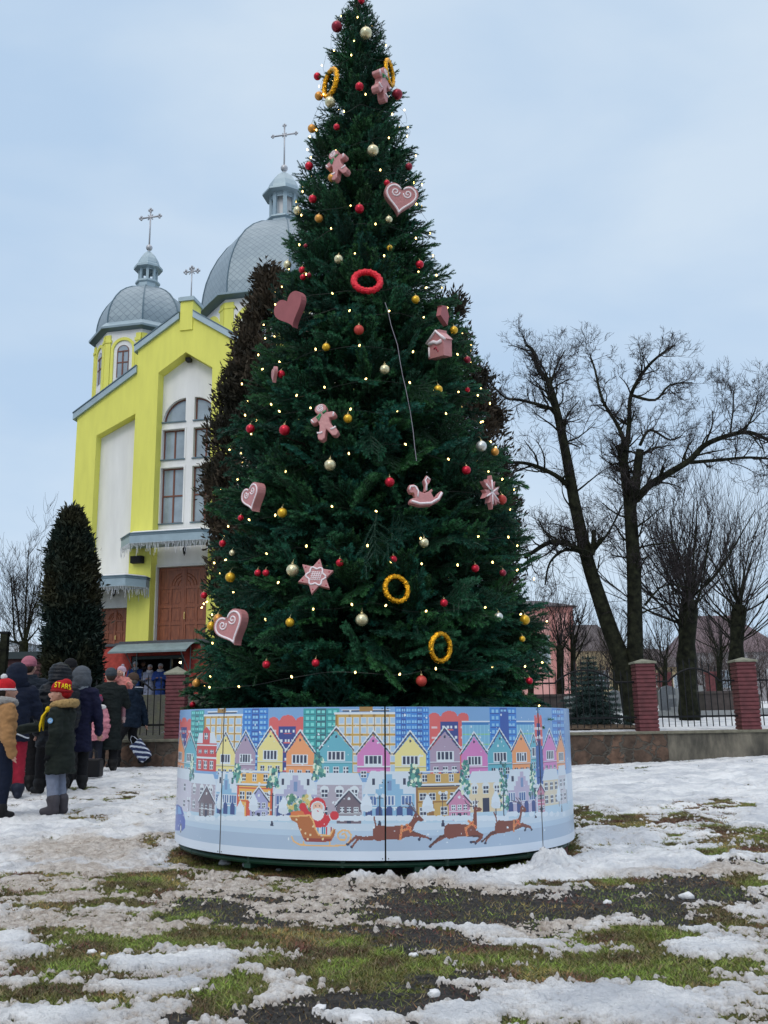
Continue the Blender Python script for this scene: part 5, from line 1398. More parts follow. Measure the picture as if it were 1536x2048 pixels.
# top pedestal
mb = MB(); mb.box(UC - .27, UC + .27, -.06, .75, 16.62, 17.86); CM(mb, 'pedestal', M_YEL)
mb = MB(); mb.box(UC - .34, UC + .34, -.14, .84, 17.86, 18.02); mb.box(UC - .30, UC + .30, -.09, .79, 18.02, 18.06); CM(mb, 'pedestal_cap', M_ZINC)
# body behind
mb = MB(); mb.prism([(ul, BASEZ), (ur, BASEZ), (ur, ez(ur) - .2), (UC, ez(UC) - .2), (ul, ez(ul) - .2)], .99, 20)
mb.prism([(WL, BASEZ), (ul - .003, BASEZ), (ul - .003, wz(ul) - .2), (WL, wz(WL) - .2)], .72, 20); mb.prism([(WR, BASEZ), (ur + .003, BASEZ), (ur + .003, wz(ul) - .2), (WR, wz(WL) - .2)], .72, 20)
CM(mb, 'nave', M_YEL)
# lamp under gable, speaker, wall lanterns
mb = MB(); mb.box(UC - .10, UC + .10, .2, .42, 15.40, 15.55); mb.tube([(UC, .45, 15.5), (UC, .28, 15.55)], .03, 6); CM(mb, 'floodlight', M_DARK)
mb = MB(); mb.box(-.62, -.15, -.26, -.02, 7.18, 7.45); mb.box(-.58, -.19, -.28, -.26, 7.21, 7.42); mb.box(-.4, -.36, -.05, .0, 7.25, 7.4); CM(mb, 'loudspeaker', M_DARK)
def lantern(x, y, z):
    m_ = MB(); m_.tube([(x, y, z + .22), (x, y - .16, z + .26), (x, y - .18, z + .20)], .012, 5)
    m_.lathe([(.01, .22), (.09, .12), (.075, .10), (.05, -.08), (.03, -.10), (.01, -.16)], 6, TR((x, y - .18, z))); CM(m_, 'wall_lantern', M_DARK)
lantern(1.34, .5, 7.62); lantern(-1.50, .43, 6.12)
# ------------- canopies with icicle lights
M_ICI = mat('icicle_light_strings', (0.62, 0.64, 0.68), rough=.4)
def canopy(pts, z0, z1, cv, name='canopy'):
    """pts: plan polygon (x,y) front edge; fascia z0..z1"""
    mb = MB(); n = len(pts)
    for (x0, y0), (x1, y1) in zip(pts[:-1], pts[1:]):
        l = math.hypot(x1 - x0, y1 - y0); A = rotm('Z', math.atan2(y1 - y0, x1 - x0)); M = TR((x0, y0, 0), A)
        mb.box(0, l, 0, .05, z0, z1, M); mb.box(-.02, l + .02, -.03, .06, z1, z1 + .05, M, mi=1); mb.box(-.01, l + .01, -.015, .0, z1 - .06, z1 - .03, M, mi=1)
    P = [(x, y) for x, y in pts]
    for z, m_ in ((z0 + .04, 0), (z1 + .052, 1)):
        V = np.array([(x, y + .02, z) for x, y in P]); mb.add(V, np.arange(n), m_)
    o = CM(mb, name, [M_ZINC, M_ZDARK])
    im = MB(); g = random.Random(int(z0 * 10))
    for (x0, y0), (x1, y1) in zip(pts[:-1], pts[1:]):
        l = math.hypot(x1 - x0, y1 - y0); k = int(l / .055)
        for i in range(k):
            f = (i + .5) / k; x = x0 + (x1 - x0) * f; y = y0 + (y1 - y0) * f - .02; L2 = [.12, .2, .3, .42][g.randrange(4)] * g.uniform(.7, 1.2); w = g.uniform(-.02, .02)
            im.tube([(x, y, z0 + .02), (x + w, y, z0 - L2 * .5), (x - w, y, z0 - L2)], [.007, .011, .007], 4)
    q = im.build('icicle_lights', M_ICI, o, M=TR((0, 0, -1.0))); q['kind'] = 'stuff'
    s = MB(); V = np.array([(x, y + .03, z1 + .062) for x, y in P]); c = V.mean(0)
    up = c + (V - c) * .93; up[:, 2] += .05
    s.add(np.concatenate([V, up]), [np.arange(n, 2 * n)] + [np.array([i, (i + 1) % n, n + (i + 1) % n, n + i]) for i in range(n)]); s.build('snow_cover', M_SNOW, o, M=TR((0, 0, -1.0)))
canopy([(-.98, .0), (-.98, -.35), (-.18, -1.22), (2.74, -1.22), (3.5, -.35), (3.5, .0)], 7.74, 8.10, None)
canopy([(-2.9, .3), (-2.9, -1.0), (-.40, -1.0), (.10, -.30), (.10, .0), (-.8, .02), (-.8, .3)], 6.20, 6.56, None)
# ------------- steps / landing in front of the doors and the red basement
M_REDST = mat('red_painted_stone', (0.42, 0.055, 0.04), rough=.8, noise=.35, nscale=5, bump=1.0, bscale=7)
zt = 3.86
bl = fac(206, 1295, -2)[0]
mb = MB()
e0, e1 = fac(262, 1320, -2)[0], fac(368, 1320, -2)[0]
wall_with_holes(bl, 5.2, BASEZ, zt, [(e0, e1, BASEZ, 3.50)], -2.0, -1.7, mb)
mb.box(bl, bl + .3, -1.7, .0, BASEZ, zt); CM(mb, 'basement_wall', M_REDST)
mb = MB(); mb.box(bl - .08, 5.3, -2.08, .0, zt + .001, zt + .09)
for k in range(4): mb.box(3.2 + k * .35, 5.3, -2.3 - k * .3, -2.08, zt - .1 - k * .16, zt - k * .16)
for k in range(3): mb.box(-.9 + .0, 4.2, -.9 + k * .3, .5, zt + .09 + k * .08, zt + .17 + k * .08)
CM(mb, 'landing', mat('dark_stone_slab', (0.07, 0.075, 0.085), rough=.7, noise=.3, nscale=8))
mb = MB(); mb.box(e0 - .2, e1 + .2, -.3, -.2, BASEZ, 3.7); mb.box(e0 - .05, e0, -1.7, -.3, BASEZ, 3.6); mb.box(e1, e1 + .05, -1.7, -.3, BASEZ, 3.6); mb.box(e0, e1, -1.7, -.3, 3.55, 3.6)
CM(mb, 'doorway_inside', mat('dark_interior', (0.02, 0.022, 0.03), rough=.9))
mb = MB(); mb.box(e0 + .01, e0 + .12, -1.95, -1.75, BASEZ, 3.49); mb.box(e1 - .12, e1 - .01, -1.95, -1.75, BASEZ, 3.49); mb.box(e0 + .12, e1 - .12, -1.95, -1.75, 3.38, 3.49); mb.box(e1 - .55, e1 - .50, -1.93, -1.8, BASEZ, 3.38)
CM(mb, 'doorway_frame', mat('dark_green_frame', (0.02, 0.045, 0.05), rough=.5))
mb = MB(); mb.ball((e1 - .42, -1.2, 3.28), (.12, .12, .05), 12); CM(mb, 'doorway_lamp', mat('warm_lamp', (1, .9, .7), emis=(1, .85, .55), estr=4), smooth=True)
# curved sheet canopy over the basement door
a0, a1 = fac(216, 1300, -3)[0], fac(372, 1285, -3)[0]
mb = MB(); prof_c = []
zc_ = fac(290, 1302, -3)[1]
for k in range(9):
    q = k / 8; prof_c.append((-3.0 + 1.0 * q, zc_ + .34 * math.sin(q * PI / 2)))
n = 9
top = np.array([(x, y, z) for (y, z) in prof_c for x in (a0 + .0, a1)]); bot = top - [0, 0, .02]
F = [np.array([2 * i, 2 * i + 1, 2 * i + 3, 2 * i + 2]) for i in range(n - 1)]
mb.add(np.concatenate([top, bot]), F + [f[::-1] + 2 * n for f in F] + [np.array([0, 1, 2 * n + 1, 2 * n])] + [np.array([2 * i, 2 * i + 2, 2 * n + 2 * i + 2, 2 * n + 2 * i]) for i in range(n - 1)] + [np.array([2 * i + 1, 2 * i + 3, 2 * n + 2 * i + 3, 2 * n + 2 * i + 1]) for i in range(n - 1)])
mb.box(a0, a1, -3.02, -2.98, zc_ - .05, zc_ + .01)
for x in (a0 + .6, a1 - .25): mb.tube([(x, -2.9, zc_ + .0), (x, -2.03, zc_ - .75), (x, -2.03, zc_ + .2)], .02, 5)
CM(mb, 'basement_canopy', mat('weathered_sheet', (0.20, 0.26, 0.27), rough=.5, metal=.2, noise=.25, nscale=3))

# ------------- domed towers
def dome_mat():
    m = bpy.data.materials.new('dome_scales'); m.use_nodes = True; nt = m.node_tree; b = nt.nodes['Principled BSDF']; N = nt.nodes.new; K = nt.links.new
    uv = N('ShaderNodeAttribute'); uv.attribute_name = 'col'
    mp_ = N('ShaderNodeMapping'); mp_.inputs['Rotation'].default_value = (0, 0, R_(45)); K(uv.outputs['Color'], mp_.inputs['Vector'])
    br = N('ShaderNodeTexBrick'); br.offset = 0.0; br.inputs['Scale'].default_value = 1.0; br.inputs['Mortar Size'].default_value = .014; br.inputs['Mortar Smooth'].default_value = .2
    br.inputs['Brick Width'].default_value = .25; br.inputs['Row Height'].default_value = .25
    br.inputs['Color1'].default_value = (0.225, 0.285, 0.325, 1); br.inputs['Color2'].default_value = (0.255, 0.32, 0.36, 1); br.inputs['Mortar'].default_value = (0.16, 0.21, 0.25, 1)
    K(mp_.outputs['Vector'], br.inputs['Vector']); K(br.outputs['Color'], b.inputs['Base Color'])
    b.inputs['Roughness'].default_value = .42; b.inputs['Metallic'].default_value = .25
    bp = N('ShaderNodeBump'); bp.inputs['Strength'].default_value = .5; bp.inputs['Distance'].default_value = .02; bp.invert = True
    K(br.outputs['Fac'], bp.inputs['Height']); K(bp.outputs['Normal'], b.inputs['Normal'])
    return m
M_DOME = dome_mat()
def dome_surface(mb, R, h, z0, curve, nseg=8, phase=PI / 8, cx=0, cy=0):
    m = len(curve)
    s = 0; prev = None
    for k in range(nseg):
        a0, a1 = phase + k * 2 * PI / nseg, phase + (k + 1) * 2 * PI / nseg
        V = []; C = []; s = 0
        for i, (rf, zf) in enumerate(curve):
            r = R * rf; z = z0 + h * zf
            if i: s += math.hypot((rf - curve[i - 1][0]) * R, (zf - curve[i - 1][1]) * h)
            w = 2 * r * math.sin(PI / nseg)
            for f in (0, .5, 1):
                x = (1 - f) * r * math.cos(a0) + f * r * math.cos(a1); y = (1 - f) * r * math.sin(a0) + f * r * math.sin(a1)
                V.append((cx + x, cy + y, z)); C.append((w * (f - .5) + k * 7.3, s, 0))
        F = []
        for i in range(m - 1):
            for j in range(2): F.append([3 * i + j, 3 * i + j + 1, 3 * i + 3 + j + 1, 3 * i + 3 + j])
        mb.add(np.array(V), np.array(F), 0, np.array(C))
def tower(cx, cy, zb, R, eave, ze, zd, hd, rl_, zl0, zl1, hcap, ball, ztop, arms, name='tower'):
    """octagonal tower; R = body radius (corner), eave = eave radius, ze = eave height, dome zd..zd+hd, lantern rl_ zl0..zl1"""
    ph = PI / 8
    sub = church
    b = MB(); b.lathe([(R, zb), (R, ze - .02)], 8, TR((cx, cy, 0)), phase=ph); body = CM(b, name, M_WHI)
    # pilasters and arches on each face
    y_ = MB(); rf = R * math.cos(PI / 8); W = 2 * R * math.sin(PI / 8); wn = MB(); gl = MB()
    for k in range(8):
        a = k * PI / 4 - PI / 2; A = rotm('Z', a + PI / 2); M = TR((cx, cy, 0), A)
        # face looks towards local -y at distance rf
        pw = W * .14
        for s in (-1, 1): y_.box(min(s * W / 2, s * (W / 2 - pw)), max(s * W / 2, s * (W / 2 - pw)), -rf - .07, -rf, zb, ze - .28, M); y_.box(min(s * W / 2, s * (W / 2 - pw * 1.2)), max(s * W / 2, s * (W / 2 - pw * 1.2)), -rf - .10, -rf, ze - .62 , ze - .5, M)
        ro, ri = W * .5 - pw - .02, W * .5 - pw - W * .09; zc = ze - .42 - ro
        t = np.linspace(0, PI, 15)
        for i in range(14): y_.prism([(ro * math.cos(t[i]), zc + ro * math.sin(t[i])), (ro * math.cos(t[i + 1]), zc + ro * math.sin(t[i + 1])), (ri * math.cos(t[i + 1]), zc + ri * math.sin(t[i + 1])), (ri * math.cos(t[i]), zc + ri * math.sin(t[i]))], -rf - .06, -rf, M)
        for s in (-1, 1): y_.box(min(s * ro, s * ri), max(s * ro, s * ri), -rf - .06, -rf, zb, zc, M)
        wr = ri * .62; wz0 = zc - ri * 2.8
        arc = [(wr * math.cos(q), zc - .05 + wr * math.sin(q)) for q in t]
        gl = MB(); wn = MB(); gl.prism([(wr, wz0), *arc, (-wr, wz0)], -rf - .012, -rf, M)
        for i in range(14): wn.tube([(arc[i][0], -rf - .02, arc[i][1]), (arc[i + 1][0], -rf - .02, arc[i + 1][1])], .035, 4) if False else None
        fr = [(wr, wz0), *arc, (-wr, wz0)]
        wn.add(tf(M, np.array([(x, -rf - .03, z) for x, z in fr] + [(x * .86, -rf - .03, (z - (zc - .05)) * (.93 if z > zc - .05 else 1.0) + zc - .05) for x, z in fr] )), [np.array([i, i + 1, len(fr) + i + 1, len(fr) + i]) for i in range(len(fr) - 1)])
        wn.box(-.03, .03, -rf - .035, -rf - .012, wz0, zc - .05, M); wn.box(-wr * .9, wr * .9, -rf - .035, -rf - .012, zc - .09, zc - .03, M); wn.box(-wr * .9, wr * .9, -rf - .034, -rf - .012, zc - ri * 1.35, zc - ri * 1.35 + .05, M)
        w_ = wn.build('window', M_BRN, body, M=TR((0, 0, -1.0))); w_.parent = church
        gl.build('pane', M_GLASS, w_, M=TR((0, 0, -1.0)))
    y_.build('pilasters_and_arches', M_YEL, body, M=TR((0, 0, -1.0)));
    e = MB(); e.lathe([(R, ze - .05), (eave, ze - .03), (eave + .02, ze + .05), (eave * .90, ze + .30), (eave * .87, ze + .34)], 8, TR((cx, cy, 0)), phase=ph); CM(e, 'eave', M_ZDARK if False else M_ZINC)
    e = MB(); e.lathe([(R + .02, ze - .10), (eave - .02, ze - .045), (eave - .02, ze - .035)], 8, TR((cx, cy, 0)), phase=ph); CM(e, 'eave_soffit', M_ZDARK)
    Rd = eave * .87
    curve = [(1.0, 0), (1.0, .12), (.985, .22), (.955, .34), (.90, .47), (.82, .60), (.71, .73), (.57, .84), (.42, .925), (.27, .98), (rl_ / Rd * 1.02, 1.0)]
    d = MB(); dome_surface(d, Rd, hd, zd, curve, phase=ph, cx=cx, cy=cy)
    do = d.build('dome', M_DOME, church, attr=True, M=TR((0, 0, -1.0)))
    rb = MB()
    for k in range(8):
        a = ph + k * PI / 4; rb.tube([(cx + Rd * rf_ * 1.004 * math.cos(a), cy + Rd * rf_ * 1.004 * math.sin(a), zd + hd * zf_) for rf_, zf_ in curve], .035, 4)
    rb.build('seams', M_ZDARK, do, M=TR((0, 0, -1.0)))
    # lantern
    l = MB(); hl = zl1 - zl0
    l.lathe([(rl_ * 1.05, zl0 - .35), (rl_ * 1.05, zl0), (rl_ * 1.22, zl0 + .06), (rl_ * 1.22, zl0 + .14), (rl_ * .98, zl0 + .20)], 8, TR((cx, cy, 0)), phase=ph)
    for k in range(8):
        a = ph + k * PI / 4; l.box(-rl_ * .13, rl_ * .13, -rl_ * .95, -rl_ * .80, zl0 + .2, zl1 - .12, TR((cx, cy, 0), rotm('Z', a + PI / 2)))
        a2 = k * PI / 4; rq = rl_ * .9 * math.cos(PI / 8); wq = rl_ * .9 * math.sin(PI / 8)
        l.box(-wq, wq, -rq, -rq + .06, zl1 - hl * .22, zl1 - .1, TR((cx, cy, 0), rotm('Z', a2 + PI / 2)))
        l.box(-wq, wq, -rq, -rq + .06, zl0 + .2, zl0 + hl * .18, TR((cx, cy, 0), rotm('Z', a2 + PI / 2)))
    l.lathe([(rl_ * .95, zl1 - .14), (rl_ * 1.42, zl1 - .10), (rl_ * 1.42, zl1), (rl_ * 1.12, zl1 + .10)], 8, TR((cx, cy, 0)), phase=ph)
    lo = CM(l, 'lantern', M_ZINC)
    l = MB(); l.lathe([(rl_ * .5, zl0 + .15), (rl_ * .5, zl1 - .1)], 8, TR((cx, cy, 0)), phase=ph); l.build('core', M_WHI, lo, M=TR((0, 0, -1.0))) if rl_ > .6 else None
    l = MB(); l.lathe([(rl_ * 1.12, zl1 + .08), (rl_ * 1.10, zl1 + .2 * hcap), (rl_ * .95, zl1 + .45 * hcap), (rl_ * .62, zl1 + .75 * hcap), (rl_ * .3, zl1 + .93 * hcap), (.05, zl1 + hcap)], 8, TR((cx, cy, 0)), phase=ph); CM(l, 'cap', M_ZINC)
    cross(cx, cy, zl1 + hcap - .05, ball, ztop, arms)
def cross(cx, cy, z0, ball, ztop, arms):
    c = MB(); c.tube([(cx, cy, z0 - .1), (cx, cy, z0 + ball * 1.1)], ball * .35, 8); c.ball((cx, cy, z0 + ball * 1.6), ball, 14); c.tube([(cx, cy, z0 + ball * 2.4), (cx, cy, ztop - .1)], ball * .16 + .012, 6)
    za = ztop - arms * 1.05; w = ball * .15 + .016
    c.tube([(cx - arms, cy, za), (cx + arms, cy, za)], w, 6)
    for x, z in ((cx - arms, za), (cx + arms, za), (cx, ztop - .12)):
        for dx, dz in ((0, .055), (0, -.055), (.055, 0), (-.055, 0)): c.ball((x + dx * 1.3, cy, z + dz * 1.3), .05 + ball * .08, 6)
    c.tube([(cx - .12, cy, za + .12), (cx + .12, cy, za - .12)], w * .7, 5); c.tube([(cx + .12, cy, za + .12), (cx - .12, cy, za - .12)], w * .7, 5)
    CM(c, 'cross', M_SILVER, smooth=True)
d1 = 2.6
u1_, z1_ = fac(293, 658, d1); 
def dz(px, py, d): return fac(px, py, d)[1]
def du(px, py, d): return fac(px, py, d)[0]
R1 = (du(402, 650, d1) - du(185, 650, d1)) / 2 * .93
tcx = (du(402, 650, d1) + du(185, 650, d1)) / 2
ze1 = dz(185, 686, d1) - .38
tower(tcx, d1, 11.0, R1 * .86, R1 * .985, ze1, ze1 + .33, dz(296, 580, d1) - ze1 - .33, (du(319, 560, d1) - du(275, 560, d1)) / 2 * .84, dz(296, 572, d1), dz(296, 537, d1), dz(299, 503, d1) - dz(296, 537, d1), (du(305, 489, d1) - du(293, 489, d1)) / 2, dz(301, 416, d1), (du(319, 434, d1) - du(283, 434, d1)) / 2)
d2 = 12.6
R2 = (du(566, 640, d2) - du(392, 640, d2)); t2 = du(566, 640, d2)
ze2 = dz(392, 640, d2 - 2)
tower(t2, d2, 15.0, R2 * .88, R2 * .985, ze2, ze2 + .33, dz(566, 456, d2) - ze2 - .33, (du(566, 430, d2) - du(537, 430, d2)) * 1.0, dz(566, 450, d2), dz(566, 392, d2), dz(566, 346, d2) - dz(566, 392, d2), (du(573, 337, d2) - du(559, 337, d2)) / 2, dz(566, 248, d2), (du(589, 270, d2) - du(543, 270, d2)) / 2)
u3, z3 = fac(375, 598, .3)
cross(UC, .35, 18.04, .085, dz(376, 532, .35), (du(387, 546, .35) - du(364, 546, .35)) / 2)
# ================================================================== small kiosk and figures near the church are in the props file
# ================================================================== FENCE
M_FBR = mat('red_painted_brick', (0.115, 0.028, 0.032), rough=.7, noise=.45, nscale=7, bump=.4, bscale=30)
M_CAPG = mat('grey_stone_cap', (0.20, 0.20, 0.15), rough=.9, noise=.3, nscale=8, bump=.5)
M_IRON = mat('black_iron', (0.007, 0.008, 0.010), rough=.6, spec=.2)
def stone_mat(name, c1, c2, cm, scale, pale):
    m = bpy.data.materials.new(name); m.use_nodes = True; nt = m.node_tree; b = nt.nodes['Principled BSDF']; N = nt.nodes.new; K = nt.links.new
    t = N('ShaderNodeTexCoord'); mp_ = N('ShaderNodeMapping'); mp_.inputs['Scale'].default_value = scale; K(t.outputs['Object'], mp_.inputs['Vector'])
    wn = N('ShaderNodeTexNoise'); wn.inputs['Scale'].default_value = 2.5; K(mp_.outputs['Vector'], wn.inputs['Vector'])
    mx_ = N('ShaderNodeMixRGB'); mx_.inputs['Fac'].default_value = .38; K(mp_.outputs['Vector'], mx_.inputs['Color1']); K(wn.outputs['Color'], mx_.inputs['Color2'])
    v = N('ShaderNodeTexVoronoi'); v.feature = 'DISTANCE_TO_EDGE'; v.inputs['Scale'].default_value = 1; K(mx_.outputs['Color'], v.inputs['Vector'])
    v2 = N('ShaderNodeTexVoronoi'); v2.inputs['Scale'].default_value = 1; K(mx_.outputs['Color'], v2.inputs['Vector'])
    r = N('ShaderNodeValToRGB'); r.color_ramp.elements[0].position = .0; r.color_ramp.elements[0].color = (*c1, 1); r.color_ramp.elements[1].position = 1; r.color_ramp.elements[1].color = (*c2, 1)
    s = N('ShaderNodeSeparateColor'); K(v2.outputs['Color'], s.inputs['Color']); K(s.outputs['Red'], r.inputs['Fac'])
    n2 = N('ShaderNodeTexNoise'); n2.inputs['Scale'].default_value = 9; n2.inputs['Detail'].default_value = 6; K(t.outputs['Object'], n2.inputs['Vector'])
    hs = N('ShaderNodeHueSaturation'); K(r.outputs['Color'], hs.inputs['Color']); mr_ = N('ShaderNodeMapRange'); mr_.inputs['From Min'].default_value = .3; mr_.inputs['From Max'].default_value = .7; mr_.inputs['To Min'].default_value = .5; mr_.inputs['To Max'].default_value = 1.5
    K(n2.outputs['Fac'], mr_.inputs['Value']); K(mr_.outputs['Result'], hs.inputs['Value'])
    e = N('ShaderNodeMapRange'); e.inputs['From Min'].default_value = .02; e.inputs['From Max'].default_value = .07; K(v.outputs['Distance'], e.inputs['Value'])
    mm = N('ShaderNodeMixRGB'); K(e.outputs['Result'], mm.inputs['Fac']); mm.inputs['Color1'].default_value = (*cm, 1); K(hs.outputs['Color'], mm.inputs['Color2']); K(mm.outputs['Color'], b.inputs['Base Color'])
    b.inputs['Roughness'].default_value = .9
    bp = N('ShaderNodeBump'); bp.inputs['Strength'].default_value = .8; bp.inputs['Distance'].default_value = .03; K(e.outputs['Result'], bp.inputs['Height']); K(bp.outputs['Normal'], b.inputs['Normal'])
    return m
M_STONE = stone_mat('rubble_stone_wall', (0.045, 0.036, 0.028), (0.13, 0.075, 0.05), (0.085, 0.075, 0.062), (5.6, 5.6, 6.5), 0)
M_REND = mat('stained_cement_render', (0.085, 0.08, 0.065), rough=.9, noise=.5, nscale=2.2, tscale=(2.0, 2.0, .7), bump=.5, bscale=20, color2=(0.17, 0.15, 0.115))
M_COPE = mat('mossy_coping', (0.16, 0.15, 0.11), rough=.9, noise=.35, nscale=10, bump=.4)
WT = 0.80
def wx(px, py=1462): return float(aty(px, py, WALL_Y - .18)[0])
def wall_run(x0, x1, m, lb, cope=True, tilt=0):
    t = thing('retaining_wall', ((x0 + x1) / 2, WALL_Y, 0), lb, 'wall')
    w = x1 - x0; mb = MB(); n = max(2, int(w / .25))
    # slightly uneven front
    for i in range(n): 
        a, b = -w / 2 + i * w / n, -w / 2 + (i + 1) * w / n
        mb.box(a, b, -.17 , .17, -.2, WT - .05)
    mb = MB(); mb.box(-w / 2, w / 2, -.17, .17, -.2, WT - .055); mb.build('wall', m, t)
    mb = MB(); mb.box(-w / 2, w / 2, -.215, .20, WT - .055, WT + .0); o = mb.build('coping', M_COPE if cope else m, t); bv = o.modifiers.new('b', 'BEVEL'); bv.width = .012; bv.segments = 2
    return t
xm = wx(1334); 
wall_run(-16, 2.4, M_STONE, 'low stone fence wall with coping on the left behind the crowd')
wall_run(2.404, xm, M_STONE, 'low rubble stone wall just right of the drum')
wall_run(xm + .004, 16, M_REND, 'grey rendered low wall at the right edge, under two red pillars')
def pillar(x, z0, z1, w, pyr):
    t = thing('fence_pillar', (x, WALL_Y, z0), '', 'pillar', 'red brick fence pillars')
    mb = MB(); k = 17; h = (z1 - z0) / k
    for i in range(k):
        mb.box(-w / 2 + .012, w / 2 - .012, -w / 2 + .012, w / 2 - .012, i * h, i * h + .22 * h)
        mb.box(-w / 2, w / 2, -w / 2, w / 2, i * h + .22 * h, (i + 1) * h)
    o = mb.build('shaft', M_FBR, t); bv = o.modifiers.new('b', 'BEVEL'); bv.width = .006; bv.segments = 1
    mb = MB(); H = z1 - z0; q = w / 2 + .03
    mb.box(-q, q, -q, q, H, H + .035)
    V = np.array([(-q, -q, H + .035), (q, -q, H + .035), (q, q, H + .035), (-q, q, H + .035), (0, 0, H + .035 + pyr)]); mb.add(V, [np.array([[0, 1, 4], [1, 2, 4], [2, 3, 4], [3, 0, 4]])])
    mb.build('cap', M_CAPG, t); return t
PW = .37
P0 = pillar(wx(1300), WT - .02, 2.06, PW, .06)
P0['label'] = 'red brick fence pillar in front of the twin stemmed bare tree'
def pl_(px, lb, z1=None):
    return copy_thing(P0, (wx(px), WALL_Y, WT - .02), lb)
pl_(1505, 'red brick fence pillar at the right edge of the picture')
pl_(1712, 'red brick fence pillar beyond the right edge')
PL = pillar(wx(347, 1478), WT - .02, 1.99, PW, .13); PL['label'] = 'red brick fence pillar with a pale pyramid cap left of the drum'
copy_thing(PL, (wx(136, 1478), WALL_Y, WT - .02), 'red brick fence pillar behind the puffy hooded person'); copy_thing(PL, (wx(-75, 1478), WALL_Y, WT - .02), 'red brick fence pillar beyond the left edge')
copy_thing(PL, (wx(558, 1478), WALL_Y, WT - .02), 'red brick fence pillar hidden low behind the Christmas tree')
def iron_panel(x0, x1, lb, hump=True):
    w = x1 - x0; t = thing('fence_panel', ((x0 + x1) / 2, WALL_Y, WT), lb, 'fence panel', 'iron fence panels')
    mb = MB(); n = int(w / .118)
    def top(x):
        return .92 + (.24 * max(0, math.cos(PI * x / (w * .62))) ** .8 if hump and abs(x) < w * .31 else 0)
    for i in range(1, n):
        x = -w / 2 + w * i / n; h = top(x) + .17
        mb.box(x - .0075, x + .0075, -.0075, .0075, .07, h - .05)
        mb.add([(x - .018, -.006, h - .05), (x + .018, -.006, h - .05), (x + .018, .006, h - .05), (x - .018, .006, h - .05), (x, 0, h + .06)], [np.array([[0, 1, 4], [1, 2, 4], [2, 3, 4], [3, 0, 4]]), np.array([3, 2, 1, 0])])
    mb.build('bars', M_IRON, t)
    mb = MB(); mb.box(-w / 2, w / 2, -.012, .012, .24, .275)
    X = np.linspace(-w / 2, w / 2, 33); mb.tube([(x, 0, top(x)) for x in X], .017, 4); mb.build('rails', M_IRON, t)
hw = PW / 2
iron_panel(wx(1300) + hw, wx(1505) - hw, 'iron fence panel between the two right hand pillars'); iron_panel(wx(1060) + hw, wx(1300) - hw, 'iron fence panel in front of the small spruce')
iron_panel(wx(1505) + hw, wx(1712) - hw, 'iron fence panel running out of the picture at right'); iron_panel(wx(136, 1478) + hw, wx(347, 1478) - hw, 'iron fence panel behind the walking man and the girl in pink')
iron_panel(wx(-75, 1478) + hw, wx(136, 1478) - hw, 'iron fence panel behind the crowd at the left edge'); iron_panel(wx(347, 1478) + hw, wx(558, 1478) - hw, 'iron fence panel right of the pyramid capped pillar')

# ================================================================== BARE TREES
M_BARK = mat('dark_wet_bark', (0.009, 0.010, 0.008), rough=.95, spec=.1, noise=.45, nscale=7, bump=.8, bscale=14, color2=(0.022, 0.024, 0.014))
M_TWIG = mat('dark_twigs', (0.018, 0.013, 0.014), rough=.9)
def taper_tube(mb, P, r0, r1, n): mb.tube(P, np.linspace(r0, r1, len(P)), n, cap=False)
def smooth_path(P, k=4):
    P = np.asarray(P, float); out = []
    for i in range(len(P) - 1):
        p0 = P[max(i - 1, 0)]; p1 = P[i]; p2 = P[i + 1]; p3 = P[min(i + 2, len(P) - 1)]
        for t in np.arange(k) / k:
            out.append(.5 * ((2 * p1) + (-p0 + p2) * t + (2 * p0 - 5 * p1 + 4 * p2 - p3) * t * t + (-p0 + 3 * p1 - 3 * p2 + p3) * t ** 3))
    out.append(P[-1]); return np.array(out)
class Grow:
    def __init__(s, seed): s.g = np.random.default_rng(seed); s.thick = MB(); s.thin = MB(); s.n = 0
    def branch(s, p, d, L, r, depth, up=.25, wig=.28, kids=4, ratio=.62, spread=45, minr=.004):
        g = s.g; n = max(3, int(5 + L * 2)); P = [np.array(p, float)]; d = np.array(d, float); d /= np.linalg.norm(d)
        for i in range(n):
            d = d + g.normal(0, wig, 3) / math.sqrt(n) + np.array([0, 0, up / n]); d /= np.linalg.norm(d); P.append(P[-1] + d * L / n)
        P = np.array(P); R = np.linspace(r, max(minr * .6, r * .35), len(P))
        (s.thick if r > .02 else s.thin).tube(P, R, 6 if r > .02 else 3, cap=False); s.n += 1
        if depth <= 0: return
        for k in range(kids):
            f = g.uniform(.25, 1.0) if k else 1.0; i = min(len(P) - 2, int(f * (len(P) - 1))); 
            q = P[i]; dd = P[i + 1] - P[i]; dd /= np.linalg.norm(dd)
            ax = g.normal(size=3); ax -= dd * (ax @ dd); ax /= np.linalg.norm(ax)
            a = R_(g.uniform(.5, 1.2) * spread); nd = dd * math.cos(a) + ax * math.sin(a)
            s.branch(q, nd, L * ratio * g.uniform(.7, 1.2), max(minr, R[i] * .62), depth - 1, up, wig, kids, ratio, spread, minr)
def limb(mb, pts, Y, r0, r1, n=8, dy=0.0):
    """limb along photo pixels at distance Y (+dy spread along it)"""
    P = [aty(x, y, Y + dy * i / max(1, len(pts) - 1)) for i, (x, y) in enumerate(pts)]
    P = smooth_path(P); R = np.linspace(r0, r1, len(P)); mb.tube(P, R, n)
    return P, R
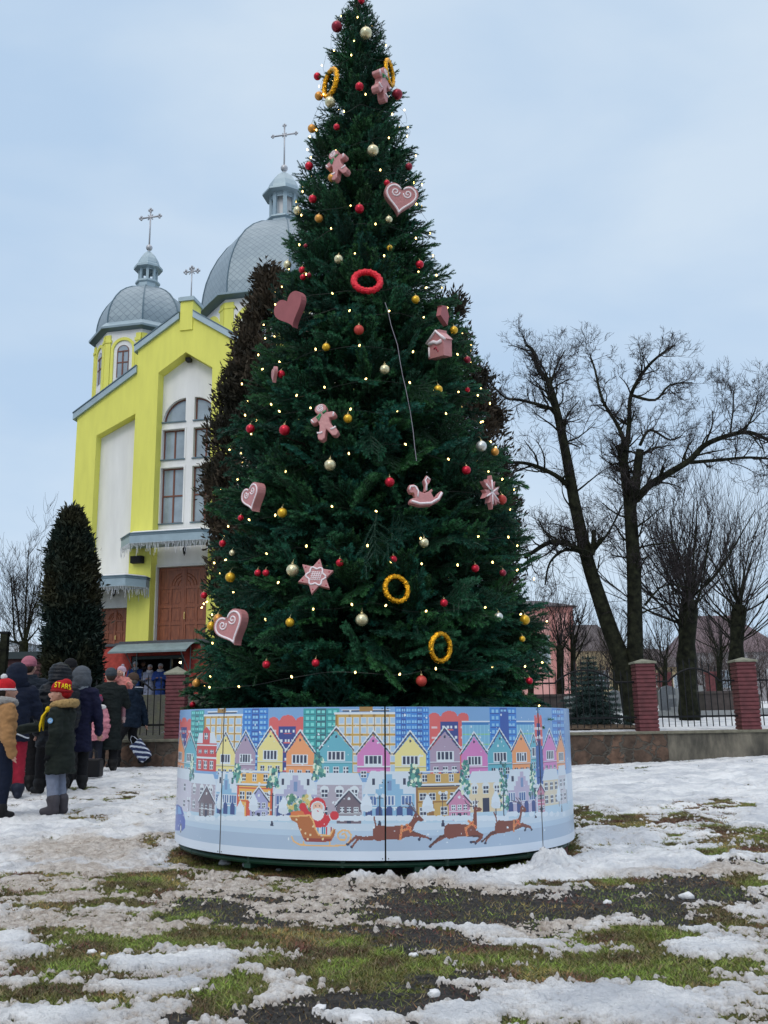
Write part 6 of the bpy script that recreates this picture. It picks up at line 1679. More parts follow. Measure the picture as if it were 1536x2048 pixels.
def sprout(G_, P, R, n, L, depth, up=.5, f0=.1, kids=4, spread=48, rmax=.03, minr=.0045, wig=.3):
    g = G_.g
    for k in range(n):
        f = g.uniform(f0, 1); i = min(len(P) - 2, int(f * (len(P) - 1))); dd = P[i + 1] - P[i]; dd /= np.linalg.norm(dd)
        ax = g.normal(size=3); ax -= dd * (ax @ dd); ax /= np.linalg.norm(ax); a = R_(g.uniform(25, 75)); nd = dd * math.cos(a) + ax * math.sin(a)
        G_.branch(P[i], nd, L * g.uniform(.5, 1.2), min(rmax, R[i] * .5), depth, up, wig, kids, .62, spread, minr)
YB = 23.0
gb = gz(5, YB)
G1 = Grow(3)
base = [(1268, 1440), (1266, 1390), (1255, 1345)]
LM = []
LM.append(limb(G1.thick, [(1268, 1445), (1250, 1340), (1222, 1265), (1200, 1200), (1175, 1120), (1150, 1010), (1136, 930), (1120, 850), (1105, 790), (1095, 760)], YB, .24, .075, dy=.6))
LM.append(limb(G1.thick, [(1095, 760), (1075, 735), (1065, 700), (1050, 690)], YB + .6, .08, .03))
LM.append(limb(G1.thick, [(1290, 1440), (1272, 1330), (1270, 1260), (1268, 1150), (1262, 1040), (1258, 1000)], YB, .22, .145, dy=-.3))
LM.append(limb(G1.thick, [(1258, 1010), (1248, 930), (1240, 890)], YB, .13, .11)); LM.append(limb(G1.thick, [(1262, 1020), (1272, 960), (1280, 900)], YB - .2, .12, .10))
LM.append(limb(G1.thick, [(1250, 930), (1258, 850), (1262, 790), (1290, 740), (1320, 710), (1350, 690)], YB, .07, .02)); LM.append(limb(G1.thick, [(1250, 890), (1235, 850), (1205, 800), (1190, 740), (1180, 710)], YB, .06, .015, dy=.7))
LM.append(limb(G1.thick, [(1262, 790), (1310, 800), (1340, 770), (1385, 765)], YB, .045, .012, dy=-.5)); LM.append(limb(G1.thick, [(1280, 890), (1300, 860), (1340, 880), (1365, 870)], YB, .045, .014, dy=.5))
LM.append(limb(G1.thick, [(1272, 1000), (1300, 970), (1340, 945), (1380, 920), (1410, 890), (1460, 870), (1500, 865), (1536, 880), (1560, 890)], YB, .10, .035, dy=-.8))
LM.append(limb(G1.thick, [(1380, 925), (1440, 920), (1500, 915), (1560, 920)], YB - .4, .05, .025, dy=-.4)); LM.append(limb(G1.thick, [(1460, 868), (1465, 830), (1468, 780)], YB - .5, .025, .012)); LM.append(limb(G1.thick, [(1488, 866), (1510, 820), (1515, 790)], YB - .6, .025, .012))
LM.append(limb(G1.thick, [(1170, 1110), (1140, 1090), (1100, 1085), (1065, 1105), (1050, 1115)], YB + .1, .075, .04, dy=-.5)); LM.append(limb(G1.thick, [(1165, 1105), (1130, 1100), (1100, 1125), (1090, 1170)], YB + .1, .045, .02, dy=-.3))
LM.append(limb(G1.thick, [(1135, 970), (1110, 950), (1065, 930), (1030, 925), (990, 930)], YB + .3, .07, .03, dy=-.4)); LM.append(limb(G1.thick, [(1110, 820), (1080, 810), (1040, 800), (1010, 795), (975, 760)], YB + .5, .055, .02, dy=.4))
LM.append(limb(G1.thick, [(1118, 850), (1130, 840), (1128, 862)], YB + .5, .04, .04)); LM.append(limb(G1.thick, [(1190, 1100), (1220, 1060), (1245, 1010)], YB, .03, .02)); LM.append(limb(G1.thick, [(1185, 1110), (1188, 1060)], YB, .06, .05))
LM.append(limb(G1.thick, [(1100, 780), (1110, 740), (1130, 700)], YB + .6, .035, .012)); LM.append(limb(G1.thick, [(1268, 1100), (1300, 1090), (1350, 1085)], YB, .03, .012, dy=-.6)); LM.append(limb(G1.thick, [(1290, 1210), (1330, 1170), (1390, 1180)], YB, .035, .012, dy=.6))
for i, (P, R) in enumerate(LM):
    hi_ = P[-1][2] > aty(1200, 800, YB)[2]
    Lp = np.linalg.norm(np.diff(P, axis=0), axis=1).sum(); thin = R[0] < .2
    sprout(G1, P, R, int((6.2 if thin else 3.0) * Lp) + 3, .60 if hi_ and thin else .82 if thin else .95, 3, up=.35, f0=.1 if thin else .40, kids=4, minr=.0038, wig=.42)
def mk_tree(G_, loc, lb, group=None, nm='bare_tree', mt=None):
    t = thing(nm, loc, lb, 'tree', group); I = TR(-np.array(loc, float))
    G_.thick.build('trunk', M_BARK if mt is None else mt, t, smooth=True, M=I); G_.thin.build('crown', M_TWIG, t, M=I); return t
bx_ = aty(1278, 1430, YB); mk_tree(G1, (bx_[0], YB, gb), 'large bare twin stemmed tree with cut limbs, behind the red pillar on the right', 'bare trees')
# broom headed pollards on the right
def pollard(px, ybase, ytop, Y, r, seed, lb, n=26, L=2.6, spread=60, dep=2):
    G_ = Grow(seed); p0 = aty(px, ybase, Y); p1 = aty(px, ytop, Y); z0 = gz(p0[0], Y) - .05
    P = smooth_path([(p0[0], Y, z0), (p0[0] + .04, Y, (z0 + p1[2]) / 2), (p1[0], Y, p1[2])]); G_.thick.tube(P, np.linspace(r, r * .85, len(P)) * (1 + .12 * np.sin(np.arange(len(P)) * 2.1)), 9)
    g = G_.g
    for k in range(n):
        a = g.uniform(0, 2 * PI); e = R_(g.uniform(15, 85)); i = int(len(P) * g.uniform(.55, .99)); d = (math.cos(a) * math.cos(e), math.sin(a) * math.cos(e), math.sin(e))
        G_.branch(P[i], d, L * g.uniform(.6, 1.2), g.uniform(.018, .035), dep, .55, .22, 6, .55, 34, .0045)
    return mk_tree(G_, (p0[0], Y, z0), lb, 'bare trees')
pollard(1378, 1420, 1200, 24.5, .26, 5, 'thick pollarded tree with a broom of shoots between the two right pillars', n=44, L=2.7)
pollard(1478, 1400, 1210, 31, .26, 6, 'second pollarded tree farther back at the right edge', n=40, L=3.0)
pollard(1120, 1400, 1290, 30, .13, 7, 'cut back slim tree in front of the pink house', n=12, L=1.6); pollard(1146, 1390, 1270, 31, .10, 8, 'short sawn trunk beside the pink house corner', n=10, L=1.3)
pollard(1060, 1390, 1290, 30, .10, 12, 'thin leaning tree at the left end of the pink house', n=10, L=1.6)
pollard(1440, 1400, 1300, 36, .12, 14, 'slim bare tree between the pollards in the cemetery', n=16, L=2.0); pollard(1230, 1390, 1330, 40, .12, 15, 'small bare tree behind the twin stemmed tree', n=18, L=2.2); pollard(1330, 1395, 1320, 42, .12, 16, 'small bare tree in front of the yellow cottage', n=18, L=2.2)
# far left tree
GL = Grow(22); Yl = 40; 
p0 = aty(47, 1330, Yl); zl = gz(p0[0], Yl)
P, R = limb(GL.thick, [(48, 1350), (47, 1310), (48, 1282)], Yl, .22, .18)
for pts in ([(46, 1290), (30, 1280), (27, 1240), (25, 1200), (22, 1150)], [(47, 1285), (38, 1255), (36, 1225), (30, 1195), (28, 1160)], [(49, 1282), (51, 1240), (52, 1200), (55, 1150), (57, 1100)], [(51, 1282), (60, 1250), (66, 1220), (78, 1190), (82, 1150)], [(50, 1288), (64, 1272), (78, 1255)], [(50, 1284), (58, 1240), (62, 1215), (70, 1170)], [(45, 1288), (20, 1282), (5, 1283)]):
    q = limb(GL.thick, pts, Yl, .055, .02, n=5, dy=.5); sprout(GL, q[0], q[1], 16, 1.4, 2, up=.9, kids=4, minr=.006, rmax=.014)
mk_tree(GL, (p0[0], Yl, zl), 'bare tree with upright shoots at the far left behind the crowd', 'bare trees')

# ================================================================== CONIFERS
def leaf_cloud(g, pts, size, cols, flat=.5, per=7, spread=.09, ax=None, wr=.16, cs=.9):
    """feathery clumps: per point a few small bent blades"""
    n = len(pts) * per
    c = np.repeat(pts, per, 0) + g.normal(0, spread, (n, 3))
    if ax is None: d = g.normal(size=(n, 3)); d[:, 2] += .5
    else:
        o = c - ax(c); o[:, 2] = 0; o /= np.linalg.norm(o, axis=1)[:, None] + 1e-6
        d = np.repeat(g.normal(0, .5, (len(pts), 3)), per, 0) + g.normal(0, .35, (n, 3)) + o * .8 + np.array([0, 0, .9])
    d /= np.linalg.norm(d, axis=1)[:, None]
    w = np.cross(d, g.normal(size=(n, 3))); w /= np.linalg.norm(w, axis=1)[:, None]
    L_ = g.uniform(.6, 1.3, n)[:, None] * size; W_ = L_ * wr
    V = np.stack([c, c + d * L_ * .45 + w * W_, c + d * L_, c + d * L_ * .45 - w * W_], 1).reshape(-1, 3)
    F = np.arange(4 * n).reshape(-1, 4)
    k = fbm(c[:, 0] * cs, c[:, 1] * cs, c[:, 2] * cs, octv=4, seed=5, gain=.6); k = np.clip((k - .40) / .2, 0, 1)[:, None]
    C = (cols[0] * (1 - k) + cols[1] * k) * g.uniform(.6, 1.35, n)[:, None]
    return V, F, np.repeat(C, 4, 0)
M_LEAFC = mat('conifer_foliage', rough=.7, attr=True, spec=.25)
def thuja(sil, Y, lb, cols, seed, n=5200, size=.11, ybase=1420, mx_r=9, gap=.42, nm='thuja_tree', zb_=None):
    """sil: (y, left, right) photo outline"""
    g = np.random.default_rng(seed); pr = []; hl = size * .55
    for y_, a_, b_ in sil: A0, B0 = aty(a_, y_, Y), aty(b_, y_, Y); pr.append((A0[2] - hl * .6, (A0[0] + B0[0]) / 2, max(.04, (B0[0] - A0[0]) / 2 - hl)))
    pr = np.array(sorted(pr)); z0, z1 = pr[0, 0], pr[-1, 0]
    zz = np.linspace(z0, z1, 300); rr = np.interp(zz, pr[:, 0], pr[:, 2]); w = rr + .02; w /= w.sum()
    z = g.choice(zz, n * 2, p=w) + g.uniform(-.02, .02, n * 2); r = np.interp(z, pr[:, 0], pr[:, 2]); a = g.uniform(0, 2 * PI, n * 2)
    bump = .72 + .42 * fbm(np.cos(a) * 1.6 + 9, np.sin(a) * 1.6, z * 1.5, octv=4, seed=seed)
    rad_ = r * bump * np.sqrt(g.uniform(.25, 1.0, n * 2)) 
    cx = np.interp(z, pr[:, 0], pr[:, 1]); P = np.stack([cx + rad_ * np.cos(a), Y + rad_ * np.sin(a), z], 1)
    keep = fbm(P[:, 0] * 2.6, P[:, 1] * 2.6, P[:, 2] * 2.0, octv=3, seed=seed + 3) > gap
    P = P[keep][:n]
    V, F, C = leaf_cloud(g, P, size, cols, ax=lambda c: np.stack([np.interp(c[:, 2], pr[:, 0], pr[:, 1]), np.full(len(c), Y), c[:, 2]], 1))
    zg = gz(pr[0, 1], Y); t = thing(nm, (pr[0, 1], Y, zg), lb, 'conifer'); I = TR((-pr[0, 1], -Y, -zg))
    MB().add(V, F, 0, C).build('crown', M_LEAFC, t, attr=True, M=I)
    mb = MB(); top = z1 - .3; mb.tube([(pr[0, 1], Y, zg - .1), (np.interp(top, pr[:, 0], pr[:, 1]), Y, top)], [.13, .03], 8)
    for k in range(60): q = g.uniform(max(z0, zg + .3), z1 - .2); aa_ = g.uniform(0, 2 * PI); rq = np.interp(q, pr[:, 0], pr[:, 2]) * .8; cq = np.interp(q, pr[:, 0], pr[:, 1]); mb.tube([(cq, Y, q), (cq + rq * math.cos(aa_), Y + rq * math.sin(aa_), q + .35)], [.03, .008], 4)
    mb.build('trunk', M_BARK, t, M=I); return t
rust = (np.array([0.018, 0.017, 0.010]), np.array([0.050, 0.036, 0.022])); dkg = (np.array([0.006, 0.014, 0.012]), np.array([0.016, 0.030, 0.018]))
thuja([(1420, 94, 202), (1300, 90, 200), (1200, 92, 196), (1120, 99, 188), (1080, 110, 178), (1050, 120, 168), (1034, 130, 158), (1020, 142, 150)], 23.5, 'dense dark columnar thuja in front of the left side of the church', (np.array([0.010, 0.024, 0.018]), np.array([0.036, 0.036, 0.017])), 41, n=15000, size=.15, gap=.36)
thuja([(1430, 430, 640), (1200, 418, 640), (1080, 410, 640), (1000, 398, 640), (900, 404, 640), (830, 416, 640), (740, 438, 640), (680, 462, 630), (620, 488, 620), (570, 508, 590), (524, 514, 540)], 21.0, 'tall rusty brown thuja behind the left of the Christmas tree', rust, 42, n=11500, size=.15, gap=.495)
thuja([(1430, 860, 1050), (1200, 850, 1045), (1100, 850, 1050), (1000, 860, 1055), (950, 860, 1030), (850, 860, 1022), (780, 860, 1005), (720, 860, 950), (660, 850, 942), (610, 850, 936), (572, 880, 918)], 21.5, 'tall dark thuja peeping out behind the right of the Christmas tree', (rust[0] * .8, rust[1] * .7), 43, n=7000, size=.15, gap=.53)
t = thing('wooden_post', (aty(2, 1400, 22)[0], 22.0, gz(-8, 22)), 'dark wooden post at the left edge of the picture above the crowd', 'post')
hp_ = aty(2, 1268, 22)[2] - t.location.z; mb = MB(); mb.box(-.09, .07, -.08, .08, -.1, hp_); mb.build('shaft', M_BARK, t); mb = MB(); mb.box(-.11, .09, -.10, .10, hp_, hp_ + .05); mb.build('cap', M_IRON, t)
# small spruce behind the fence
def spruce(px, ybase, ytop, wpx, Y, lb, seed):
    g = np.random.default_rng(seed); b = aty(px, ybase, Y); t_ = aty(px, ytop, Y); zg = gz(b[0], Y); H = t_[2] - zg; Rm = wpx / 1950.0 * Y / 2
    t = thing('young_spruce', (b[0], Y, zg), lb, 'conifer'); mb = MB(); mb.tube([(0, 0, 0), (0, 0, H)], [.06, .008], 7); nd = []; 
    L0 = 15
    for l in range(L0):
        f = l / L0; z = .12 + f * (H - .16); r = Rm * (1 - f) ** .85 + .05; k = 9 if f < .7 else 6
        for i in range(k):
            a = i * 2 * PI / k + l * 1.1 + g.normal(0, .15); rl = r * g.uniform(.8, 1.1); p = np.array([0, 0, z]); e = np.array([math.cos(a) * rl, math.sin(a) * rl, z - .30 * rl / Rm * (1 - f) + .03]); mid = (p + e) / 2 - [0, 0, .05 * rl]
            P = smooth_path([p, mid, e], 4); mb.tube(P, np.linspace(.012, .004, len(P)), 4)
            for q in range(int(rl / .03)):
                u = g.uniform(.15, 1); c = P[int(u * (len(P) - 1))]; sd_ = (1 if q % 2 else -1) * R_(g.uniform(35, 65)); ll = (1.1 - u) * rl * .45 + .05
                dv = np.array([math.cos(a + sd_), math.sin(a + sd_), -.12]); c2 = c + dv * ll
                for m_ in range(int(ll / .016)): nd.append(c + (c2 - c) * g.random() + g.normal(0, .006, 3))
    nd = np.array(nd); V, F, C = leaf_cloud(g, nd, .035, (np.array([0.010, 0.026, 0.026]), np.array([0.035, 0.065, 0.060])), per=3, spread=.012)
    MB().add(V, F, 0, C).build('crown', M_LEAFC, t, attr=True); mb.build('trunk', M_BARK, t)
spruce(1185, 1455, 1305, 165, 20.2, 'small dark young spruce behind the fence at right', 51)
# dark litter under the spruce
mb = MB(); q = aty(1190, 1450, 20.0); aa_ = np.linspace(0, 2 * PI, 40, endpoint=False); V = [(q[0], 20.05, gz(q[0], 20.05) + .10)]
for rr_i, hz in ((.5, .09), (.85, .05), (1.05, .005)):
    for a in aa_:
        k_ = rr_i * (1 + .18 * math.sin(a * 5) + .1 * math.sin(a * 11)); V.append((q[0] + 1.05 * k_ * math.cos(a), 20.05 + .85 * k_ * math.sin(a), gz(q[0], 20.05) + hz))
F = [np.array([[0, 1 + i, 1 + (i + 1) % 40] for i in range(40)]), np.array([[1 + 40 * r + i, 1 + 40 * (r + 1) + i, 1 + 40 * (r + 1) + (i + 1) % 40, 1 + 40 * r + (i + 1) % 40] for r in range(2) for i in range(40)])]
tag(mb.add(V, F).build('needle_litter', mat('brown_litter', (0.05, 0.032, 0.02), rough=1, noise=.5, nscale=10, bump=1, bscale=12, color2=(0.09, 0.06, 0.035))), 'brown needle litter under the young spruce', 'litter', kind='stuff')

# ================================================================== HOUSES AND CEMETERY
M_PINKH = mat('pink_house_plaster', (0.64, 0.34, 0.33), rough=.9, noise=.10, nscale=1); M_PINK2 = mat('darker_pink_pilaster', (0.52, 0.23, 0.22), rough=.9, noise=.1, nscale=2)
M_ROOFD = mat('dark_brown_roof', (0.075, 0.058, 0.06), rough=.7, noise=.25, nscale=2); M_CREAM = mat('cream_plaster', (0.42, 0.34, 0.20), rough=.9, noise=.1, nscale=1)
def house_b(name, x0, x1, Y, dep, z0, ze, zr, wm, rm, lb, wins_=(), chim=None, ridge='x', rz=0, extra=None):
    cx = (x0 + x1) / 2; w = x1 - x0; t = thing(name, (cx, Y, z0), lb, 'house', rz=rz); H = ze - z0
    mb = MB(); mb.box(-w / 2, w / 2, 0, dep, -.5, H); mb.build('wall', wm, t)
    mb = MB(); o = .3; h = zr - ze
    if ridge == 'x': V = [(-w / 2 - o, -o, H), (w / 2 + o, -o, H), (w / 2 + o, dep + o, H), (-w / 2 - o, dep + o, H), (-w / 2 + (w * .28), dep / 2, H + h), (w / 2 - w * .28, dep / 2, H + h)]; F = [np.array([[0, 1, 5, 4], [2, 3, 4, 5]]), np.array([[1, 2, 5], [3, 0, 4]]), np.array([3, 2, 1, 0])]
    else: V = [(-w / 2 - o, -o, H), (w / 2 + o, -o, H), (w / 2 + o, dep + o, H), (-w / 2 - o, dep + o, H), (0, -o, H + h), (0, dep + o, H + h)]; F = [np.array([[0, 4, 5, 3], [1, 2, 5, 4]]), np.array([[0, 1, 4], [2, 3, 5]]), np.array([3, 2, 1, 0])]
    rf = mb.add(V, F).build('roof', rm, t)
    if chim: m2 = MB(); m2.box(chim - .3, chim + .3, dep / 2 - .3, dep / 2 + .3, H + h * .5, H + h + .7); m2.build('chimney', M_CREAM, rf)
    for (a, b, c, d) in wins_:
        f = MB(); f.box(a - .06, b + .06, -.04, .0, c - .06, d + .06); fo = f.build('window', mat('white_frame', (.55, .55, .55), rough=.6), t); f = MB(); f.box(a, b, -.05, -.041, c, d); f.box((a + b) / 2 - .03, (a + b) / 2 + .03, -.06, -.051, c, d); f.build('pane', M_GLASS, fo)
    if extra: extra(t, w, H, dep)
    return t
Yh = 58
def ph(px, py, Y=Yh): return aty(px, py, Y)
def pil(t, w, H, dep):
    mb = MB()
    for x in (w / 2 - 1.25, w / 2 - .15): mb.box(x - .15, x + .15, -.06, 0, 0, H - .2)
    mb.box(-w / 2, w / 2, -.08, 0, H - .35, H - .05); mb.build('cornice_and_pilasters', M_PINK2, t)
house_b('pink_house', ph(1000, 1300)[0], ph(1150, 1300)[0], Yh, 9, ph(1100, 1400)[2], ph(1140, 1213)[2], ph(1100, 1183)[2], M_PINKH, M_ROOFD, 'pink plastered house with a dark roof at the right edge of the Christmas tree', chim=-1.0, extra=pil, wins_=[(-.2, .7, 2.2, 3.8), (-1.7, -.9, 2.2, 3.8)])
house_b('cottage', ph(1290, 1340, 62)[0], ph(1372, 1340, 62)[0], 62, 7, ph(1300, 1400, 62)[2], ph(1300, 1335, 62)[2], ph(1300, 1290, 62)[2], M_CREAM, M_ROOFD, 'low cream cottage between the twin stemmed tree and the pollard', wins_=[(-.6, .0, .7, 1.5), (.5, 1.0, .7, 1.5)])
house_b('brown_roofed_house', ph(1150, 1300, 75)[0], ph(1250, 1300, 75)[0], 75, 9, ph(1200, 1400, 75)[2], ph(1200, 1302, 75)[2], ph(1200, 1238, 75)[2], M_CREAM, M_ROOFD, 'house with a dark hipped roof behind the twin stemmed tree', wins_=[(-.5, .5, 1, 2.2)])
house_b('large_roof_house', ph(1395, 1300, 80)[0], ph(1570, 1300, 80)[0], 80, 12, ph(1450, 1400, 80)[2], ph(1450, 1305, 80)[2], ph(1450, 1216, 80)[2], mat('grey_plaster', (.25, .24, .25), rough=.9), mat('purple_brown_roof', (0.13, 0.09, 0.10), rough=.8, noise=.2, nscale=2), 'big house with a wide purple brown roof at the right edge', wins_=[(-2, -1, 1, 2.4), (0, 1, 1, 2.4), (2, 3, 1, 2.4)], ridge='x')
house_b('white_building', ph(-60, 1300, 85)[0], ph(44, 1300, 85)[0], 85, 10, ph(0, 1420, 85)[2], ph(30, 1285, 85)[2], ph(30, 1272, 85)[2], mat('pale_plaster', (.62, .66, .72), rough=.9), mat('pale_roof', (.55, .6, .66), rough=.8), 'pale building behind the bare tree at the far left')
# kiosk with maroon slats
t = thing('wooden_kiosk', (aty(30, 1400, 25)[0], 25.0, gz(-8, 25)), 'maroon slatted kiosk with a dark green roof behind the crowd at left', 'kiosk')
zt_ = aty(60, 1318, 25)[2] - t.location.z; x0_, x1_ = aty(-40, 1330, 25)[0] - t.location.x, aty(92, 1330, 25)[0] - t.location.x
mb = MB(); k = int((zt_) / .09)
for i in range(k): mb.box(x0_ + .05, x1_ - .05, -.02, .0, i * .09 + .01, i * .09 + .075)
mb.box(x0_ + .05, x1_ - .05, .01, 2.0, 0, zt_); mb.build('slatted_wall', mat('maroon_boards', (0.10, 0.035, 0.04), rough=.7, noise=.2, nscale=8), t)
mb = MB(); 
for i in range(5): mb.box(x0_ - .05, x1_ + .05, -.15 + i * .25, .15 + i * .25, zt_ + i * .05, zt_ + .06 + i * .05)
mb.build('roof', mat('dark_green_roof', (0.015, 0.03, 0.035), rough=.5), t)
# cemetery behind the fence
M_GRAN = mat('grey_granite', (0.16, 0.17, 0.18), rough=.5, noise=.25, nscale=20); M_CONC = mat('pale_concrete', (0.30, 0.31, 0.31), rough=.9, noise=.2, nscale=9); M_BRST = mat('brown_stone', (0.07, 0.055, 0.05), rough=.8, noise=.3, nscale=8)
def grave(px, py, Y, w, h, m, lb, kind):
    p = aty(px, py, Y); z = gz(p[0], Y); t = thing('grave', (p[0], Y, z), lb, 'grave', 'graves behind the fence')
    b = MB(); b.box(-w * .7, w * .7, -.9, .2, -.05, .16); b.build('kerb', M_CONC, t)
    b = MB()
    if kind == 's': b.prism([(-w / 2, .16), (w / 2, .16), (w / 2, h * .8), (w * .3, h * .95), (0, h), (-w * .3, h * .95), (-w / 2, h * .8)], 0, .12); b.build('headstone', m, t)
    elif kind == 'c': b.box(-.05, .05, 0, .1, .16, h); b.box(-.25, .25, .002, .098, h * .66, h * .66 + .1); b.box(-.2, .2, -.05, .15, .16, .3); b.build('cross', m, t)
    else: b.box(-w / 2, w / 2, -.8, .1, .16, h); b.box(-w / 2 - .05, w / 2 + .05, -.85, .15, h, h + .07); b.build('tomb', m, t)
for a in ((1165, 1410, 28, .9, .55, M_CONC, 'grey boxy tomb left of the young spruce', 'b'), (1338, 1405, 29, .55, .9, M_GRAN, 'grey headstone just right of the red pillar', 's'), (1358, 1405, 27, .5, .8, M_CONC, 'pale ornate grave cross near the pollard trunk', 'c'),
          (1430, 1415, 28, 1.1, .62, M_BRST, 'low brown tomb with a flat lid between the right pillars', 'b'), (1470, 1412, 30, 1.0, .5, M_BRST, 'farther brown tomb beside the far right pillar', 'b'), (1405, 1400, 33, .5, .9, M_CONC, 'white grave cross right of the pollard trunk', 'c'),
          (1230, 1395, 34, .5, .8, M_GRAN, 'small headstone behind the twin stems', 's'), (1110, 1400, 30, 1.4, .6, M_BRST, 'dark low tomb wall under the pink house', 'b'), (1320, 1392, 40, .6, .9, M_BRST, 'far brown headstone under the cream cottage', 's')): grave(*a)
for px, lb in ((1330, 'maroon brick post far behind the fence, left of the pollard'), (1427, 'maroon brick post far behind the fence, right of the pollard')):
    Yp = 44; p = aty(px, 1380, Yp); z = gz(p[0], Yp); s = MB(); s.box(-.25, .25, -.25, .25, 0, 1.45); s.box(-.3, .3, -.3, .3, 1.45, 1.55)
    for i in range(9): s.box(-.262, .262, -.262, .262, .03 + i * .15, .12 + i * .15)
    o = s.build('brick_post', M_FBR); o.location = (p[0], Yp, z); tag(o, lb, 'post', 'far brick posts')
# leafless bushes, low hedge of shrubs far off
def shrubs(x0, x1, Y, lb, seed, n=26, L=1.5):
    G_ = Grow(seed); g = G_.g
    for k in range(n):
        x = g.uniform(x0, x1); 
        for q in range(4): G_.branch((x, Y + g.uniform(-1, 1), gz(x, Y)), (g.normal(0, .35), g.normal(0, .35), 1), L * g.uniform(.6, 1.2), .014, 2, .3, .25, 5, .6, 35, .008)
    o = G_.thin.build('bushes', mat('brown_twigs', (0.05, 0.035, 0.032), rough=.9)); tag(o, lb, 'bushes', kind='stuff')
shrubs(ph(1150, 1390, 50)[0], ph(1560, 1390, 50)[0], 50, 'tangle of leafless brown bushes in front of the far houses', 61, n=42, L=2.3)
shrubs(ph(-40, 1390, 45)[0], ph(100, 1390, 45)[0], 45, 'leafless thicket behind the far left bare tree', 62, n=4, L=2.2)
# ================================================================== PEOPLE
DG = None
def fused(mb, name, m, parent, vox=.014, smooth=5, fold=0.0, fs=9.0, quilt=0.0, qz=.09, seed=0, cut=None, fuzz=0.0):
    """weld overlapping volumes into one continuous skin (voxel remesh), then give it folds"""
    tmp = mb.build('tmp', m)
    r = tmp.modifiers.new('r', 'REMESH'); r.mode = 'VOXEL'; r.voxel_size = vox
    s = tmp.modifiers.new('s', 'SMOOTH'); s.iterations = smooth; s.factor = .5
    dg = bpy.context.evaluated_depsgraph_get(); ev = tmp.evaluated_get(dg); me = bpy.data.meshes.new_from_object(ev)
    bpy.data.objects.remove(tmp)
    n = len(me.vertices); co = np.zeros(n * 3, np.float32); me.vertices.foreach_get('co', co); co = co.reshape(-1, 3).astype(float)
    no = np.zeros(n * 3, np.float32); me.vertices.foreach_get('normal', no); no = no.reshape(-1, 3)
    d = np.zeros(n)
    if fold: d += (fbm(co[:, 0] * fs, co[:, 1] * fs, co[:, 2] * fs * 1.5, octv=3, seed=seed) - .5) * 2 * fold
    if fold: d += (fbm(co[:, 0] * fs * 2.6 + 5, co[:, 1] * fs * 2.6, co[:, 2] * fs * 5, octv=2, seed=seed + 4) - .5) * fold * .9
    if quilt: d += quilt * (np.abs(np.sin(co[:, 2] * PI / qz + .5 * np.sin(co[:, 0] * 9))) ** .6 - .6)
    if fuzz: d += (vnoise(co[:, 0] * 130, co[:, 1] * 130, co[:, 2] * 130, seed=seed) - .4) * fuzz
    co = co + no * d[:, None]
    me.vertices.foreach_set('co', co.astype(np.float32).ravel()); me.polygons.foreach_set('use_smooth', np.ones(len(me.polygons), bool))
    me.materials.clear(); me.materials.append(m); me.update(); me.name = name
    o = bpy.data.objects.new(name, me); COL.objects.link(o); o.parent = parent; return o
M_SKIN = mat('skin', (0.50, 0.27, 0.20), rough=.55)
_cm = {}
def cloth(c, rough=.85, bump=.25):
    k = (c, rough)
    if k not in _cm: _cm[k] = mat('cloth', c, rough=rough, spec=.25, noise=.2, nscale=18, bump=bump, bscale=90)
    return _cm[k]
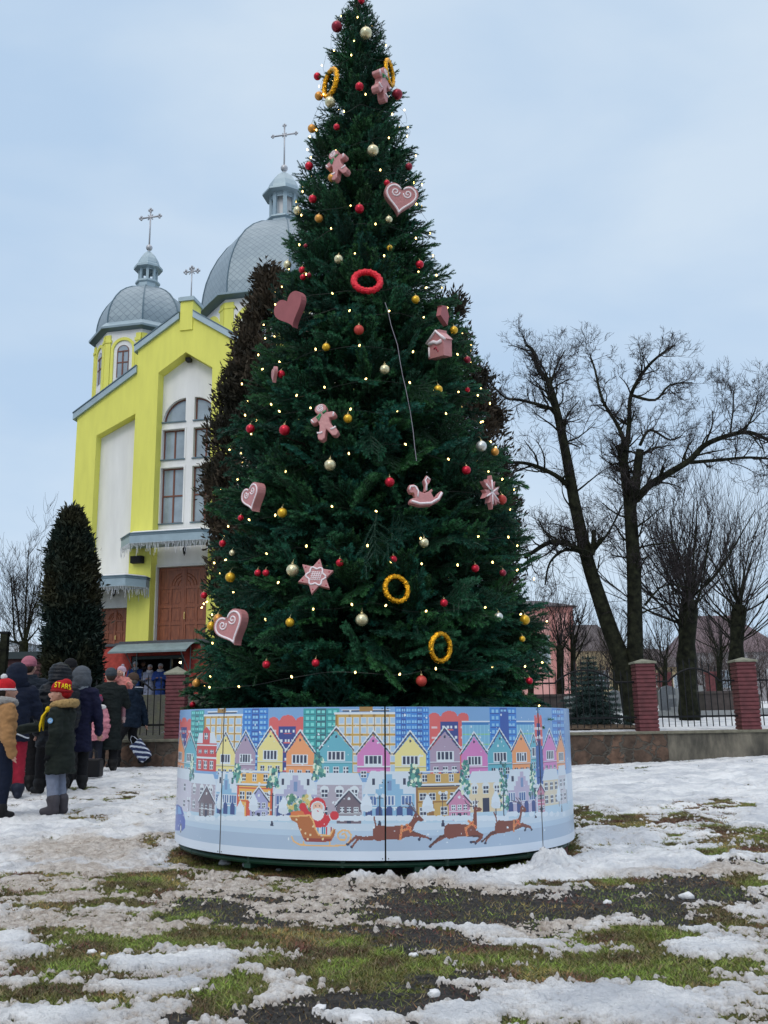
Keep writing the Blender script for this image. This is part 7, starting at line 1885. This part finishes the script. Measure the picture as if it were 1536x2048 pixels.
def person(px, py, h, yaw, label, coat, coat_len=.45, trousers=(0.008, 0.008, 0.010), boots=(0.008, 0.008, 0.009), hat=None, hood=None, hair=(0.03, 0.02, 0.015), step=(0.0, 0.0), lift=(0.0, 0.0),
           armR=None, armL=None, kid=0.0, quilt=0.0, collar=None, scarf=None, flare=1.0, bulk=1.0, headpitch=0.0, headyaw=0.0, z=None, xy=None, pompom=None, coat_rough=.8, stance=.06, gloves=None, vox=.013, boot_h=.05, nohair=False, capback=False, headfwd=0.0, hoodk=1.0, name='person'):
    """py is where the feet touch the ground; +y of the figure is its front"""
    if xy is None: gx, gy, gzz = ground_point(px, py)
    else: gx, gy, gzz = xy
    if z is not None: gzz = z
    root = thing(name, (gx, gy, gzz + .015), label, 'person', rz=yaw)
    H = h; hd = H * (.132 + .045 * kid); zs = H * (.815 - .03 * kid); zh = H * .52; hipw = .055 * H; shw = (.112 - .006 * kid) * H; hc = H - hd * .52
    feet = []
    body = MB(); tr = MB(); bo = MB()
    for s, st, lf in ((-1, step[0], lift[0]), (1, step[1], lift[1])):
        hip = np.array([s * hipw, 0, zh]); ank = np.array([s * stance * H * 1.0, st * H, .05 * H + lf * H])
        kn = (hip + ank) / 2 + np.array([0, (.03 + abs(st) * .22 + lf * .5) * H, .01 * H])
        body.cap_(hip, kn, .052 * H, .036 * H); body.cap_(kn, ank, .036 * H, .022 * H)
        tp = -.9 * lf * 2.0
        toe = ank + np.array([s * .01 * H, .085 * H * math.cos(tp), -.028 * H + .085 * H * math.sin(tp)]); heel = ank + np.array([0, -.02 * H, -.025 * H])
        body.cap_(ank, toe, .020 * H, .014 * H)
        tb = bulk ** .4; tr.cap_(hip, kn, .060 * H * tb, .046 * H * tb, 12); tr.cap_(kn, ank + (kn - ank) * (.12 + boot_h * 1.6), .046 * H * tb, .040 * H * tb, 12)
        sh = (ank - kn); sh /= np.linalg.norm(sh)
        b1 = MB(); b1.cap_(ank - sh * boot_h * H * .55, ank, .050 * H * bulk ** .5, .042 * H, 12); b1.cap_(heel, ank + np.array([0, .03 * H * math.cos(tp), -.018 * H + .03 * H * math.sin(tp)]), .028 * H, .034 * H, 12); b1.cap_(ank + np.array([0, .03 * H * math.cos(tp), -.02 * H + .03 * H * math.sin(tp)]), toe, .032 * H, .026 * H, 12)
        b1.cap_(heel - [0, 0, .012 * H], toe - [0, 0, .010 * H], .022 * H, .022 * H, 10)
        fused(b1, 'boot', cloth(boots, .6), root, vox=.010, smooth=3)
    tr.cap_((-hipw * .6, 0, zh + .02 * H), (hipw * .6, 0, zh + .02 * H), .062 * H, .062 * H)
    # torso, neck, head
    body.cap_((0, 0, zh), (0, 0, H * .66), .055 * H, .055 * H, sq=(.9, 1.3)); body.cap_((0, 0, H * .66), (0, 0, zs - .045 * H), .055 * H, .052 * H, sq=(.9, 1.4)); body.cap_((-shw * .7, 0, zs - .035 * H), (shw * .7, 0, zs - .035 * H), .03 * H, .03 * H)
    body.cap_((0, 0, zs), (0, .01 * H, hc - hd * .3), .034 * H, .032 * H)
    Hm = rotm('Z', headyaw) @ rotm('X', -headpitch); hcv = np.array([0, (.012 + headfwd) * H, hc + headfwd * .5 * H])
    def hp(x, y, zz): return hcv + Hm @ (np.array([x, y, zz]) * hd)
    body.ball(hcv, (hd * .38, hd * .46, hd * .50), 18, A=Hm); body.ball(hp(0, .14, -.24), (hd * .28, hd * .30, hd * .26), 14, A=Hm)       # skull, jaw
    body.ball(hp(0, .50, -.10), (hd * .055, hd * .09, hd * .10), 8, A=Hm); body.ball(hp(0, .47, -.22), (hd * .10, hd * .05, hd * .035), 8, A=Hm); body.ball(hp(0, .42, -.38), (hd * .09, hd * .07, hd * .06), 8, A=Hm)
    for s in (-1, 1): body.ball(hp(s * .385, -.02, -.08), (hd * .04, hd * .09, hd * .13), 8, A=Hm); body.ball(hp(s * .20, .33, -.14), (hd * .11, hd * .10, hd * .10), 8, A=Hm)
    # arms: (elbow, wrist) in units of height from the shoulder
    arms = {}
    for s, ar in ((1, armR), (-1, armL)):
        S = np.array([s * shw, 0, zs - .035 * H])
        if ar is None: ar = ((s * .035, -.01, -.17), (s * .03, .04, -.31))
        E_ = S + np.array(ar[0]) * H; W_ = S + np.array(ar[1]) * H; arms[s] = (S, E_, W_)
        body.cap_(S, E_, .032 * H, .026 * H); body.cap_(E_, W_, .026 * H, .017 * H)
        dv = W_ - E_; dv /= np.linalg.norm(dv); A = frame_from(dv); 
        palm = W_ + dv * .028 * H; body.cap_(W_, palm + dv * .012 * H, .014 * H, .017 * H)
        hb = body if gloves is None else None
        gl_ = MB(); tgt = body
        if gloves: gl_.cap_(W_ - dv * .01 * H, W_ + dv * .04 * H, .024 * H, .024 * H); tgt = gl_
        for f in range(4):
            b0_ = W_ + dv * .040 * H + A[:, 0] * (f - 1.5) * .0115 * H; L_ = (.036, .042, .039, .030)[f] * H
            cu = A[:, 1] * (.25 + .10 * f); b1_ = b0_ + (dv + cu * .4) * L_ * .55; b2_ = b1_ + (dv * .7 + cu) * L_ * .5
            rr_f = (.0052 if not gloves else .0085) * H; tgt.tube([b0_ - dv * .01 * H, b0_, b1_, b2_], [rr_f, rr_f, rr_f * .95, rr_f * .8], 6)
        th = W_ + dv * .012 * H + A[:, 0] * -.018 * H; tgt.tube([W_ + dv * .004 * H, th, th + (dv * .8 - A[:, 0] * .5) * .024 * H, th + (dv * 1.5 - A[:, 0] * .4 + A[:, 1] * .3) * .024 * H], [.007 * H, .0075 * H, .0065 * H, .0055 * H], 6)
        if gloves: fused(gl_, 'glove', cloth(gloves), root, vox=.008, smooth=2)
    fused(body, 'body', M_SKIN, root, vox=.0085 if h < 1.5 and kid else .011, smooth=3)
    if trousers: fused(tr, 'trousers', cloth(trousers), root, vox=vox, smooth=5, fold=.010, fs=14, seed=int(px))
    # eyes
    for s in (-1, 1):
        e = MB(); e.ball(hp(s * .155, .405, .0), hd * .045, 8); e.build('eye', cloth((0.02, 0.015, 0.012), .3), root, smooth=True)
    # coat
    c = MB(); ht = H * coat_len; B_ = bulk
    prof_ = [(ht, .098 * flare), (ht + .10 * H, .097 * (.5 + .5 * flare)), (zh + .06 * H, .092), (H * .66, .090), (H * .745, .092), (zs - .015 * H, .078), (zs + .03 * H, .052), (zs + .05 * H, .046)]
    prof_ = sorted([p_ for p_ in prof_], key=lambda q: q[0])
    V = []; n = 28; aa_ = np.arange(n) * 2 * PI / n
    for z_, r_ in prof_:
        wx_ = 1.28 if z_ > H * .6 else 1.12
        V.append(np.stack([r_ * H * B_ * wx_ * np.cos(aa_), r_ * H * B_ * .86 * np.sin(aa_), np.full(n, z_)], 1))
    m_ = len(prof_); i = np.arange(m_ - 1)[:, None] * n; j = np.arange(n)[None]; k = (j + 1) % n
    c.add(np.concatenate(V), [np.stack([i + j, i + k, i + n + k, i + n + j], -1).reshape(-1, 4), np.arange(n)[::-1].copy(), (m_ - 1) * n + np.arange(n)])
    for s in (1, -1):
        S, E_, W_ = arms[s]; c.cap_(S, E_, .052 * H * B_, .042 * H * B_, 12); c.cap_(E_, W_ - (W_ - E_) * .04, .042 * H * B_, .032 * H * B_, 12); c.cap_((0, 0, zs - .02 * H), S, .05 * H * B_, .052 * H * B_)
    cm = mat('coat', coat, rough=coat_rough, spec=.22, noise=.22, nscale=14, bump=.2, bscale=80)
    fused(c, 'coat', cm, root, vox=vox, smooth=5, fold=.026, fs=7.5, quilt=quilt, seed=int(px) + 3)
    # hat / hood / hair
    if hood is not None:
        hd0 = hd; hdh = hd * hoodk
        q = MB(); q.ball(hp(0, -.10, .04), (hdh * .60, hdh * .64, hdh * .60), 18, A=Hm); q.ball(hp(0, -.20, -.30), (hdh * .66, hdh * .57, hdh * .60), 16, A=Hm); q.ball(hp(0, .0, -.66), (hd * .80, hd * .62, hd * .42), 14, A=Hm)
        fused(q, 'hood', cm if hood is True else cloth(hood), root, vox=.011, smooth=4, fold=.008, quilt=quilt * .8, qz=.05, seed=int(px) + 9)
    elif hat is not None:
        q = MB(); q.ball(hp(0, -.07, .20), (hd * .44, hd * .50, hd * .42), 18, A=Hm); q.ball(hp(0, -.10, .10), (hd * .45, hd * .50, hd * .28), 18, A=Hm)
        if capback: q.ball(hp(0, -.26, -.02), (hd * .40, hd * .34, hd * .34), 16, A=Hm); q.ball(hp(0, -.30, .42), (hd * .30, hd * .30, hd * .26), 14, A=Hm)
        fused(q, 'hat', cloth(hat, .9), root, vox=.009, smooth=2, quilt=.0, fold=.004, fs=20)
    if hood is None and not nohair:
        q = MB(); q.ball(hp(0, -.20, .0), (hd * .38, hd * .32, hd * .44), 16, A=Hm); q.ball(hp(0, -.24, -.2), (hd * .30, hd * .22, hd * .20), 12, A=Hm); fused(q, 'hair', cloth(hair, .7), root, vox=.010, smooth=2, fuzz=.006)
    if pompom: q = MB(); q.ball(hp(0, -.18, .66), hd * .16, 12); fused(q, 'pompom', cloth(pompom), root, vox=.007, smooth=0, fuzz=.012)
    if collar:
        q = MB(); t = np.linspace(0, 2 * PI, 25)
        q.tube(np.stack([.098 * H * np.cos(t), -.012 * H + .080 * H * np.sin(t), zs + .035 * H + .012 * H * np.sin(t + PI)], 1), .030 * H, 8, cap=False); fused(q, 'collar', cloth(collar, .95), root, vox=.010, smooth=1, fuzz=.022, seed=5)
    if scarf:
        q = MB(); t = np.linspace(0, 2 * PI, 25)
        for zz_, rr_s in ((.015, .062), (.04, .056)): q.tube(np.stack([rr_s * H * np.cos(t), .006 * H + rr_s * .9 * H * np.sin(t), zs + zz_ * H + .008 * H * np.cos(t * 2)], 1), .021 * H, 8, cap=False)
        fused(q, 'scarf', cloth(scarf, .95), root, vox=.010, smooth=2, fold=.008, fs=22)
    return root, dict(H=H, hd=hd, hp=hp, zs=zs, arms=arms, Hm=Hm, hcv=hcv, shw=shw)

NAVY = (0.004, 0.008, 0.022); BLK = (0.005, 0.006, 0.008); DGR = (0.010, 0.017, 0.015)
# yaw: 0 looks away from the camera (+y); pi/2 looks to the left (-x)
LEFT = PI / 2
# 1 the boy in the knitted red hat, facing left, arm stretched to the left
boy, B = person(114, 1630, 1.42, LEFT - .12, 'boy in a red and yellow knitted hat and dark parka, arm held out left', (0.010, 0.015, 0.012), coat_len=.30, trousers=(0.20, 0.23, 0.31), boots=(0.06, 0.055, 0.065), hat=(0.36, 0.010, 0.014),
    kid=.55, collar=(0.36, 0.24, 0.10), armR=((-.01, .19, -.085), (-.02, .40, -.12)), armL=((-.03, -.015, -.16), (-.02, .03, -.29)), flare=1.12, bulk=1.16, headpitch=.04, gloves=BLK, stance=.045, step=(.01, -.02), boot_h=.11, headyaw=.28, headfwd=.022, nohair=True, capback=True)
hd, hp, Hh = B['hd'], B['hp'], B['H']
# darker ribbed cuff and lettering on the hat
q = MB(); t = np.linspace(0, 2 * PI, 33); q.tube([hp(.46 * math.cos(a), -.09 + .50 * math.sin(a), .06 + .05 * math.sin(a)) for a in t], hd * .075, 8, cap=False, sq=(1, 1)); fused(q, 'hat_cuff', cloth((0.22, 0.008, 0.012)), boy, vox=.008, smooth=2)
GLY = {'S': ["0111", "1000", "0110", "0001", "1110"], 'T': ["111", "010", "010", "010", "010"], 'A': ["010", "101", "111", "101", "101"], 'R': ["110", "101", "110", "101", "101"]}
def glyph_strokes(ch):
    return {'S': [[(.9, .85), (.5, 1), (.1, .8), (.25, .55), (.75, .45), (.9, .2), (.5, 0), (.1, .15)]], 'T': [[(0, 1), (1, 1)], [(.5, 1), (.5, 0)]], 'A': [[(0, 0), (.5, 1), (1, 0)], [(.22, .38), (.78, .38)]],
            'R': [[(.1, 0), (.1, 1), (.7, .95), (.85, .72), (.65, .5), (.1, .48)], [(.5, .48), (.95, 0)]]}[ch]
q = MB()
# the word runs round the left side of the hat (towards the camera), reading front to back
word = 'STARS'
for i, ch in enumerate(word):
    for stx in glyph_strokes(ch):
        P = []
        dens = []
        for (a0_, a1_) in zip(stx[:-1], stx[1:]): dens += [(a0_[0] + (a1_[0] - a0_[0]) * f, a0_[1] + (a1_[1] - a0_[1]) * f) for f in (0, .5)]
        dens.append(stx[-1])
        for gx_, gy_ in dens:
            s_ = (i + .08 + gx_ * .74) / 5.0; ang = R_(34 - s_ * 104)            # angle from +x side: front (+) to back (-)
            zz_ = .27 + gy_ * .25 - s_ * .20
            rr_h = .47 * math.sqrt(max(.05, 1 - ((zz_ - .20) / .46) ** 2 * .8)) + .02
            P.append(hp(-rr_h * math.cos(ang) * .98, -.07 + rr_h * 1.10 * math.sin(ang), zz_))
        q.tube(P, hd * .026, 5)
q.build('lettering', cloth((0.80, 0.62, 0.02)), boy, smooth=True)
# yellow neckerchief
q = MB(); zs = B['zs']; q.ball((-.05, .150, zs + .0), (.04, .035, .035), 10)
for dx, L_ in ((-.02, .25), (.025, .24)): q.tube([(-.05, .155, zs), (-.075 + dx, .195, zs - .08), (-.085 + dx * 1.5, .205, zs - .17), (-.09 + dx * 2, .20, zs - L_)], [.018, .024, .026, .010], 8, sq=(1, .45))
t = np.linspace(PI * .1, PI * .9, 10); q.tube([(.11 * math.cos(a), .105 * math.sin(a), zs + .02 + .02 * math.cos(a) ** 2) for a in t], .018, 6)
fused(q, 'neckerchief', cloth((0.72, 0.50, 0.01)), boy, vox=.007, smooth=2, fold=.003, fs=30)
A_ = rotm('Y', -PI / 2); q = MB(); q.lathe([(.001, 0), (.030, 0), (.030, .006), (.001, .008)], 20, TR((-.262, .015, zs - .13), A_)); q.build('badge', cloth((0.16, 0.36, 0.62), .5), boy)
q = MB(); q.lathe([(.0168, .0), (.0172, .0095), (.013, .0095), (.0128, .0)], 20, TR((-.262, .015, zs - .13), A_)); q.lathe([(.001, .0), (.007, .0095), (.001, .0096)], 10, TR((-.262, .015, zs - .134), A_)); q.build('badge_print', cloth((0.55, 0.66, 0.8), .5), boy)
# 2 child in the tan jacket at the left edge, back to us
c2, B2 = person(-8, 1640, 1.46, -.9, 'child in a tan jacket and red and white hat, cut by the left edge', (0.32, 0.17, 0.07), coat_len=.55, trousers=NAVY, hat=(0.45, 0.012, 0.02), kid=.35, collar=(0.30, 0.29, 0.28), bulk=1.22, pompom=(0.6, 0.6, 0.62))
q = MB(); t = np.linspace(0, 2 * PI, 33); q.tube([B2['hp'](.47 * math.cos(a), -.09 + .51 * math.sin(a), .02) for a in t], B2['hd'] * .06, 8, cap=False); fused(q, 'hat_band', cloth((0.6, 0.6, 0.65)), c2, vox=.008, smooth=1)
# 3 youth in navy hooded jacket with red trousers
c3, B3 = person(17, 1600, 1.68, .35, 'youth in a navy hooded jacket and red trousers at left', NAVY, coat_len=.42, trousers=(0.26, 0.012, 0.03), boots=(0.010, 0.014, 0.03), hood=True, bulk=1.12, armR=((.05, .03, -.15), (.02, .15, -.10)))
q = MB(); t = np.linspace(PI * 1.15, PI * 1.85, 14); q.tube([(.215 * math.cos(a), .168 * math.sin(a), B3['H'] * .46 + .03 * math.sin(a * 3)) for a in t], .010, 5); q.build('reflective_piping', cloth((0.5, 0.52, 0.56), .4), c3)
# 4 woman in dusty pink beanie behind
c4, B4 = person(42, 1583, 1.80, .25, 'person in a dusty pink beanie and black jacket with white striped sleeve', (0.008, 0.014, 0.024), coat_len=.46, hat=(0.35, 0.12, 0.16), bulk=1.1, armR=((.07, .02, -.13), (.03, .14, -.06)), headyaw=-.3)
S_, E_, W_ = B4['arms'][1]
q = MB(); 
for f in (.42, .54): 
    c_ = S_ + (E_ - S_) * f; Af = frame_from(E_ - S_); t = np.linspace(0, 2 * PI, 17); q.tube([c_ + Af[:, 0] * .092 * math.cos(a) + Af[:, 1] * .092 * math.sin(a) for a in t], .008, 4, cap=False)
q.build('sleeve_stripes', cloth((0.6, 0.6, 0.62)), c4)
# 6 person in black puffy hooded jacket
person(106, 1588, 1.67, LEFT * .55, 'adult in a black padded jacket with a big quilted hood, behind the boy', (0.005, 0.007, 0.011), coat_len=.36, hood=True, quilt=.016, bulk=1.30, hoodk=1.15, coat_rough=.45, step=(.10, -.04), flare=1.15)
# 12 person with black fur hat further back
person(128, 1560, 1.82, .1, 'tall person in a black hat mostly hidden behind the quilted hood', BLK, hat=(0.006, 0.006, 0.008), bulk=1.1)
# 7 grey hood and patterned scarf
person(148, 1580, 1.66, .2, 'adult in a grey hood, striped scarf and navy coat right behind the boy', (0.005, 0.006, 0.026), coat_len=.30, hood=(0.07, 0.08, 0.095), scarf=(0.20, 0.22, 0.25), bulk=1.08, flare=1.1, headyaw=.9, armR=((.05, .0, -.17), (.06, .06, -.33)))
# black holdall
gx, gy, gzz = ground_point(178, 1557)
bg_ = thing('holdall', (gx, gy, gzz), 'black holdall on the snow beside the girl in pink', 'bag'); mb = MB(); mb.box(-.19, .19, -.12, .12, .02, .30); o = mb.build('bag_body', cloth((0.006, 0.006, 0.008), .5), bg_); bv = o.modifiers.new('b', 'BEVEL'); bv.width = .03; bv.segments = 3
mb = MB(); 
for y in (-.06, .06): mb.tube([(-.1, y, .30), (-.09, y, .40), (0, y, .44), (.09, y, .40), (.1, y, .30)], .009, 5)
mb.build('handle', M_DARK, bg_)
# 10 girl in pink
g10, B10 = person(186, 1545, 1.28, .35, 'girl in a shiny pink padded jacket with a white fur collar', (0.52, 0.20, 0.24), coat_len=.40, trousers=(0.012, 0.014, 0.024), boots=(0.50, 0.30, 0.36), hat=(0.14, 0.05, 0.10), kid=.6, quilt=.014, collar=(0.70, 0.67, 0.66), bulk=1.25, coat_rough=.3, headyaw=.7)
q = MB(); g = random.Random(5)
for i in range(26): a = g.uniform(0, 2 * PI); z_ = g.uniform(-.02, .5); rr_h = math.sqrt(max(0, 1 - ((z_ - .2) / .43) ** 2)); q.ball(B10['hp'](.44 * rr_h * math.cos(a), -.07 + .5 * rr_h * math.sin(a), z_), B10['hd'] * .05, 6)
q.build('hat_pattern', cloth((0.45, 0.02, 0.06)), g10)
# 8 adult in a long dark green coat holding a toddler
p8, B8 = person(212, 1543, 1.74, .15, 'adult in a long dark green coat and grey knitted hat carrying a toddler', (0.006, 0.010, 0.010), coat_len=.20, hat=(0.040, 0.050, 0.060), bulk=1.15, flare=1.12, armR=((.05, .06, -.14), (.02, .16, -.06)), armL=((-.05, .06, -.14), (.0, .16, -.04)), headyaw=.35)
gx, gy, gzz = ground_point(212, 1543)
t9, B9 = person(0, 0, .98, PI + .35, 'toddler in a salmon pink jacket and pompom hat carried in someone\'s arms', (0.60, 0.22, 0.19), coat_len=.42, trousers=(0.25, 0.12, 0.14), boots=(0.3, 0.2, 0.2), hat=(0.42, 0.30, 0.36), pompom=(0.30, 0.28, 0.32), kid=1.0, quilt=.008, bulk=1.15, headyaw=-.9, xy=(gx + .13, gy + .20, gzz + .80), coat_rough=.5, step=(.1, .1), armR=((.06, .05, -.10), (.03, .14, -.06)), armL=((-.06, .05, -.10), (-.03, .14, -.06)))
for s in (-1, 1):
    q = MB(); q.ball(B9['hp'](s * .44, .02, -.28), (B9['hd'] * .07, B9['hd'] * .2, B9['hd'] * .26), 10); q.build('ear_flap', cloth((0.62, 0.60, 0.62)), t9, smooth=True)
# 11 walking man in brown cap
m11, B11 = person(259, 1536, 1.71, LEFT - .1, 'man in a brown cap and navy winter jacket walking left with a striped bag', (0.004, 0.012, 0.026), coat_len=.42, hat=(0.055, 0.035, 0.025), bulk=1.18, step=(.13, -.17), lift=(0, .05), armL=((-.03, .05, -.15), (.02, .17, -.12)), armR=((.04, -.06, -.16), (.05, -.10, -.32)), headpitch=-.12, hair=(0.10, 0.09, 0.08))
q = MB(); q.ball(B11['hp'](0, .40, .16), (B11['hd'] * .33, B11['hd'] * .22, B11['hd'] * .05), 14); q.build('cap_peak', cloth((0.05, 0.032, 0.024)), m11, smooth=True)
q = MB(); q.ball((0, -.10, B11['zs'] + .01), (.15, .09, .07), 14); fused(q, 'folded_hood', cloth((0.008, 0.020, 0.036)), m11, vox=.012, smooth=3)
q = MB(); t = np.linspace(PI * 1.05, PI * 1.95, 12); q.tube([(.155 * math.cos(a), -.08 + .105 * math.sin(a), B11['zs'] + .05) for a in t], .008, 5); q.build('hood_piping', cloth((0.55, 0.55, 0.6)), m11)
# striped plastic bag hanging from his hand
gx, gy, gzz = ground_point(284, 1536)
bt_ = thing('carrier_bag', (gx, gy - .10, gzz + .30), 'navy and white striped carrier bag swinging behind the walking man', 'bag', A=rotm('Y', R_(-38)))
m_ = bpy.data.materials.new('striped_plastic'); m_.use_nodes = True; nt = m_.node_tree; wv = nt.nodes.new('ShaderNodeTexWave'); wv.inputs['Scale'].default_value = 5.2; wv.inputs['Distortion'].default_value = .6; wv.bands_direction = 'DIAGONAL'
crr = nt.nodes.new('ShaderNodeValToRGB'); crr.color_ramp.interpolation = 'CONSTANT'; crr.color_ramp.elements[0].color = (.010, .020, .08, 1); crr.color_ramp.elements[1].position = .68; crr.color_ramp.elements[1].color = (.6, .64, .72, 1)
tcn = nt.nodes.new('ShaderNodeTexCoord'); nt.links.new(tcn.outputs['Object'], wv.inputs['Vector']); nt.links.new(wv.outputs['Fac'], crr.inputs['Fac']); nt.links.new(crr.outputs['Color'], nt.nodes['Principled BSDF'].inputs['Base Color']); nt.nodes['Principled BSDF'].inputs['Roughness'].default_value = .35
mb = MB(); mb.cap_((-.07, 0, -.12), (-.08, 0, .17), .06, .05, 12, sq=(.6, 1)); mb.cap_((.07, 0, -.12), (.08, 0, .17), .06, .05, 12, sq=(.6, 1)); mb.box(-.10, .10, -.045, .045, -.18, .2); fused(mb, 'bag_skin', m_, bt_, vox=.010, smooth=5, fold=.012, fs=18)
mb = MB(); mb.tube([(-.06, 0, .20), (-.03, 0, .30), (.02, 0, .34), (.05, 0, .30), (.07, 0, .20)], .012, 6, sq=(1, .4)); mb.build('handle', cloth((0.62, 0.66, 0.74), .35), bt_)
# nativity-like blue cloaked people standing in the basement doorway
M_CLO = None
def ch(x, y, z): 
    return (CO[0] + CU[0] * x - CN[0] * y, CO[1] + CU[1] * x - CN[1] * y, z)
for (px, py, hh, col, lb, hd_) in ((271, 1330, 1.55, (0.02, 0.06, 0.22), 'woman in a blue cloak, left one of those in the church basement doorway', (0.42, 0.42, 0.46)), (300, 1336, 1.50, (0.20, 0.22, 0.30), 'woman in a pale blue grey cloak, middle one in the church basement doorway', (0.50, 0.50, 0.54)),
        (321, 1334, 1.52, (0.02, 0.05, 0.20), 'woman in a dark blue cloak, right one in the church basement doorway', (0.45, 0.45, 0.48)), (286, 1328, 1.62, (0.05, 0.05, 0.07), 'dark clad woman standing behind the others in the church basement doorway', (0.15, 0.14, 0.16))):
    dpt = -1.9 if hh < 1.6 else -1.3
    u_, z_ = fac(px, py, dpt); w = ch(u_, dpt, z_ - hh)
    person(px, py, hh, PI + .1, lb, col, coat_len=.12, hat=hd_, bulk=1.1, flare=1.25, xy=(w[0], w[1], z_ - hh + .10), vox=.02, scarf=hd_, armR=((.04, .05, -.14), (-.04, .12, -.12)), armL=((-.04, .05, -.14), (.04, .12, -.12)))
